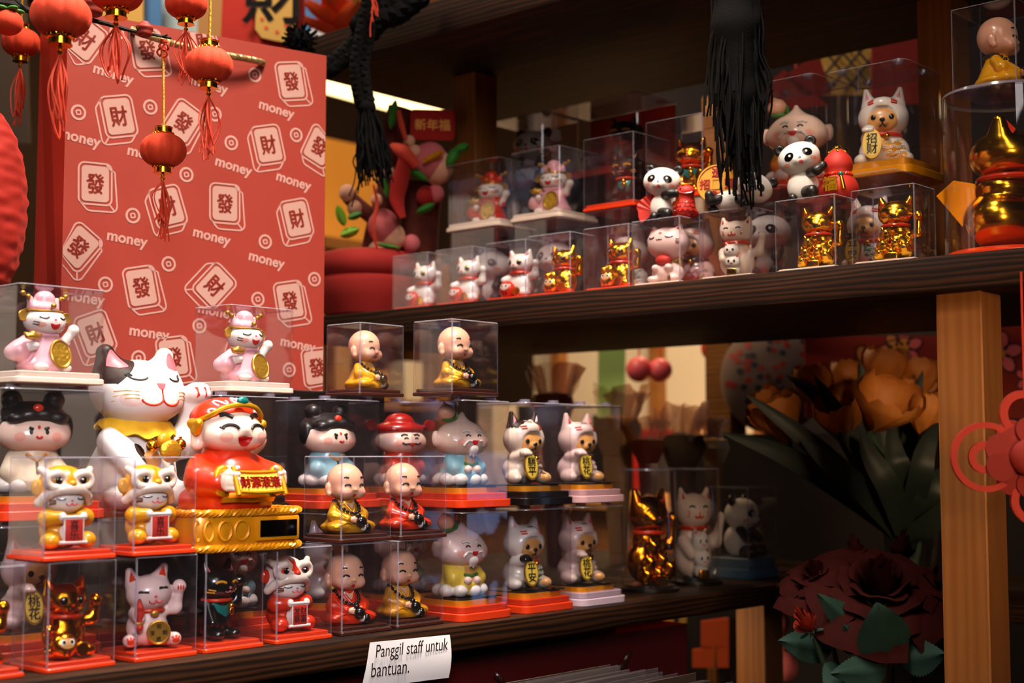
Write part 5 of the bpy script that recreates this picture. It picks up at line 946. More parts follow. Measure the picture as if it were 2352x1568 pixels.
def tile(px, py, tilt, ch, side):
    c = np.array(bag_uv(px, py)); a = math.radians(tilt); R = np.array([[math.cos(a), math.sin(a)], [-math.sin(a), math.cos(a)]]); off = np.array([.0065 if side == 'br' else -.0065, -.0075]); c = c - (off / 2) @ R
    W, H = .0385, .048; rr = rrect(W, H, .007, 6); ri = rrect(W - .0065, H - .0065, .005, 6)
    big_ = rr + off; sh = np.array([big_[i] for i in range(len(big_))]); X = lambda p: np.asarray(p) @ R + c
    fl.fill(X(ri), 'bag_tile', .0001); fl.stroke(X(rr), .0021, 'bag_print', True)
    n = 6; order = ([5, *range(6, 6), *range(0, 6)] if side == 'br' else [])
    q = {'br': [rr[11]] + [p + off for p in rr[6:12][::-1]][:3] + [p + off for p in rr[0:6][::-1]] + [p + off for p in rr[18:24][::-1]][:3] + [rr[20]], 'bl': [rr[14]] + [p + off for p in rr[12:18]][3:] + [p + off for p in rr[18:24]] + [p + off for p in rr[0:6]][:3] + [rr[2]]}[side]
    fl.stroke(X(q), .0019, 'bag_print'); e = rr[2] if side == 'br' else rr[21]; fl.stroke(X([e, e + off * .95]), .0019, 'bag_print')
    fl.text(ch, c, .0215, 'bag_red', tilt, .032, .0003, .0245)
for t_ in [(186, 92, -32, '財', 'bl'), (345, 122, 11, '發', 'br'), (465, 105, 14, '財', 'bl'), (675, 193, 11, '發', 'br'), (268, 275, 13, '財', 'bl'), (422, 290, -30, '發', 'br'), (612, 340, 14, '財', 'bl'), (735, 345, -25, '發', 'br'), (225, 430, 1, '發', 'br'), (382, 483, 18, '財', 'bl'), (522, 475, 1, '發', 'br'), (678, 510, 15, '財', 'bl'), (180, 577, -38, '發', 'br'), (332, 666, 12, '發', 'br'), (484, 657, -42, '財', 'bl'), (672, 697, 11, '發', 'br'), (216, 775, 22, '財', 'bl'), (405, 827, 9, '發', 'br'), (733, 850, 8, '發', 'br'), (560, 800, -15, '財', 'bl')]: tile(*t_)
for px, py in [(180, 258), (345, 246), (585, 172), (493, 262), (680, 310), (531, 328), (428, 401), (305, 495), (609, 555), (387, 606), (242, 653), (722, 641), (592, 687), (664, 849), (318, 822), (268, 75), (458, 748)]:
    c = np.array(bag_uv(px, py)); fl.stroke(c + disc(0, 0, .0076, .0079, 0, 26), .0026, 'bag_print', True); fl.stroke(c + rrect(.0048, .0048, .001, 3) @ np.array([[.96, .26], [-.26, .96]]), .0018, 'bag_print', True)
for px, py in [(260, 177), (480, 201), (635, 257), (183, 323), (338, 362), (536, 388), (674, 422), (292, 555), (486, 549), (612, 603), (343, 771), (684, 797), (192, 690), (498, 722)]: fl.text('money', np.array(bag_uv(px, py)), .0485, 'bag_print', -8 + random.uniform(-3, 3), .028)
mb.build('front_panel', bag, smooth=0)
mb = MB(); mb.add([V(0, 0, 0), V(0, 0, BHT), V(-.006, D / 2, BHT), V(.006, D / 2, 0), V(0, D, BHT), V(0, D, 0)], [(0, 1, 2, 3), (3, 2, 4, 5)], 'bag_side'); mb.build('side_gusset', bag, smooth=0)
mb = MB(); mb.add([V(BL, 0, 0), V(BL, 0, BHT), V(BL - .006, D / 2, BHT), V(BL - .006, D / 2, 0), V(BL, D, BHT), V(BL, D, 0)], [(3, 2, 1, 0), (5, 4, 2, 3)], 'bag_side'); mb.build('side_gusset', bag, smooth=0)
mb = MB(); mb.add([V(0, D, 0), V(BL, D, 0), V(BL, D, BHT), V(0, D, BHT)], [(3, 2, 1, 0)], 'bag_red'); mb.build('back_panel', bag, smooth=0)
def twisted(mb, pts, R, r, turns, m, k=6):
    pts = np.array(pts); L = np.r_[0, np.cumsum(np.linalg.norm(np.diff(pts, axis=0), axis=1))]; n = int(turns * 10); u = np.linspace(0, L[-1], n); C = np.stack([np.interp(u, L, pts[:, i]) for i in range(3)], 1); T = np.gradient(C, axis=0); T /= np.linalg.norm(T, axis=1)[:, None]
    A = np.cross(T, [.3, .2, 1.]); A /= np.linalg.norm(A, axis=1)[:, None]; B = np.cross(T, A)
    for a0 in (0, 2 * PI / 3, 4 * PI / 3): th = np.linspace(0, turns * 2 * PI, n) + a0; mb.tube(C + R * (np.cos(th)[:, None] * A + np.sin(th)[:, None] * B), r, m, k)
def bagp(px, py, off): u, v = bag_uv(px, py); return tuple(BU * u + BN * off + Vector((0, 0, v)))
mb = MB(); twisted(mb, smooth_pts([bagp(302, 68, .001), bagp(318, 84, .012), bagp(395, 110, .016), bagp(480, 130, .018), bagp(560, 142, .014), bagp(597, 146, .006), bagp(601, 147, -.002)], 8), .0021, .0022, 24, 'rope_gold'); mb.build('rope_handle', bag)
# ================================================================ hanging lanterns, branch and silk lantern
def lantern(px, py, d, wpx, label, cord=.0, tassel=.05, up_to=None):
    r = wpx / 2 * d / F_PX; p = at(px, py, d); t = thing('velvet_lantern', label, 'lantern', p, random.uniform(0, 3)); mb = MB(); prof = [(r * math.cos(a) ** .8 if abs(a) < 1.45 else r * .3, r * .74 * math.sin(a)) for a in np.linspace(-1.25, 1.25, 17)]
    mb.lathe(prof, 'velvet', k=72, mod=lambda a: -.055 * np.abs(np.cos(a * 5)) ** 6); mb.build('lantern_body', t, smooth=60)
    z0 = r * .70
    for q, n in ((1, 'top_cap'), (-1, 'bottom_cap')):
        mb = MB(); mb.lathe([(r * .40, q * z0), (r * .42, q * (z0 + r * .05)), (r * .36, q * (z0 + r * .07)), (r * .36, q * (z0 + r * .26)), (r * .40, q * (z0 + r * .28)), (r * .40, q * (z0 + r * .31)), (r * .05, q * (z0 + r * .31))], 'gold', k=36, caps=False); a = np.linspace(0, 2 * PI, 15, endpoint=False)
        for u in a: b_ = np.linspace(0, 2 * PI, 8, endpoint=False); cx_, cy_ = r * .45 * math.cos(u), r * .45 * math.sin(u); mb.tube([(cx_ + r * .075 * math.cos(v) * -math.sin(u), cy_ + r * .075 * math.cos(v) * math.cos(u), q * z0 * .97 + r * .075 * math.sin(v)) for v in b_], r * .022, 'gold', 4, closed=True)
        mb.build(n, t)
    zb = -z0 - r * .31; mb = MB(); mb.lathe([(r * .03, zb), (r * .11, zb - r * .05), (r * .05, zb - r * .13), (r * .12, zb - r * .22), (r * .06, zb - r * .32), (r * .01, zb - r * .36)], 'gold', k=16); mb.build('bead', t)
    mb = MB(); zt_ = zb - r * .3
    for i in range(10):
        a, L = random.uniform(0, 6.3), tassel * random.uniform(.7, 1.1); rr = random.uniform(.1, .5) * r; a2 = a + random.uniform(.6, 2); mid = (math.cos(a) * rr * 1.2, math.sin(a) * rr * 1.2, zt_ - L * .45)
        pts = [(0, 0, zt_), mid, (math.cos(a2) * rr * .7, math.sin(a2) * rr * .7, zt_ - L)] + ([(math.cos(a2) * rr * .2, math.sin(a2) * rr * .2, zt_ - L * .4), (0, 0, zt_)] if i % 2 else []); mb.tube(smooth_pts(pts, 6), r * .036, 'thread_orange', 4)
    mb.build('tassel', t)
    top = z0 + r * .3
    if cord or up_to is not None:
        mb = MB(); L = cord if up_to is None else (Vector(up_to) - p).length - top; e = (0, 0, top + L) if up_to is None else tuple(Matrix.Rotation(-t.rotation_euler.z, 3, 'Z') @ (Vector(up_to) - p)); q = np.linspace((0, 0, top), e, 12)
        twisted(mb, q, r * .028, r * .03, max(6, L * 220), 'cord_gold', 5); mb.build('hanging_cord', t)
    return t, p
def above(px, py, d, dz): p = at(px, py, d); return p + Vector((0, 0, dz))
lantern(480, 149, 1.43, 110, 'small red velvet lantern hanging in front of the bag rope, with gold cord', up_to=above(484, 149, 1.43, .22), tassel=.062)
knot = at(375, 112, 1.47); lantern(375, 345, 1.45, 106, 'small red velvet lantern hanging lowest, at the middle of the bag', up_to=knot, tassel=.058)
lantern(140, 36, 1.33, 138, 'large red velvet lantern at the top left corner of the bag', cord=.12, tassel=.075)
lantern(268, -22, 1.40, 128, 'red velvet lantern at the top edge, second from the left', cord=.10, tassel=.055)
lantern(428, 8, 1.52, 98, 'red velvet lantern at the top edge above the rope handle', cord=.10, tassel=.055)
lantern(48, 98, 1.72, 88, 'small red velvet lantern half hidden behind the bag side', cord=.12, tassel=.07)
t = thing('chinese_knot', 'small orange red thread knot holding the lowest lantern cord', 'knot', knot); mb = MB()
for k in range(4): a0 = k * PI / 2 + .4; mb.tube([(.0055 * math.cos(a0) * (1 + .0) + .0045 * math.cos(a0 + v), 0.001 * math.sin(3 * v), .0055 * math.sin(a0) + .0045 * math.sin(a0 + v)) for v in np.linspace(0, 2 * PI, 14, endpoint=False)], .0012, 'thread_orange', 5, closed=True)
mb.ell((0, 0, 0), (.004, .002, .004), 'thread_orange'); mb.tube([(0, 0, -.006), (.001, 0, -.014)], .0022, 'thread_orange', 6); mb.build('loops', t)
br = [at(*q) for q in ((-60, 2, 1.5), (25, 10, 1.49), (70, 25, 1.48), (140, 38, 1.48), (210, 46, 1.475), (300, 70, 1.475), (355, 80, 1.472), (393, 88, 1.47))]
b0 = br[3]; t = thing('twig', 'thin black twig with rosebuds running in front of the bag top', 'branch', b0); mb = MB(); mb.tube(smooth_pts([q - b0 for q in br], 6), np.linspace(.0042, .0012, 7 * 6 + 1), 'twig', 7); mb.build('stem', t)
mb = MB(); mb.tube(smooth_pts([at(*q) - b0 for q in ((60, 22, 1.48), (45, 8, 1.47), (30, -10, 1.47))], 5), .0016, 'twig', 6); mb.build('side_shoot', t)
mb = MB(); mb.tube(smooth_pts([at(*q) - b0 for q in ((352, 80, 1.472), (372, 84, 1.468), (385, 80, 1.466))], 5), .001, 'twig', 6); mb.build('side_shoot', t)
for px, py, r in ((332, 68, .0085), (212, 14, .012)):
    p = at(px, py, 1.465) - b0; c = Clay(.2).ell((0, 0, 0), (1, 1, 1.05)); mb = MB(); v, f = c.mesh(.12); v = v + .06 * np.sin(v[:, 2:3] * 7) * v; mb.add(v * r + np.array(p), f, 'bud'); mb.build('rosebud', t)
    for k in range(4): a = k * PI / 2; mb = MB(); xs = np.linspace(0, 1, 6); mb.grid([[tuple(p + Vector((r * (-1.0 + 1.3 * x), r * (1.05 * math.sin(PI * x * .6) * math.cos(a) + q * .35 * math.sin(PI * x) * math.sin(a)), r * (1.05 * math.sin(PI * x * .6) * math.sin(a) - q * .35 * math.sin(PI * x) * math.cos(a))))) for q in (-1, 0, 1)] for x in xs], 'leaf_green'); mb.build('sepal', t)
t = thing('persimmon', 'red felt fruit with green leaf cap at the top left edge', 'fruit', at(18, 52, 1.46)); mb = MB(); r = .0155; mb.lathe([(r * math.cos(a), r * .85 * math.sin(a)) for a in np.linspace(-1.5, 1.5, 14)], 'velvet', k=24); mb.build('flesh', t)
for k in range(5): a = k * 1.256; mb = MB(); mb.ell((.009 * math.cos(a), .009 * math.sin(a), r * .86), (.0075, .005, .0025), 'leaf_green', rot('Z', math.degrees(a))); mb.build('leaf_cap', t)
t = thing('silk_lantern', 'large wrinkled red silk lantern at the left edge beside the bag', 'lantern', at(-128, 470, 1.50)); mb = MB(); r = .083; mb.lathe([(r * (math.cos(a) ** .7 + .004 * math.sin(a * 33 + 1.5 * math.sin(a * 7))), r * 1.45 * math.sin(a)) for a in np.linspace(-1.45, 1.45, 140)], 'silk', k=64, mod=lambda a: .01 * np.sin(a * 13)); q = mb.v[-1]; th = np.arctan2(q[:, 1], q[:, 0]); wr = 1 + .010 * np.sin(q[:, 2] * 420 + 1.6 * np.sin(th * 5)) * np.sin(th * 7 + q[:, 2] * 60) + .006 * np.sin(q[:, 2] * 260 + 2 * np.sin(th * 9)); q[:, :2] *= wr[:, None]; mb.build('lantern_body', t, smooth=80)
mb = MB(); mb.lathe([(r * .3, r * 1.4), (r * .3, r * 1.55), (.002, r * 1.55)], 'gold', k=24); mb.build('top_cap', t)
mb = MB(); [mb.tube(smooth_pts([(r * .72 + .006 * random.random(), -r * .72, -.0 + .01 * k), (r * .78 + .004, -r * .74, -.01 + .012 * k), (r * .76, -r * .75, -.02 + .01 * k), (r * .80, -r * .70, -.025 + .006 * k)], 5), .0003, 'thread_red', 4) for k in range(6)]; mb.build('loose_threads', t)
mb = MB(); mb.tube([(0, 0, r * 1.55), (0, 0, .9)], .0015, 'thread_red', 6); mb.build('hanging_cord', t)
# ================================================================ paper sign, lower bags, sleeved sheets
q = [at_x(850, 1475, -1.074), at_x(1033, 1457, -1.074), at_x(1025, 1555, -1.071), at_x(829, 1582, -1.071)]; q = [Vector(v) for v in q]; t = thing('paper_sign', 'white paper notice taped to the lower shelf edge, asking to call staff', 'sign', q[0]); mb = MB(); rows = []
for i in range(9):
    v = i / 8; rows.append([tuple(q[0].lerp(q[1], u).lerp(q[3].lerp(q[2], u), v) - q[0] + Vector((.004 * math.sin(PI * v * .9) * (.4 + .6 * u) + .0025 * u * u * v, 0, 0))) for u in np.linspace(0, 1, 11)])
mb.grid(rows, 'paper'); mb.grid(np.array(rows) - [.0003, 0, 0], 'paper', flip=True); ux = (q[1] - q[0]).normalized(); uy = (q[0] - q[3]).normalized(); L = (q[1] - q[0]).length; Hh = (q[0] - q[3]).length
uy = (Vector((0, 0, 1)) - ux * ux.z).normalized(); uy = (uy * .985 + (q[0] - q[3]).normalized() * .35).normalized()
for s_, cu, cv, wd in (('Panggil staff untuk', .505, .235, .90), ('bantuan.', .27, .60, .46)):
    v, f = text_mesh(s_, .002, 0); e = v.max(0) - v.min(0); k = wd * L / e[0]; c = (ux * cu * L) - (q[0] - q[3]) * cv + Vector((.0052, 0, 0)); mb.add(np.array([tuple(c + ux * (a * k) + uy * (b * k * 1.28)) for a, b, _ in v]), f, 'ink')
mb.build('sheet', t, smooth=60)
def paper_bag(y0, y1, x, label, edge=False):
    t = thing('gift_bag', label, 'gift bag', (x, y0, .801)); h = .268; L = y1 - y0; mb = MB(); mb.box((-.002, 0, 0), (0, L, h), 'bag_dark'); mb.build('front_panel', t); mb = MB(); mb.box((-.12, 0, 0), (-.0025, .0015, h), 'bag_side'); mb.build('side_panel', t); mb = MB(); mb.box((-.12, L - .0015, 0), (-.0025, L, h), 'bag_side'); mb.build('side_panel', t); mb = MB(); mb.box((-.122, 0, 0), (-.1205, L, h), 'bag_dark'); mb.build('back_panel', t)
    mb = MB(); twisted(mb, smooth_pts([(.001, L * .25, h - .025), (.006, L * .32, h - .045), (.008, L * .5, h - .058), (.006, L * .68, h - .045), (.001, L * .75, h - .025)], 8), .002, .0022, 30, 'brown_base'); mb.build('rope_handle', t)
    mb = MB(); f2 = Flat(mb, (0.0003, 0, 0), (0, 1, 0), (0, 0, 1), L, h); f2.text('福', (L * .52, h * .52), .11, 'gold_satin', 0, .01, 0, .11); f2.stroke(disc(L * .52, h * .52, .085, .085, 0, 40), .006, 'gold_satin', True); mb.build('gold_print', t, smooth=0); return t
paper_bag(1.088, 1.60, -1.122, 'dark red paper bag standing under the lower shelf right of the notice'); paper_bag(.56, 1.078, -1.122, 'dark red paper bag under the lower shelf left of the notice')
tag(MB().box((-.995, 1.02, .801), (-.66, 1.30, .968), 'black_base', .003).build('card_tray'), 'black tray holding the sleeved sheets at the bottom edge', 'tray')
for i in range(34):
    x = -.985 + i * .0094; o = MB().box((0, 0, 0), (.0012, .185 + random.uniform(-.006, .006), .096 + random.uniform(-.004, .004)), 'film' if i % 3 else 'card', .0003, 1).build('sleeved_sheet'); put(tag(o, 'clear sleeved sheet in the row at the bottom edge of the picture', 'sheet', 'sleeved sheets in the tray'), (x, 1.068 + random.uniform(-.005, .005), .969), random.uniform(-.03, .03))
# ================================================================ black yarn tassels
def tassel_fringe(mb, top, bot, n, r0, r1, rad=.0011, m='yarn'):
    top, bot = Vector(top), Vector(bot)
    for i in range(n):
        a = random.uniform(0, 6.28); ph, fr, am = random.uniform(0, 6.28), random.uniform(1.0, 3.2), random.uniform(.001, .006); q0 = r0 * math.sqrt(random.random()); q1 = r1 * math.sqrt(random.random()); L = random.uniform(.72, 1.06); pts = []
        for k in range(6): f = k / 5; rr = q0 + (q1 - q0) * math.sin(f * 1.57); w_ = am * math.sin(k * fr + ph) * f; w2 = am * math.sin(k * fr * .7 + ph * 2) * f; pts.append(top + (bot - top) * f * L + Vector((math.cos(a) * rr + w_, math.sin(a) * rr + w2, 0)))
        mb.tube(smooth_pts(pts, 3), rad, m, 5)
def braid(mb, pts, R, r, turns, m='yarn'):
    pts = smooth_pts(pts, 8); L = np.r_[0, np.cumsum(np.linalg.norm(np.diff(pts, axis=0), axis=1))]; n = int(turns * 14); u = np.linspace(0, L[-1], n); C = np.stack([np.interp(u, L, pts[:, i]) for i in range(3)], 1); T = np.gradient(C, axis=0); T /= np.linalg.norm(T, axis=1)[:, None]; A = np.cross(T, [.67, -.74, .1]); A /= np.linalg.norm(A, axis=1)[:, None]; B = np.cross(T, A)
    for ph in (0, 2 * PI / 3, 4 * PI / 3): th = np.linspace(0, turns * 2 * PI, n) + ph; mb.tube(C + R * (np.sin(th)[:, None] * A + .5 * np.sin(2 * th)[:, None] * B), r, m, 8)
d = 1.925; p0 = at(846, 60, d); t = thing('yarn_braid', 'black yarn braid with a long fringe hanging beside the plush plant', 'braid', p0); R_ = lambda x, y, dd=d: tuple(at(x, y, dd) - p0)
mb = MB(); braid(mb, [R_(862, -60), R_(852, 10), R_(836, 90), R_(826, 150), R_(831, 205), R_(840, 240)], .0068, .0082, 8); mb.build('plait', t)
mb = MB(); mb.ell(R_(842, 246), (.013, .013, .012), 'yarn'); mb.build('tie', t); mb = MB(); tassel_fringe(mb, R_(843, 246), R_(860, 420), 80, .010, .026); tassel_fringe(mb, R_(843, 300), R_(818, 470), 5, .008, .016, .0009); mb.build('fringe', t)
p0 = at(790, 130, 1.94); t = thing('yarn_braid', 'short black braid slanting left over the top shelf corner', 'braid', p0); mb = MB(); braid(mb, [tuple(at(*q) - p0) for q in ((842, 60, 1.94), (815, 105, 1.94), (775, 142, 1.94), (748, 158, 1.94), (700, 170, 1.95))], .0068, .0085, 6); mb.build('plait', t)
p0 = at(890, 30, 1.93); t = thing('yarn_braid', 'black braid bundle lying over the top shelf front edge', 'braid', p0); mb = MB(); braid(mb, [tuple(at(*q) - p0) for q in ((835, 70, 1.935), (865, 35, 1.935), (905, 22, 1.935), (960, -20, 1.935))], .011, .013, 4); mb.build('plait', t)
d = 1.585; p0 = at(1690, -20, d); t = thing('yarn_tassel', 'long black yarn tassel hanging in front of the pandas', 'tassel', p0); R_ = lambda x, y, dd=d: tuple(at(x, y, dd) - p0)
mb = MB(); tassel_fringe(mb, R_(1690, -40), R_(1700, 425), 90, .026, .026, .0013); mb.build('fringe', t); mb = MB(); tassel_fringe(mb, R_(1690, -60), R_(1650, 270), 26, .028, .024, .0012); tassel_fringe(mb, R_(1710, -40), R_(1742, 290), 26, .024, .018, .0012); tassel_fringe(mb, R_(1680, -40), R_(1718, 455), 30, .02, .012, .0012); mb.build('outer_fringe', t)
mb = MB(); c = Clay(.01).path([R_(1690, -90), R_(1690, 60), R_(1698, 220), R_(1704, 330)], [.024, .025, .019, .010]); v, f = c.mesh(.005); mb.add(v, f, 'yarn'); mb.build('core', t)
p0 = at(690, 95, 1.97); t = thing('yarn_pompom', 'black fuzzy yarn pompom on the left corner of the top shelf', 'pompom', p0); mb = MB(); mb.ell((0, 0, 0), .018, 'yarn')
for i in range(150): v = Vector(rng.normal(size=3)).normalized(); mb.tube([v * .015, v * .026 + Vector(rng.normal(size=3)) * .002], .0012, 'yarn', 4)
mb.build('yarn', t)
t = thing('thread_tassel', 'thin orange red threads hanging beside the black braid at the top', 'tassel', at(856, -10, 1.90)); mb = MB()
for k, (dx, L) in enumerate(((-4, 95), (0, 60), (5, 45), (9, 48), (-2, 40), (12, 35))): mb.tube(smooth_pts([tuple(at(856 + dx * f * 1.2 + 2 * math.sin(f * 6 + k), -10 + L * f, 1.90) - at(856, -10, 1.90)) for f in np.linspace(0, 1, 5)], 4), .0009, 'thread_orange', 5)
mb.build('threads', t)
# ================================================================ plush plant in the velvet pot
pc = at_y(842, 712, 1.438); pc.z = ZM; t = thing('plush_plant', 'red velvet pot with plush peaches and felt leaves on the middle shelf', 'plush plant', pc); dp = (pc - _C).dot(_FW); Q = lambda x, y, dd=0.: tuple(at(x, y, dp + dd) - pc)
mb = MB(); mb.lathe([(.048, 0), (.062, .006), (.072, .03), (.077, .052), (.075, .060), (.073, .062), (.077, .066), (.081, .076), (.080, .087), (.072, .098), (.052, .103), (.002, .100)], 'pot_velvet', k=48); mb.build('pot', t)
mb = MB(); mb.tube(smooth_pts([Q(860, 590), Q(875, 520), Q(900, 430), Q(905, 330), Q(925, 250)], 6), .022, 'plush_brown', 12); mb.build('trunk', t); mb = MB(); mb.tube(smooth_pts([Q(870, 510, -.01), Q(820, 470, -.01), Q(800, 450, -.01)], 6), .012, 'plush_brown', 10); mb.build('branch', t); mb = MB(); mb.tube(smooth_pts([Q(960, 590, .01), Q(965, 500, .02), Q(975, 420, .02)], 6), .030, 'plush_brown', 12); mb.build('branch', t)
def blob_part(n, x, y, r, m, dd=-.02, sq=(1, .8, 1)): mb = MB(); mb.ell(Q(x, y, dd), tuple(np.array(sq) * r * dp / F_PX), m, None, 20, 12); return mb.build(n, t)
for a in ((985, 370, 46, 'plush_pink'), (1005, 385, 40, 'plush_peach'), (880, 520, 40, 'plush_pink'), (900, 545, 34, 'plush_peach'), (978, 450, 24, 'plush_red'), (1000, 445, 22, 'plush_pink'), (870, 580, 30, 'plush_peach'), (945, 560, 22, 'plush_pink')): blob_part('plush_peach', *a)
for a in ((797, 443, 20), (814, 478, 18), (940, 325, 15), (952, 348, 16), (893, 395, 14), (865, 460, 15)): blob_part('pompom', a[0], a[1], a[2], 'plush_peach', -.035)
for x, y, L, W, an, m in ((903, 262, 70, 20, 80, 'leaf_green'), (783, 495, 52, 22, 110, 'bright_green'), (803, 533, 48, 24, 20, 'bright_green'), (815, 495, 36, 18, 200, 'leaf_green'), (978, 478, 48, 18, 25, 'leaf_green'), (960, 400, 60, 18, -35, 'leaf_green'), (1040, 360, 54, 26, 60, 'leaf_green'), (890, 565, 60, 10, 170, 'leaf_green'), (1060, 340, 40, 22, 20, 'leaf_green'), (885, 430, 50, 14, 100, 'leaf_green')):
    c, s_ = math.cos(math.radians(an)), math.sin(math.radians(an)); rows = []
    for u in np.linspace(-1, 1, 10): w_ = W * (1 - u * u) ** .7; rows.append([Q(x + c * u * L / 2 - s_ * v * w_ * .5, y - s_ * u * L / 2 - c * v * w_ * .5, -.05 + .006 * v * v) for v in (-1, -.5, 0, .5, 1)])
    mb = MB(); mb.grid(rows, m); mb.grid(np.array(rows) + [-.0015, .0015, 0], m, flip=True); mb.build('felt_leaf', t)
for pts, ws in (([(930, 330), (928, 380), (918, 420), (912, 460), (925, 500)], [10, 22, 26, 22, 10]), ([(858, 425), (866, 470), (856, 520), (866, 570)], [6, 10, 12, 8]), ([(915, 255), (922, 285), (932, 320)], [12, 16, 10])):
    mb = MB(); C = smooth_pts([Q(x, y, -.055) for x, y in pts], 5); mb.tube(C, np.interp(np.linspace(0, 1, len(C)), np.linspace(0, 1, len(ws)), ws) * dp / F_PX, 'felt_coral' if ws[1] < 20 else 'plush_red', 12, flat=.35); mb.build('felt_carp', t)
mb = MB(); mb.tube(smooth_pts([Q(900, 335, -.05), Q(925, 348, -.06), Q(955, 380, -.05)], 5), np.interp(np.linspace(0, 1, 11), [0, .5, 1], [8, 17, 12]) * dp / F_PX, 'felt_coral', 10); mb.build('felt_blossom', t)
mb = MB(); T = frame(Q(993, 288, -.03), _R + _FH * .1, (0, 0, 1)); mb.prism(rrect(.066, .046, .006), 0, .004, 'plush_red', T); mb.text('新年福', .018, T @ Matrix.Translation((0, 0, .0045)), 'gold_satin', .01, .0006); mb.build('plaque', t)
mb = MB(); [mb.tube([Q(975 + k * 9, 372 - k * 4, -.05), Q(985 + k * 9, 362 - k * 5, -.055)], .004, 'mustard', 6) for k in range(4)]; mb.build('gold_ribbon', t)
# ================================================================ tulips in a glass vase
vp = Vector((-.945, 1.90, ZL)); t = thing('glass_vase', 'clear glass vase of tulip stems on the dark lower shelf', 'vase', vp); mb = MB(); mb.lathe([(.030, 0), (.034, .002), (.036, .03), (.043, .075), (.041, .075), (.034, .03), (.032, .008), (.001, .006)], 'glass', k=40); mb.build('glass_body', t)
def petal(mb, o, T3, L, W, curl, open_, m, n=7):
    rows = []
    for u in np.linspace(0, 1, n):
        w_ = W * math.sin(PI * min(1, .20 + u * .66)) ** .6; rows.append([])
        for v in np.linspace(-1, 1, 7):
            a = v * .95 * (w_ / W) * (.6 + .3 * (1 - u)); rad = W * (.22 + .95 * math.sin(PI * min(u * .72 + .06, 1))) * (1 + open_ * u * u * 1.6); p = np.array([rad * math.cos(a) - W * .1, rad * math.sin(a) * 1.15, L * u - curl * L * u ** 3 * .3 + .02 * L * math.sin(5 * v) * u * u]); rows[-1].append(o + T3 @ p)
    mb.grid(rows, m); r2 = np.array(rows); mb.grid(r2 - (r2 - (o + T3 @ np.array([0, 0, L * .5]))) * .03, m, flip=True)
def tulip(px, py, d, tilt, az, size, m, label, open_=.1):
    p = at(px, py, d); t = thing('tulip', label, 'flower', vp + Vector((0, 0, .03)), 0, None); base = p - t.location; a = math.radians(tilt); ax = np.array(Matrix.Rotation(math.radians(az), 3, _FW) @ Matrix.Rotation(a, 3, _R)); L = size * d / F_PX
    o = np.array(base) - ax @ np.array([0, 0, L * .5])
    for k in range(6): mb = MB(); T3 = ax @ np.array(Matrix.Rotation(k * PI / 3 + random.random() * .2, 3, 'Z')); petal(mb, o, T3, L * (1 if k % 2 else .93), L * .34, .3, open_ * (1 + .6 * random.random()), m); mb.build('petal', t, smooth=80)
    mb = MB(); s0 = np.array([random.uniform(-.014, .014), random.uniform(-.014, .014), -.005]); mb.tube(smooth_pts([s0, s0 * .5 + np.array([0, 0, .05]), (o * .6 + np.array([0, 0, .02])), o - ax @ np.array([0, 0, .02]), o + ax @ np.array([0, 0, .002])], 6), .0042, 'stem', 8); mb.build('stem', t); return t
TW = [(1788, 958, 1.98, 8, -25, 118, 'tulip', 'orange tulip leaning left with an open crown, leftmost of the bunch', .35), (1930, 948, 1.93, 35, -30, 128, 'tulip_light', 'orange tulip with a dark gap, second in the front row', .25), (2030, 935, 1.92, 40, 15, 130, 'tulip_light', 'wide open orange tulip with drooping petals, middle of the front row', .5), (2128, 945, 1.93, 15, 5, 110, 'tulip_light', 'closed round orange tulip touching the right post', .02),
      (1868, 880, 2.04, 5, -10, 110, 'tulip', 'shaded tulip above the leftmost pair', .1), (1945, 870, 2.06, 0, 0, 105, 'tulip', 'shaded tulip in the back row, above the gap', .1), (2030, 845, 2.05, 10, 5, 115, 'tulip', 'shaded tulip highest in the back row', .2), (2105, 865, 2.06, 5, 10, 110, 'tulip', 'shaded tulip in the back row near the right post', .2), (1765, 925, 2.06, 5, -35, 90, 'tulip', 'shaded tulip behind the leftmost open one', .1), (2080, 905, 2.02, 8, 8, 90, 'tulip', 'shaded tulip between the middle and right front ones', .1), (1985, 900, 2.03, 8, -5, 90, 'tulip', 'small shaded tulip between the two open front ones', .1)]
tl = [tulip(*a) for a in TW]
def blade(mb, pts, W, m, fold=.25):
    C = smooth_pts(pts, 7); n = len(C); T = np.gradient(C, axis=0); T /= np.linalg.norm(T, axis=1)[:, None]; side = np.cross(T, np.array(_FW)); side /= np.linalg.norm(side, axis=1)[:, None]; rows = []
    for i in range(n): u = i / (n - 1); w_ = W * (math.sin(PI * min(1, .12 + u * .88)) ** .7 if u < 1 else 0); rows.append([C[i] + side[i] * v * w_ - np.array(_FW) * fold * abs(v) * w_ for v in (-1, -.5, 0, .5, 1)])
    mb.grid(rows, m); mb.grid(np.array(rows) + np.array(_FW) * .0012, m, flip=True)
base = vp + Vector((0, 0, .03))
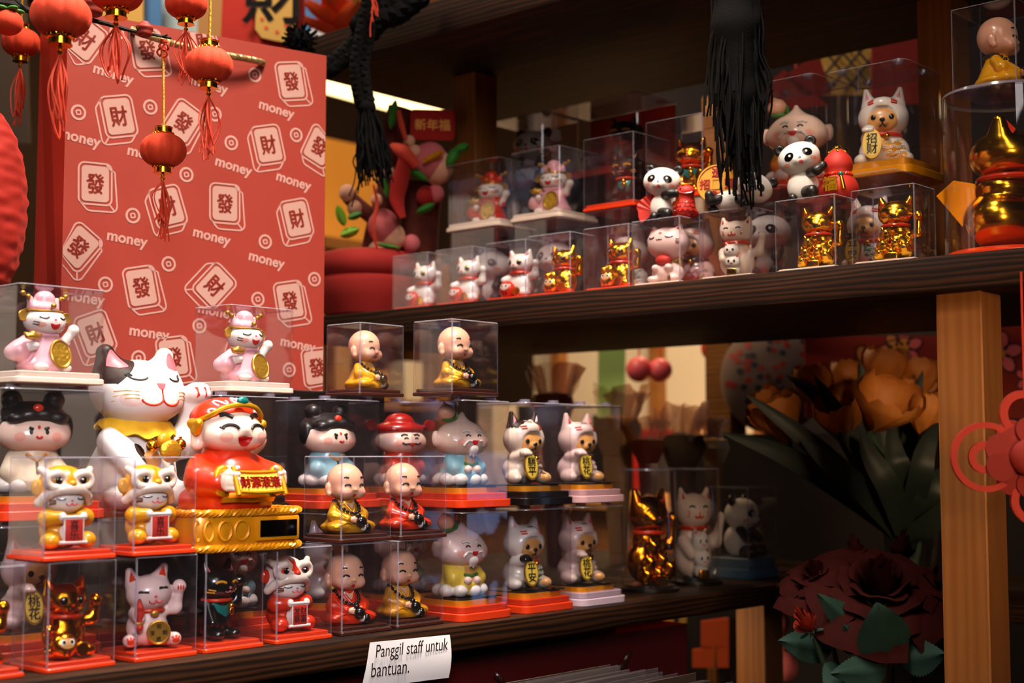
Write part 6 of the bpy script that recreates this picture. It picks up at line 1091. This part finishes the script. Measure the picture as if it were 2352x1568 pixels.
for k, (o, tips) in enumerate(zip(tl + tl, [[(2068, 1225, 2.0), (1930, 1120, 1.95), (1790, 1040, 1.93), (1655, 992, 1.92)], [(2070, 1225, 1.99), (1960, 1110, 1.93), (1840, 1000, 1.92), (1712, 905, 1.93)], [(2075, 1225, 1.98), (2010, 1080, 1.92), (1930, 960, 1.92), (1870, 860, 1.93)], [(2080, 1225, 1.98), (2065, 1090, 1.90), (2052, 1030, 1.90), (2045, 960, 1.92)], [(2085, 1225, 1.98), (2110, 1100, 1.90), (2130, 1020, 1.90), (2165, 960, 1.92)], [(2072, 1225, 2.02), (1990, 1080, 2.0), (1900, 930, 2.0), (1805, 860, 2.02)], [(2082, 1225, 2.0), (2085, 1060, 1.99), (2100, 930, 1.99), (2120, 850, 2.0)], [(2090, 1225, 1.97), (2130, 1140, 1.92), (2170, 1090, 1.92), (2230, 1060, 1.93)], [(2074, 1225, 2.03), (2030, 1000, 2.03), (1990, 900, 2.03), (1975, 830, 2.03)], [(2070, 1225, 1.96), (1985, 1130, 1.90), (1900, 1060, 1.89), (1840, 1010, 1.9)], [(2080, 1225, 1.95), (2040, 1120, 1.88), (2000, 1050, 1.88), (1975, 990, 1.88)], [(2095, 1240, 1.96), (2160, 1180, 1.92), (2200, 1150, 1.92)]])):
    pts = [Vector(base) + Vector((0, 0, .005 * (k % 3)))] + [at(*q) for q in tips]; mb = MB(); blade(mb, [tuple(q - o.location) for q in pts], .017 if k not in (6, 8) else .013, 'tulip_leaf'); mb.build('leaf', o, smooth=80)
# ================================================================ roses in a bucket in front of the lower shelf
bp_ = at(2020, 1560, 1.60); tag(MB().lathe([(.06, .801), (.075, .93), (.08, .985), (.077, .985), (.07, .93), (.056, .805)], 'black_base', (bp_.x, bp_.y, 0), 40).build('flower_bucket'), 'black bucket holding the dark red roses at the bottom edge', 'bucket')
def serrated(mb, o, T3, L, W, m):
    n = 30; rows = []
    for i in range(n + 1): u = i / n; w_ = W * .5 * (math.sin(PI * u ** .75) ** .85) + .0; e = w_ * (1 + .055 * (1 if i % 2 else -1)); rows.append([o + T3 @ np.array([v * (e if abs(v) == 1 else w_ * abs(v) / max(abs(v), 1e-6) * abs(v)) if v else 0., L * u, -.10 * W * abs(v) * 1. - .06 * L * u * u + .012 * L * math.sin(9 * u) * abs(v)]) for v in (-1, -.5, 0, .5, 1)])
    mb.grid(rows, m); mb.grid(np.array(rows) - T3 @ np.array([0, 0, .0008]), m, flip=True)
def rose(px, py, d, r, label, az=0., tilt=40., leaves=(), n=18, m='rose_petal', budlike=False):
    p = at(px, py, d); t = thing('rose', label, 'flower', (bp_.x, bp_.y, .95)); o = np.array(p - t.location); R = r * d / F_PX; A = np.array(Matrix.Rotation(math.radians(az), 3, _FW) @ Matrix.Rotation(math.radians(tilt), 3, _R)); mb = MB()
    for k in range(n):
        f = k / (n - 1); th = k * 2.4; rad = R * (.09 + .58 * f ** 1.1) * (.75 if budlike else 1); H = R * (.42 - .22 * f) * (2.0 if budlike else 1); W = 1.35 if f < .45 or budlike else .85; rows = []
        for u in np.linspace(0, 1, 7):
            row = []
            for v in np.linspace(-1, 1, 9):
                a = th + v * W * (1.0 - .25 * u * u); flare = 0 if budlike else (f ** 1.5) * .55 * u ** 2.2; q = rad * (.35 + .65 * math.sin(u * 1.57)) + R * flare + R * .015 * math.sin(v * 7 + k) * u; edge = 1 - .10 * v * v * u + .03 * math.sin(6 * v + 2 * k)
                row.append(o + A @ np.array([q * math.cos(a), q * math.sin(a), -R * .35 + (H + R * .35) * u * edge - R * f * .30 * u - (R * .25 * f * max(0, u - .75) * 4 * (0 if budlike else 1))]))
            rows.append(row)
        mb.grid(rows, m); rr = np.array(rows); mb.grid(rr + (o - rr) * .012, m, flip=True)
    mb.build('bloom', t, smooth=80)
    mb = MB(); e = o - A @ np.array([0, 0, R * .4]); mb.tube(smooth_pts([(random.uniform(-.03, .03), random.uniform(-.03, .03), -.10), (e[0] * .5, e[1] * .5, e[2] * .3), tuple(e)], 6), .003, 'stem', 8); mb.build('stem', t)
    mb = MB(); [mb.ell(o + A @ np.array([R * .32 * math.cos(a), R * .32 * math.sin(a), -R * .42]), (R * .2, R * .09, R * .05), 'rose_leaf', A @ rot('Z', math.degrees(a)), 10, 6) for a in np.arange(5) * 1.257]; mb.build('sepal', t)
    for (x0, y0, x1, y1, wd, dd) in leaves:
        a0, a1 = at(x0, y0, dd + .02), at(x1, y1, dd); L = (a1 - a0).length; yv = (a1 - a0).normalized(); zv = -(_FW) + yv * yv.dot(_FW); zv = (zv + Vector((0, 0, .35))).normalized(); xv = yv.cross(zv).normalized(); zv = xv.cross(yv); T3 = np.array([[xv[i], yv[i], zv[i]] for i in range(3)]); mb = MB(); serrated(mb, np.array(a0 - t.location), T3, L, wd * dd / F_PX, 'rose_leaf'); mb.build('leaf', t, smooth=80)
    return t
rose(2022, 1335, 1.58, 165, 'largest dark red rose in the middle of the bottom right bunch', 0, 35, [(2045, 1525, 2022, 1392, 128, 1.50), (2010, 1480, 1885, 1365, 70, 1.54)], 24)
rose(1872, 1318, 1.62, 95, 'wide dark red rose left of the largest one', -20, 25, [(1915, 1490, 1795, 1470, 80, 1.56), (1975, 1500, 1945, 1440, 60, 1.53)], 16)
rose(1852, 1430, 1.55, 62, 'half open orange red rosebud at the left of the bunch', -35, 20, [(1950, 1540, 1900, 1580, 90, 1.52)], 10, 'bud', True); rose(1965, 1268, 1.66, 56, 'small dark rosebud above the largest rose, left', -8, 5, [], 9, 'rose_petal', True); rose(2070, 1262, 1.66, 62, 'small dark rosebud above the largest rose, right', 8, 8, [], 9, 'rose_petal', True)
rose(2165, 1335, 1.60, 100, 'dark red rose half hidden by the right post', 20, 25, [(2065, 1515, 2170, 1500, 85, 1.51), (2040, 1535, 1915, 1545, 75, 1.50)], 16)
# ================================================================ red foam ring charm, right edge
p0 = at(2352, 1050, 1.25); t = thing('foam_charm', 'flat red foam charm of rings and petals hanging at the right edge', 'charm', p0, YAW); k_ = 1.25 / F_PX; U = lambda x, y, e=0.: ((x - 2352) * k_, e, -(y - 1050) * k_)
def foam_ring(name, x, y, R0, R1, a0=0, a1=360, e=0.):
    mb = MB(); n = 48; a = np.radians(np.linspace(a0, a1, n)); cl = a1 - a0 == 360; T_ = .0022; P4 = []
    for rr, dy in ((R0, -T_), (R1, -T_), (R1, T_), (R0, T_)): P4.append(np.stack([(x - 2352 + rr * np.cos(a)) * k_, np.full(n, dy + e), -(y - 1050) * k_ + rr * np.sin(a) * k_], 1))
    mb.grid(np.stack(P4, 1), 'foam_red', closed_v=True); 
    if not cl: b = mb.n - 4 * n; mb.f += [(b, b + 1, b + 2, b + 3), (b + 4 * n - 1, b + 4 * n - 2, b + 4 * n - 3, b + 4 * n - 4)]; mb.m += [0, 0]
    return mb.build(name, t, smooth=50)
foam_ring('outer_ring', 2263, 1049, 66, 80, 25, 335); foam_ring('inner_ring', 2261, 1050, 20, 37); foam_ring('loop', 2352, 950, 36, 54, -70, 250); foam_ring('loop', 2372, 1150, 36, 54); foam_ring('outer_ring', 2440, 1049, 66, 80)
mb = MB(); mb.box(U(2285, 1062, -.002), U(2330, 1040, .002), 'foam_red'); mb.box(U(2318, 1010, -.002), U(2328, 985, .002), 'foam_red'); mb.build('web', t)
for i in range(9):
    a = i * 2 * PI / 9; mb = MB(); mb.prism([(.018 * math.cos(v) * .7 + .024 * 1, .013 * math.sin(v)) for v in np.linspace(0, 2 * PI, 16, endpoint=False)], -.0015, .0015, 'foam_deep', frame((0, -.005 - .002 * (i % 3), 0), (math.cos(a), 0.15, math.sin(a)), (-math.sin(a), 0, math.cos(a)))); mb.build('petal', t)
mb = MB(); mb.ell((0, -.010, 0), (.016, .008, .016), 'foam_deep'); mb.build('flower_centre', t); mb = MB(); mb.tube([(0.002, 0, .05), (.002, 0, .165)], .001, 'thread_red', 6); mb.build('hanging_cord', t)
# ================================================================ the rest of the shop behind the shelves
P('lamp_glow', 'fff0cc', .5, emit=3.2, ecol='ffdf9a'); P('cup_white', 'e6dccb', .4); P('warm_board', 'd9983c', .7); P('tan_board', 'b9864a', .7); P('cushion', '7d6a62', .9, sheen=.4); P('flower_red', '9a2a22', .7); P('flower_blue', '26303c', .7); P('cloth_red', '8c1d12', .8); P('cloth_dark', '1a1014', .8); P('cloth_white', 'd5d9e2', .8); P('orange_card', 'e85a26', .6); P('pouch_red', 'd02a18', .7, bump=.3, bscale=60); P('sky_blue', '3a78b8', .6); P('pale_blue', 'a9c7d2', .6)
def plane_at(name, quad, m, label, cat, th=.004, foot=None, cord=None):          # a flat sheet given by its corners, with thickness; on a stick or a cord
    q = [Vector(v) for v in quad]; n = (q[1] - q[0]).cross(q[3] - q[0]).normalized() * th; mb = MB(); mb.add([tuple(v) for v in q] + [tuple(v + n) for v in q], [(3, 2, 1, 0), (4, 5, 6, 7), (0, 1, 5, 4), (1, 2, 6, 5), (2, 3, 7, 6), (3, 0, 4, 7)], m)
    if foot is not None: c = (q[0] + q[1]) / 2 + n * .5; mb.box((c.x - .004, c.y - .004, foot), (c.x + .004, c.y + .004, c.z + .004), 'rack_wood')
    if cord is not None: c = (q[2] + q[3]) / 2 + n * .5; mb.box((c.x - .001, c.y - .001, c.z - .004), (c.x + .001, c.y + .001, cord), 'thread_red')
    return tag(mb.build(name, smooth=0), label, cat)
# wooden rack seen between the bag and the plush plant, with white cups and boxes
rx, ry0, ry1 = -2.95, 1.95, 3.0
t = thing('display_rack', 'warm wooden wall rack far behind the plush plant', 'rack', (rx, ry0, 0))
for z in (.45, .80, 1.15, 1.42, 1.66, 1.86): MB().box((-.30, 0, z), (0, ry1 - ry0, z + .03), 'rack_wood').build('rack_shelf', t)
for y in (0, .52, ry1 - ry0 - .04): MB().box((-.30, y, 0), (0, y + .04, 1.89), 'rack_wood').build('upright', t)
MB().box((-.32, 0, 0), (-.30, ry1 - ry0, 2.25), 'warm_board').build('back_board', t)
L0, L1 = at(700, 176, 3.55), at(1010, 262, 3.75); t = thing('strip_light', 'long glowing ceiling strip light behind the plush plant', 'lamp', L0); mb = MB(); mb.tube([(0, 0, 0), tuple(L1 - L0)], .028, 'lamp_glow', 12); mb.build('tube', t); mb = MB(); mb.tube([(0, 0, .045), tuple(L1 - L0 + Vector((0, 0, .045)))], .02, 'warm_board', 8); mb.build('housing', t)
tag(MB().box((L0.x - .05, L0.y - .2, L0.z + .07), (L1.x + .45, L1.y + .3, L0.z + .10), 'warm_board').build('ceiling_panel'), 'warm lit ceiling panel above the strip light', 'panel')
gi = 0
for z in (1.18, 1.45, 1.69):
    y = ry0 + .06
    while y < ry1 - .1:
        k = random.random(); wd = random.uniform(.05, .11); h = random.uniform(.07, .17)
        if k < .4: o = MB().lathe([(.025, 0), (.032, .02), (.036, h * .6), (.033, h * .6), (.028, .01), (.001, .008)], 'cup_white', k=20, caps=False).build('white_cup'); tag(o, 'blurred white cup on the warm rack behind the plush plant', 'cup', 'white cups on the far rack')
        else: o = MB().box((-.05, -wd / 2, 0), (.03, wd / 2, h), random.choice(['kraft', 'ivory_box', 'kraft', 'tan_board', 'brown']), .003, 1).build('goods_box'); tag(o, 'blurred brown or ivory box on the warm rack behind the plush plant', 'box', 'boxes on the far rack')
        o.location = (rx - .09, y + wd / 2, z); y += wd + random.uniform(.015, .07)
# counter and goods seen under the middle shelf
t = thing('goods_counter', 'warm wooden counter far behind the stacked cases', 'counter', (-2.75, 2.75, 0)); MB().box((0, 0, 1.16), (1.35, .45, 1.20), 'tan_board').build('counter_top', t); MB().box((.03, .06, 0), (1.32, .42, 1.16), 'rack_wood').build('cabinet_body', t); MB().box((0, .40, 1.2), (.80, .43, 1.95), 'ivory_box').build('back_panel', t)
for x in (.1, .45, .78):
    MB().box((x, .36, 1.2), (x + .03, .40, 1.95), 'rack_wood').build('upright', t)
for i in range(11):
    x = -2.68 + i * .088; h = random.uniform(.07, .24); m = random.choice(['ivory_box', 'kraft', 'cup_white', 'black_base', 'cloth_dark', 'ivory_box', 'matte_red']); o = MB().box((-.03, -.05, 0), (.035, .05, h), m, .004, 1).build('goods_box'); o.location = (x, 2.92 + random.uniform(-.06, .06), 1.201); tag(o, 'blurred small box on the far counter under the middle shelf', 'box', 'boxes on the far counter')
plane_at('green_panel', [at(1372, 1010, 3.4), at(1432, 1010, 3.4), at(1436, 790, 3.4), at(1374, 790, 3.4)], 'green_panel', 'narrow pale green panel seen under the middle shelf', 'panel', .02, 0)
o = MB().box((-.028, -.028, 0), (.028, .028, 2.0), 'rack_wood').build('wooden_post'); o.location = tuple(at(1668, 1000, 2.75)[:2]) + (0,); tag(o, 'far pale wooden post left of the flowered cushion', 'post')
for px, py, r, l in ((1468, 848, 30, 'left of the two pink red hanging balls under the middle shelf'), (1516, 850, 28, 'right of the two pink red hanging balls under the middle shelf'), (1640, 800, 30, 'red hanging ball beside the far wooden post')):
    p = at(px, py, 3.0); R = r * 3.0 / F_PX; t = thing('hanging_ball', l, 'ornament', p); MB().ell((0, 0, 0), R, 'rose' if px < 1600 else 'matte_red').build('ball', t); MB().tube([(0, 0, R), (0, 0, .5)], .002, 'thread_red', 5).build('string', t)
def wrap(px, py, d, s, m, label, seed, n=7):               # crumpled wrapped bouquet
    r = np.random.default_rng(seed); p = at(px, py, d); t = thing('wrapped_bouquet', label, 'bouquet', p); S_ = s * d / F_PX
    for k in range(n):
        a = r.uniform(0, 6.28); mb = MB(); rows = [[(S_ * (.25 + .8 * u) * math.cos(a + v * .7) * (.5 + .5 * r.random()), S_ * (.25 + .8 * u) * math.sin(a + v * .7) * .6, S_ * (-.9 + 1.5 * u + .35 * r.random())) for v in (-1, -.3, .3, 1)] for u in np.linspace(0, 1, 4)]; mb.grid(rows, 'film_brown' if k % 2 else 'film'); mb.build('wrapping_sheet', t, smooth=0)
    mb = MB(); mb.lathe([(S_ * .2, ZL + .001 - p.z), (S_ * .35, -S_ * .9), (S_ * .6, -S_ * .3), (S_ * .5, S_ * .0), (.001, S_ * .1)], m, k=9, mod=lambda a: .25 * np.sin(a * 3 + seed)); mb.build('bunch', t, smooth=0); return t
wrap(1275, 905, 2.35, 85, 'cellophane_brown', 'dark brown wrapped bouquet behind the shaded bear cases', 3); wrap(1420, 960, 2.4, 90, 'kraft', 'tan wrapped bouquet behind the end of the stacked cases', 8); wrap(1560, 1000, 2.35, 85, 'card', 'brown wrapped bouquet above the shaded cylinders', 12); wrap(1490, 1010, 2.3, 60, 'cellophane_brown', 'dark wrapped bouquet between the two tan ones', 14); wrap(1640, 1010, 2.45, 60, 'ivory_box', 'pale cellophane bouquet left of the tulip leaves', 21)
# flowered cushion and flowered wall cloths
p = at(1775, 870, 2.7); t = thing('flowered_cushion', 'pale round cushion with small red and navy flowers behind the tulips', 'cushion', p); c = Clay(.1).ell((0, 0, 0), (.1, .06, .105)); mb = MB(); v, f = c.mesh(.008); R3 = np.array([[_R[i], _FH[i], _Z[i]] for i in range(3)]); mb.add(v @ R3.T, f, 'cushion')
m2 = MB()
for i in range(110): x, z = rng.uniform(-.09, .09), rng.uniform(-.095, .095); (x / .1) ** 2 + (z / .105) ** 2 < .85 and c.patch(m2, disc(x, z, .0062, .0062, 0, 9), 'flower_red' if i % 2 else 'flower_blue', off=.0008, rings=2)
mb.merge(m2, Matrix(((*R3[0], 0), (*R3[1], 0), (*R3[2], 0), (0, 0, 0, 1)))); mb.build('cover', t)
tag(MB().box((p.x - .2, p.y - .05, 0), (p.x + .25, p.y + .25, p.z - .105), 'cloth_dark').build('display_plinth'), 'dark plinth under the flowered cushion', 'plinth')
def cloth(x0, x1, y0, y1, d, label, seed, big=60):
    r = np.random.default_rng(seed); o = at(x0, y1, d); w_, h_ = (x1 - x0) * d / F_PX, (y1 - y0) * d / F_PX; t = thing('flowered_cloth', label, 'cloth', o); mb = MB(); mb.box((0, 0, 0), (1, 1, .003), 'cloth_red'); mb.v[-1] = mb.v[-1] * [w_, h_, 1]; fl = Flat(mb, (0, 0, .003), (1, 0, 0), (0, 1, 0), w_, h_)
    k = d / F_PX
    for i in range(int((x1 - x0) * (y1 - y0) / (big * big * 1.6)) + 3):
        cx_, cy_ = r.uniform(0, w_), r.uniform(0, h_); s = big * k * r.uniform(.35, .6); col = ['cloth_white', 'rose', 'tulip_light', 'orange_card', 'pale_blue'][r.integers(5)]
        for a in np.arange(5) * 1.2566 + r.uniform(0, 1): q = np.array([cx_ + s * .6 * math.cos(a), cy_ + s * .6 * math.sin(a)]); dd = disc(q[0], q[1], s * .5, s * .34, math.degrees(a), 14); fl.fill(dd, col, .0006 + i * 2e-5); fl.stroke(dd, s * .09, 'cloth_dark', True, .0007 + i * 2e-5)
        fl.fill(disc(cx_, cy_, s * .2, s * .2), 'mustard', .0009 + i * 2e-5)
    T = frame(o, _R, (0, 0, 1)); b = MB().merge(mb, T); b.v = [x - np.array(tuple(o)) for x in b.v]; b.build('fabric', t, smooth=0); return t
cloth(1850, 2190, 770, 960, 2.5, 'red cloth with outlined flowers behind the tulips, under the middle shelf', 2, 75); cloth(2290, 2480, 740, 960, 2.3, 'red and white flowered cloth at the right edge behind the post', 5, 80)
MB_ = MB(); MB_.box((0, 0, 0), (.5, .012, 1.4), 'cloth_dark'); o = MB_.build('shade_backdrop'); put(tag(o, 'dark folding screen behind the flowered cloths', 'screen'), at(1740, 1180, 4.15) - Vector((.0, 0, 1.05)), YAW); o.scale = (1.7, 1, 1.5)  # dark sheet put where the shop behind is only unlit
# goods glimpsed below the lower shelf on the right
for x0, x1, y0, y1, d, m, l in ((1560, 1640, 1400, 1545, 2.75, 'yellow_print', 'blurred yellow card below the lower shelf'), (1610, 1672, 1425, 1482, 2.6, 'orange_card', 'upper coral card below the lower shelf beside the short post'), (1590, 1672, 1490, 1530, 2.6, 'orange_card', 'lower coral card below the lower shelf beside the short post')): plane_at('goods_card', [at(x0, y1, d), at(x1, y1, d), at(x1, y0 - 8, d), at(x0, y0, d)], m, l, 'card', .01, .80)
for px, py, r, l in ((1785, 1430, 28, 'dark coral round ornament left of the rosebud'), (1800, 1530, 34, 'pale pink round ornament at the bottom left of the roses')): p = at(px, py, 2.3); R = r * 2.3 / F_PX; t = thing('round_ornament', l, 'ornament', p); MB().ell((0, 0, 0), R, 'plush_pink').build('ball', t); MB().tube([(0, 0, R), (0, 0, max(R + .01, 1.084 - p.z))], .002, 'thread_red', 5).build('string', t)
# colourful hangings above the bag
def hang(quad_px, d, m, label, name='hanging_banner', cat='banner'): return plane_at(name, [at(x, y, d) for x, y in quad_px], m, label, cat, .006, None, 2.9)
hang([(505, 170), (700, 170), (702, -60), (515, -60)], 2.35, 'pouch_red', 'red hanging pouch above the bag with a yellow panel', 'hanging_pouch', 'pouch')
o = at(632, 40, 2.335); t = thing('pouch_panel', 'yellow panel with a black brush character on the red pouch', 'panel', o); k = 2.335 / F_PX; mb = MB(); T = frame((0, 0, 0), _R, (0, 0, 1)); poly = [(-45, -28), (-30, -48), (0, -55), (30, -60), (50, -72), (52, 100), (-42, 100)]; mb.prism([(x * k, y * k) for x, y in poly], -.002, .002, 'yellow_print', T)
mb.text('財', .115, T @ Matrix.Translation((.0, .042, .003)), 'cloth_dark', .012, .0006); [mb.prism([(x * k + 5 * k * math.cos(a), y * k + 5 * k * math.sin(a)) for a in np.linspace(0, 6.28, 7)[:-1]], .002, .003, 'orange_card', T) for x, y in ((-20, -25), (5, -35), (25, -20), (35, -45), (-30, -5))]; mb.build('printed_cloth', t, smooth=0)
hang([(694, 120), (800, 120), (800, -60), (694, -60)], 2.9, 'sky_blue', 'blue and white printed hanging between the pouch and the red lotus'); hang([(700, 108), (760, 112), (742, 60), (712, 70)], 2.85, 'cloth_white', 'white patch of print in front of the blue hanging'); hang([(735, 60), (765, 55), (760, 5), (738, 10)], 2.86, 'pale_blue', 'pale blue patch of print in front of the blue hanging')
hang([(210, 120), (330, 120), (330, -60), (210, -60)], 2.9, 'yellow_print', 'yellow hanging behind the second lantern'); hang([(330, 110), (372, 110), (372, -60), (330, -60)], 2.95, 'sky_blue', 'blue hanging left of the middle top lantern'); hang([(455, 150), (512, 150), (512, -60), (455, -60)], 3.0, 'tan_board', 'grey tan hanging left of the red pouch'); hang([(-20, 330), (70, 330), (60, -40), (-20, -40)], 3.0, 'card', 'brown hanging at the left edge behind the small lantern')
hang([(372, 130), (455, 130), (455, -60), (372, -60)], 3.05, 'pale_blue', 'pale hanging behind the middle top lantern')
t = thing('paper_lotus', 'red paper lotus with pointed petals above the top shelf corner', 'ornament', at(800, 60, 2.5))
for i in range(9):
    a, z = -2.4 + i * .6, -.02 + .012 * (i % 3); mb = MB(); rows = []
    for u in np.linspace(0, 1, 6): rows.append([(.085 * u * math.cos(a) - v * .03 * math.sin(PI * (.15 + .8 * u)) * math.sin(a), .085 * u * math.sin(a) + v * .03 * math.sin(PI * (.15 + .8 * u)) * math.cos(a), z + .03 * u * u + .012 * v * v) for v in (-1, -.5, 0, .5, 1)])
    mb.grid(rows, 'orange_card'); mb.grid(np.array(rows) - [0, 0, .001], 'orange_card', flip=True); mb.build('petal', t)
MB().ell((0, 0, 0), (.03, .03, .02), 'orange_card').build('lotus_centre', t)
# red hangings and warm lattice above the middle shelf at the right
t = thing('wooden_lattice', 'warm wooden lattice panel seen above the bear case', 'lattice', at(1955, 150, 2.7)); X_, Z_ = np.array(_R), np.array(_Z); MB().add([tuple(X_ * a + Z_ * b + np.array(_FH) * .03) for a, b in ((-.05, -.05), (.05, -.05), (.05, .06), (-.05, .06))], [(0, 1, 2, 3)], 'yellow_print').build('back_board', t, smooth=0)
for k in range(-1, 2):
    for s_ in (-1, 1): a = X_ * (k * .032) ; MB().tube([tuple(a - X_ * s_ * .045 - Z_ * .05), tuple(a + X_ * s_ * .045 + Z_ * .06)], .003, 'card', 4).build('lattice_bar', t)
for q, l in (([(1755, 200), (1800, 160), (1900, 240), (1760, 260)], 'folded red paper hanging above the tall elder case'), ([(1800, 175), (1880, 120), (1910, 215), (1850, 220)], 'second folded red paper hanging above the tall elder case'), ([(2000, 240), (2150, 240), (2150, 80), (2000, 100)], 'dark red paper hanging above the bear case')): hang(q, 2.5, 'cloth_red', l, 'red_paper', 'hanging paper')

put(tag(MB().box((0, 0, 0), (.9, .015, .75), 'cloth_dark').build('upper_shade_backdrop'), 'dark curtain behind the upper middle shelf', 'curtain'), at(1480, 560, 3.0), YAW)  # added dark sheet in place of the darkness behind the shelf
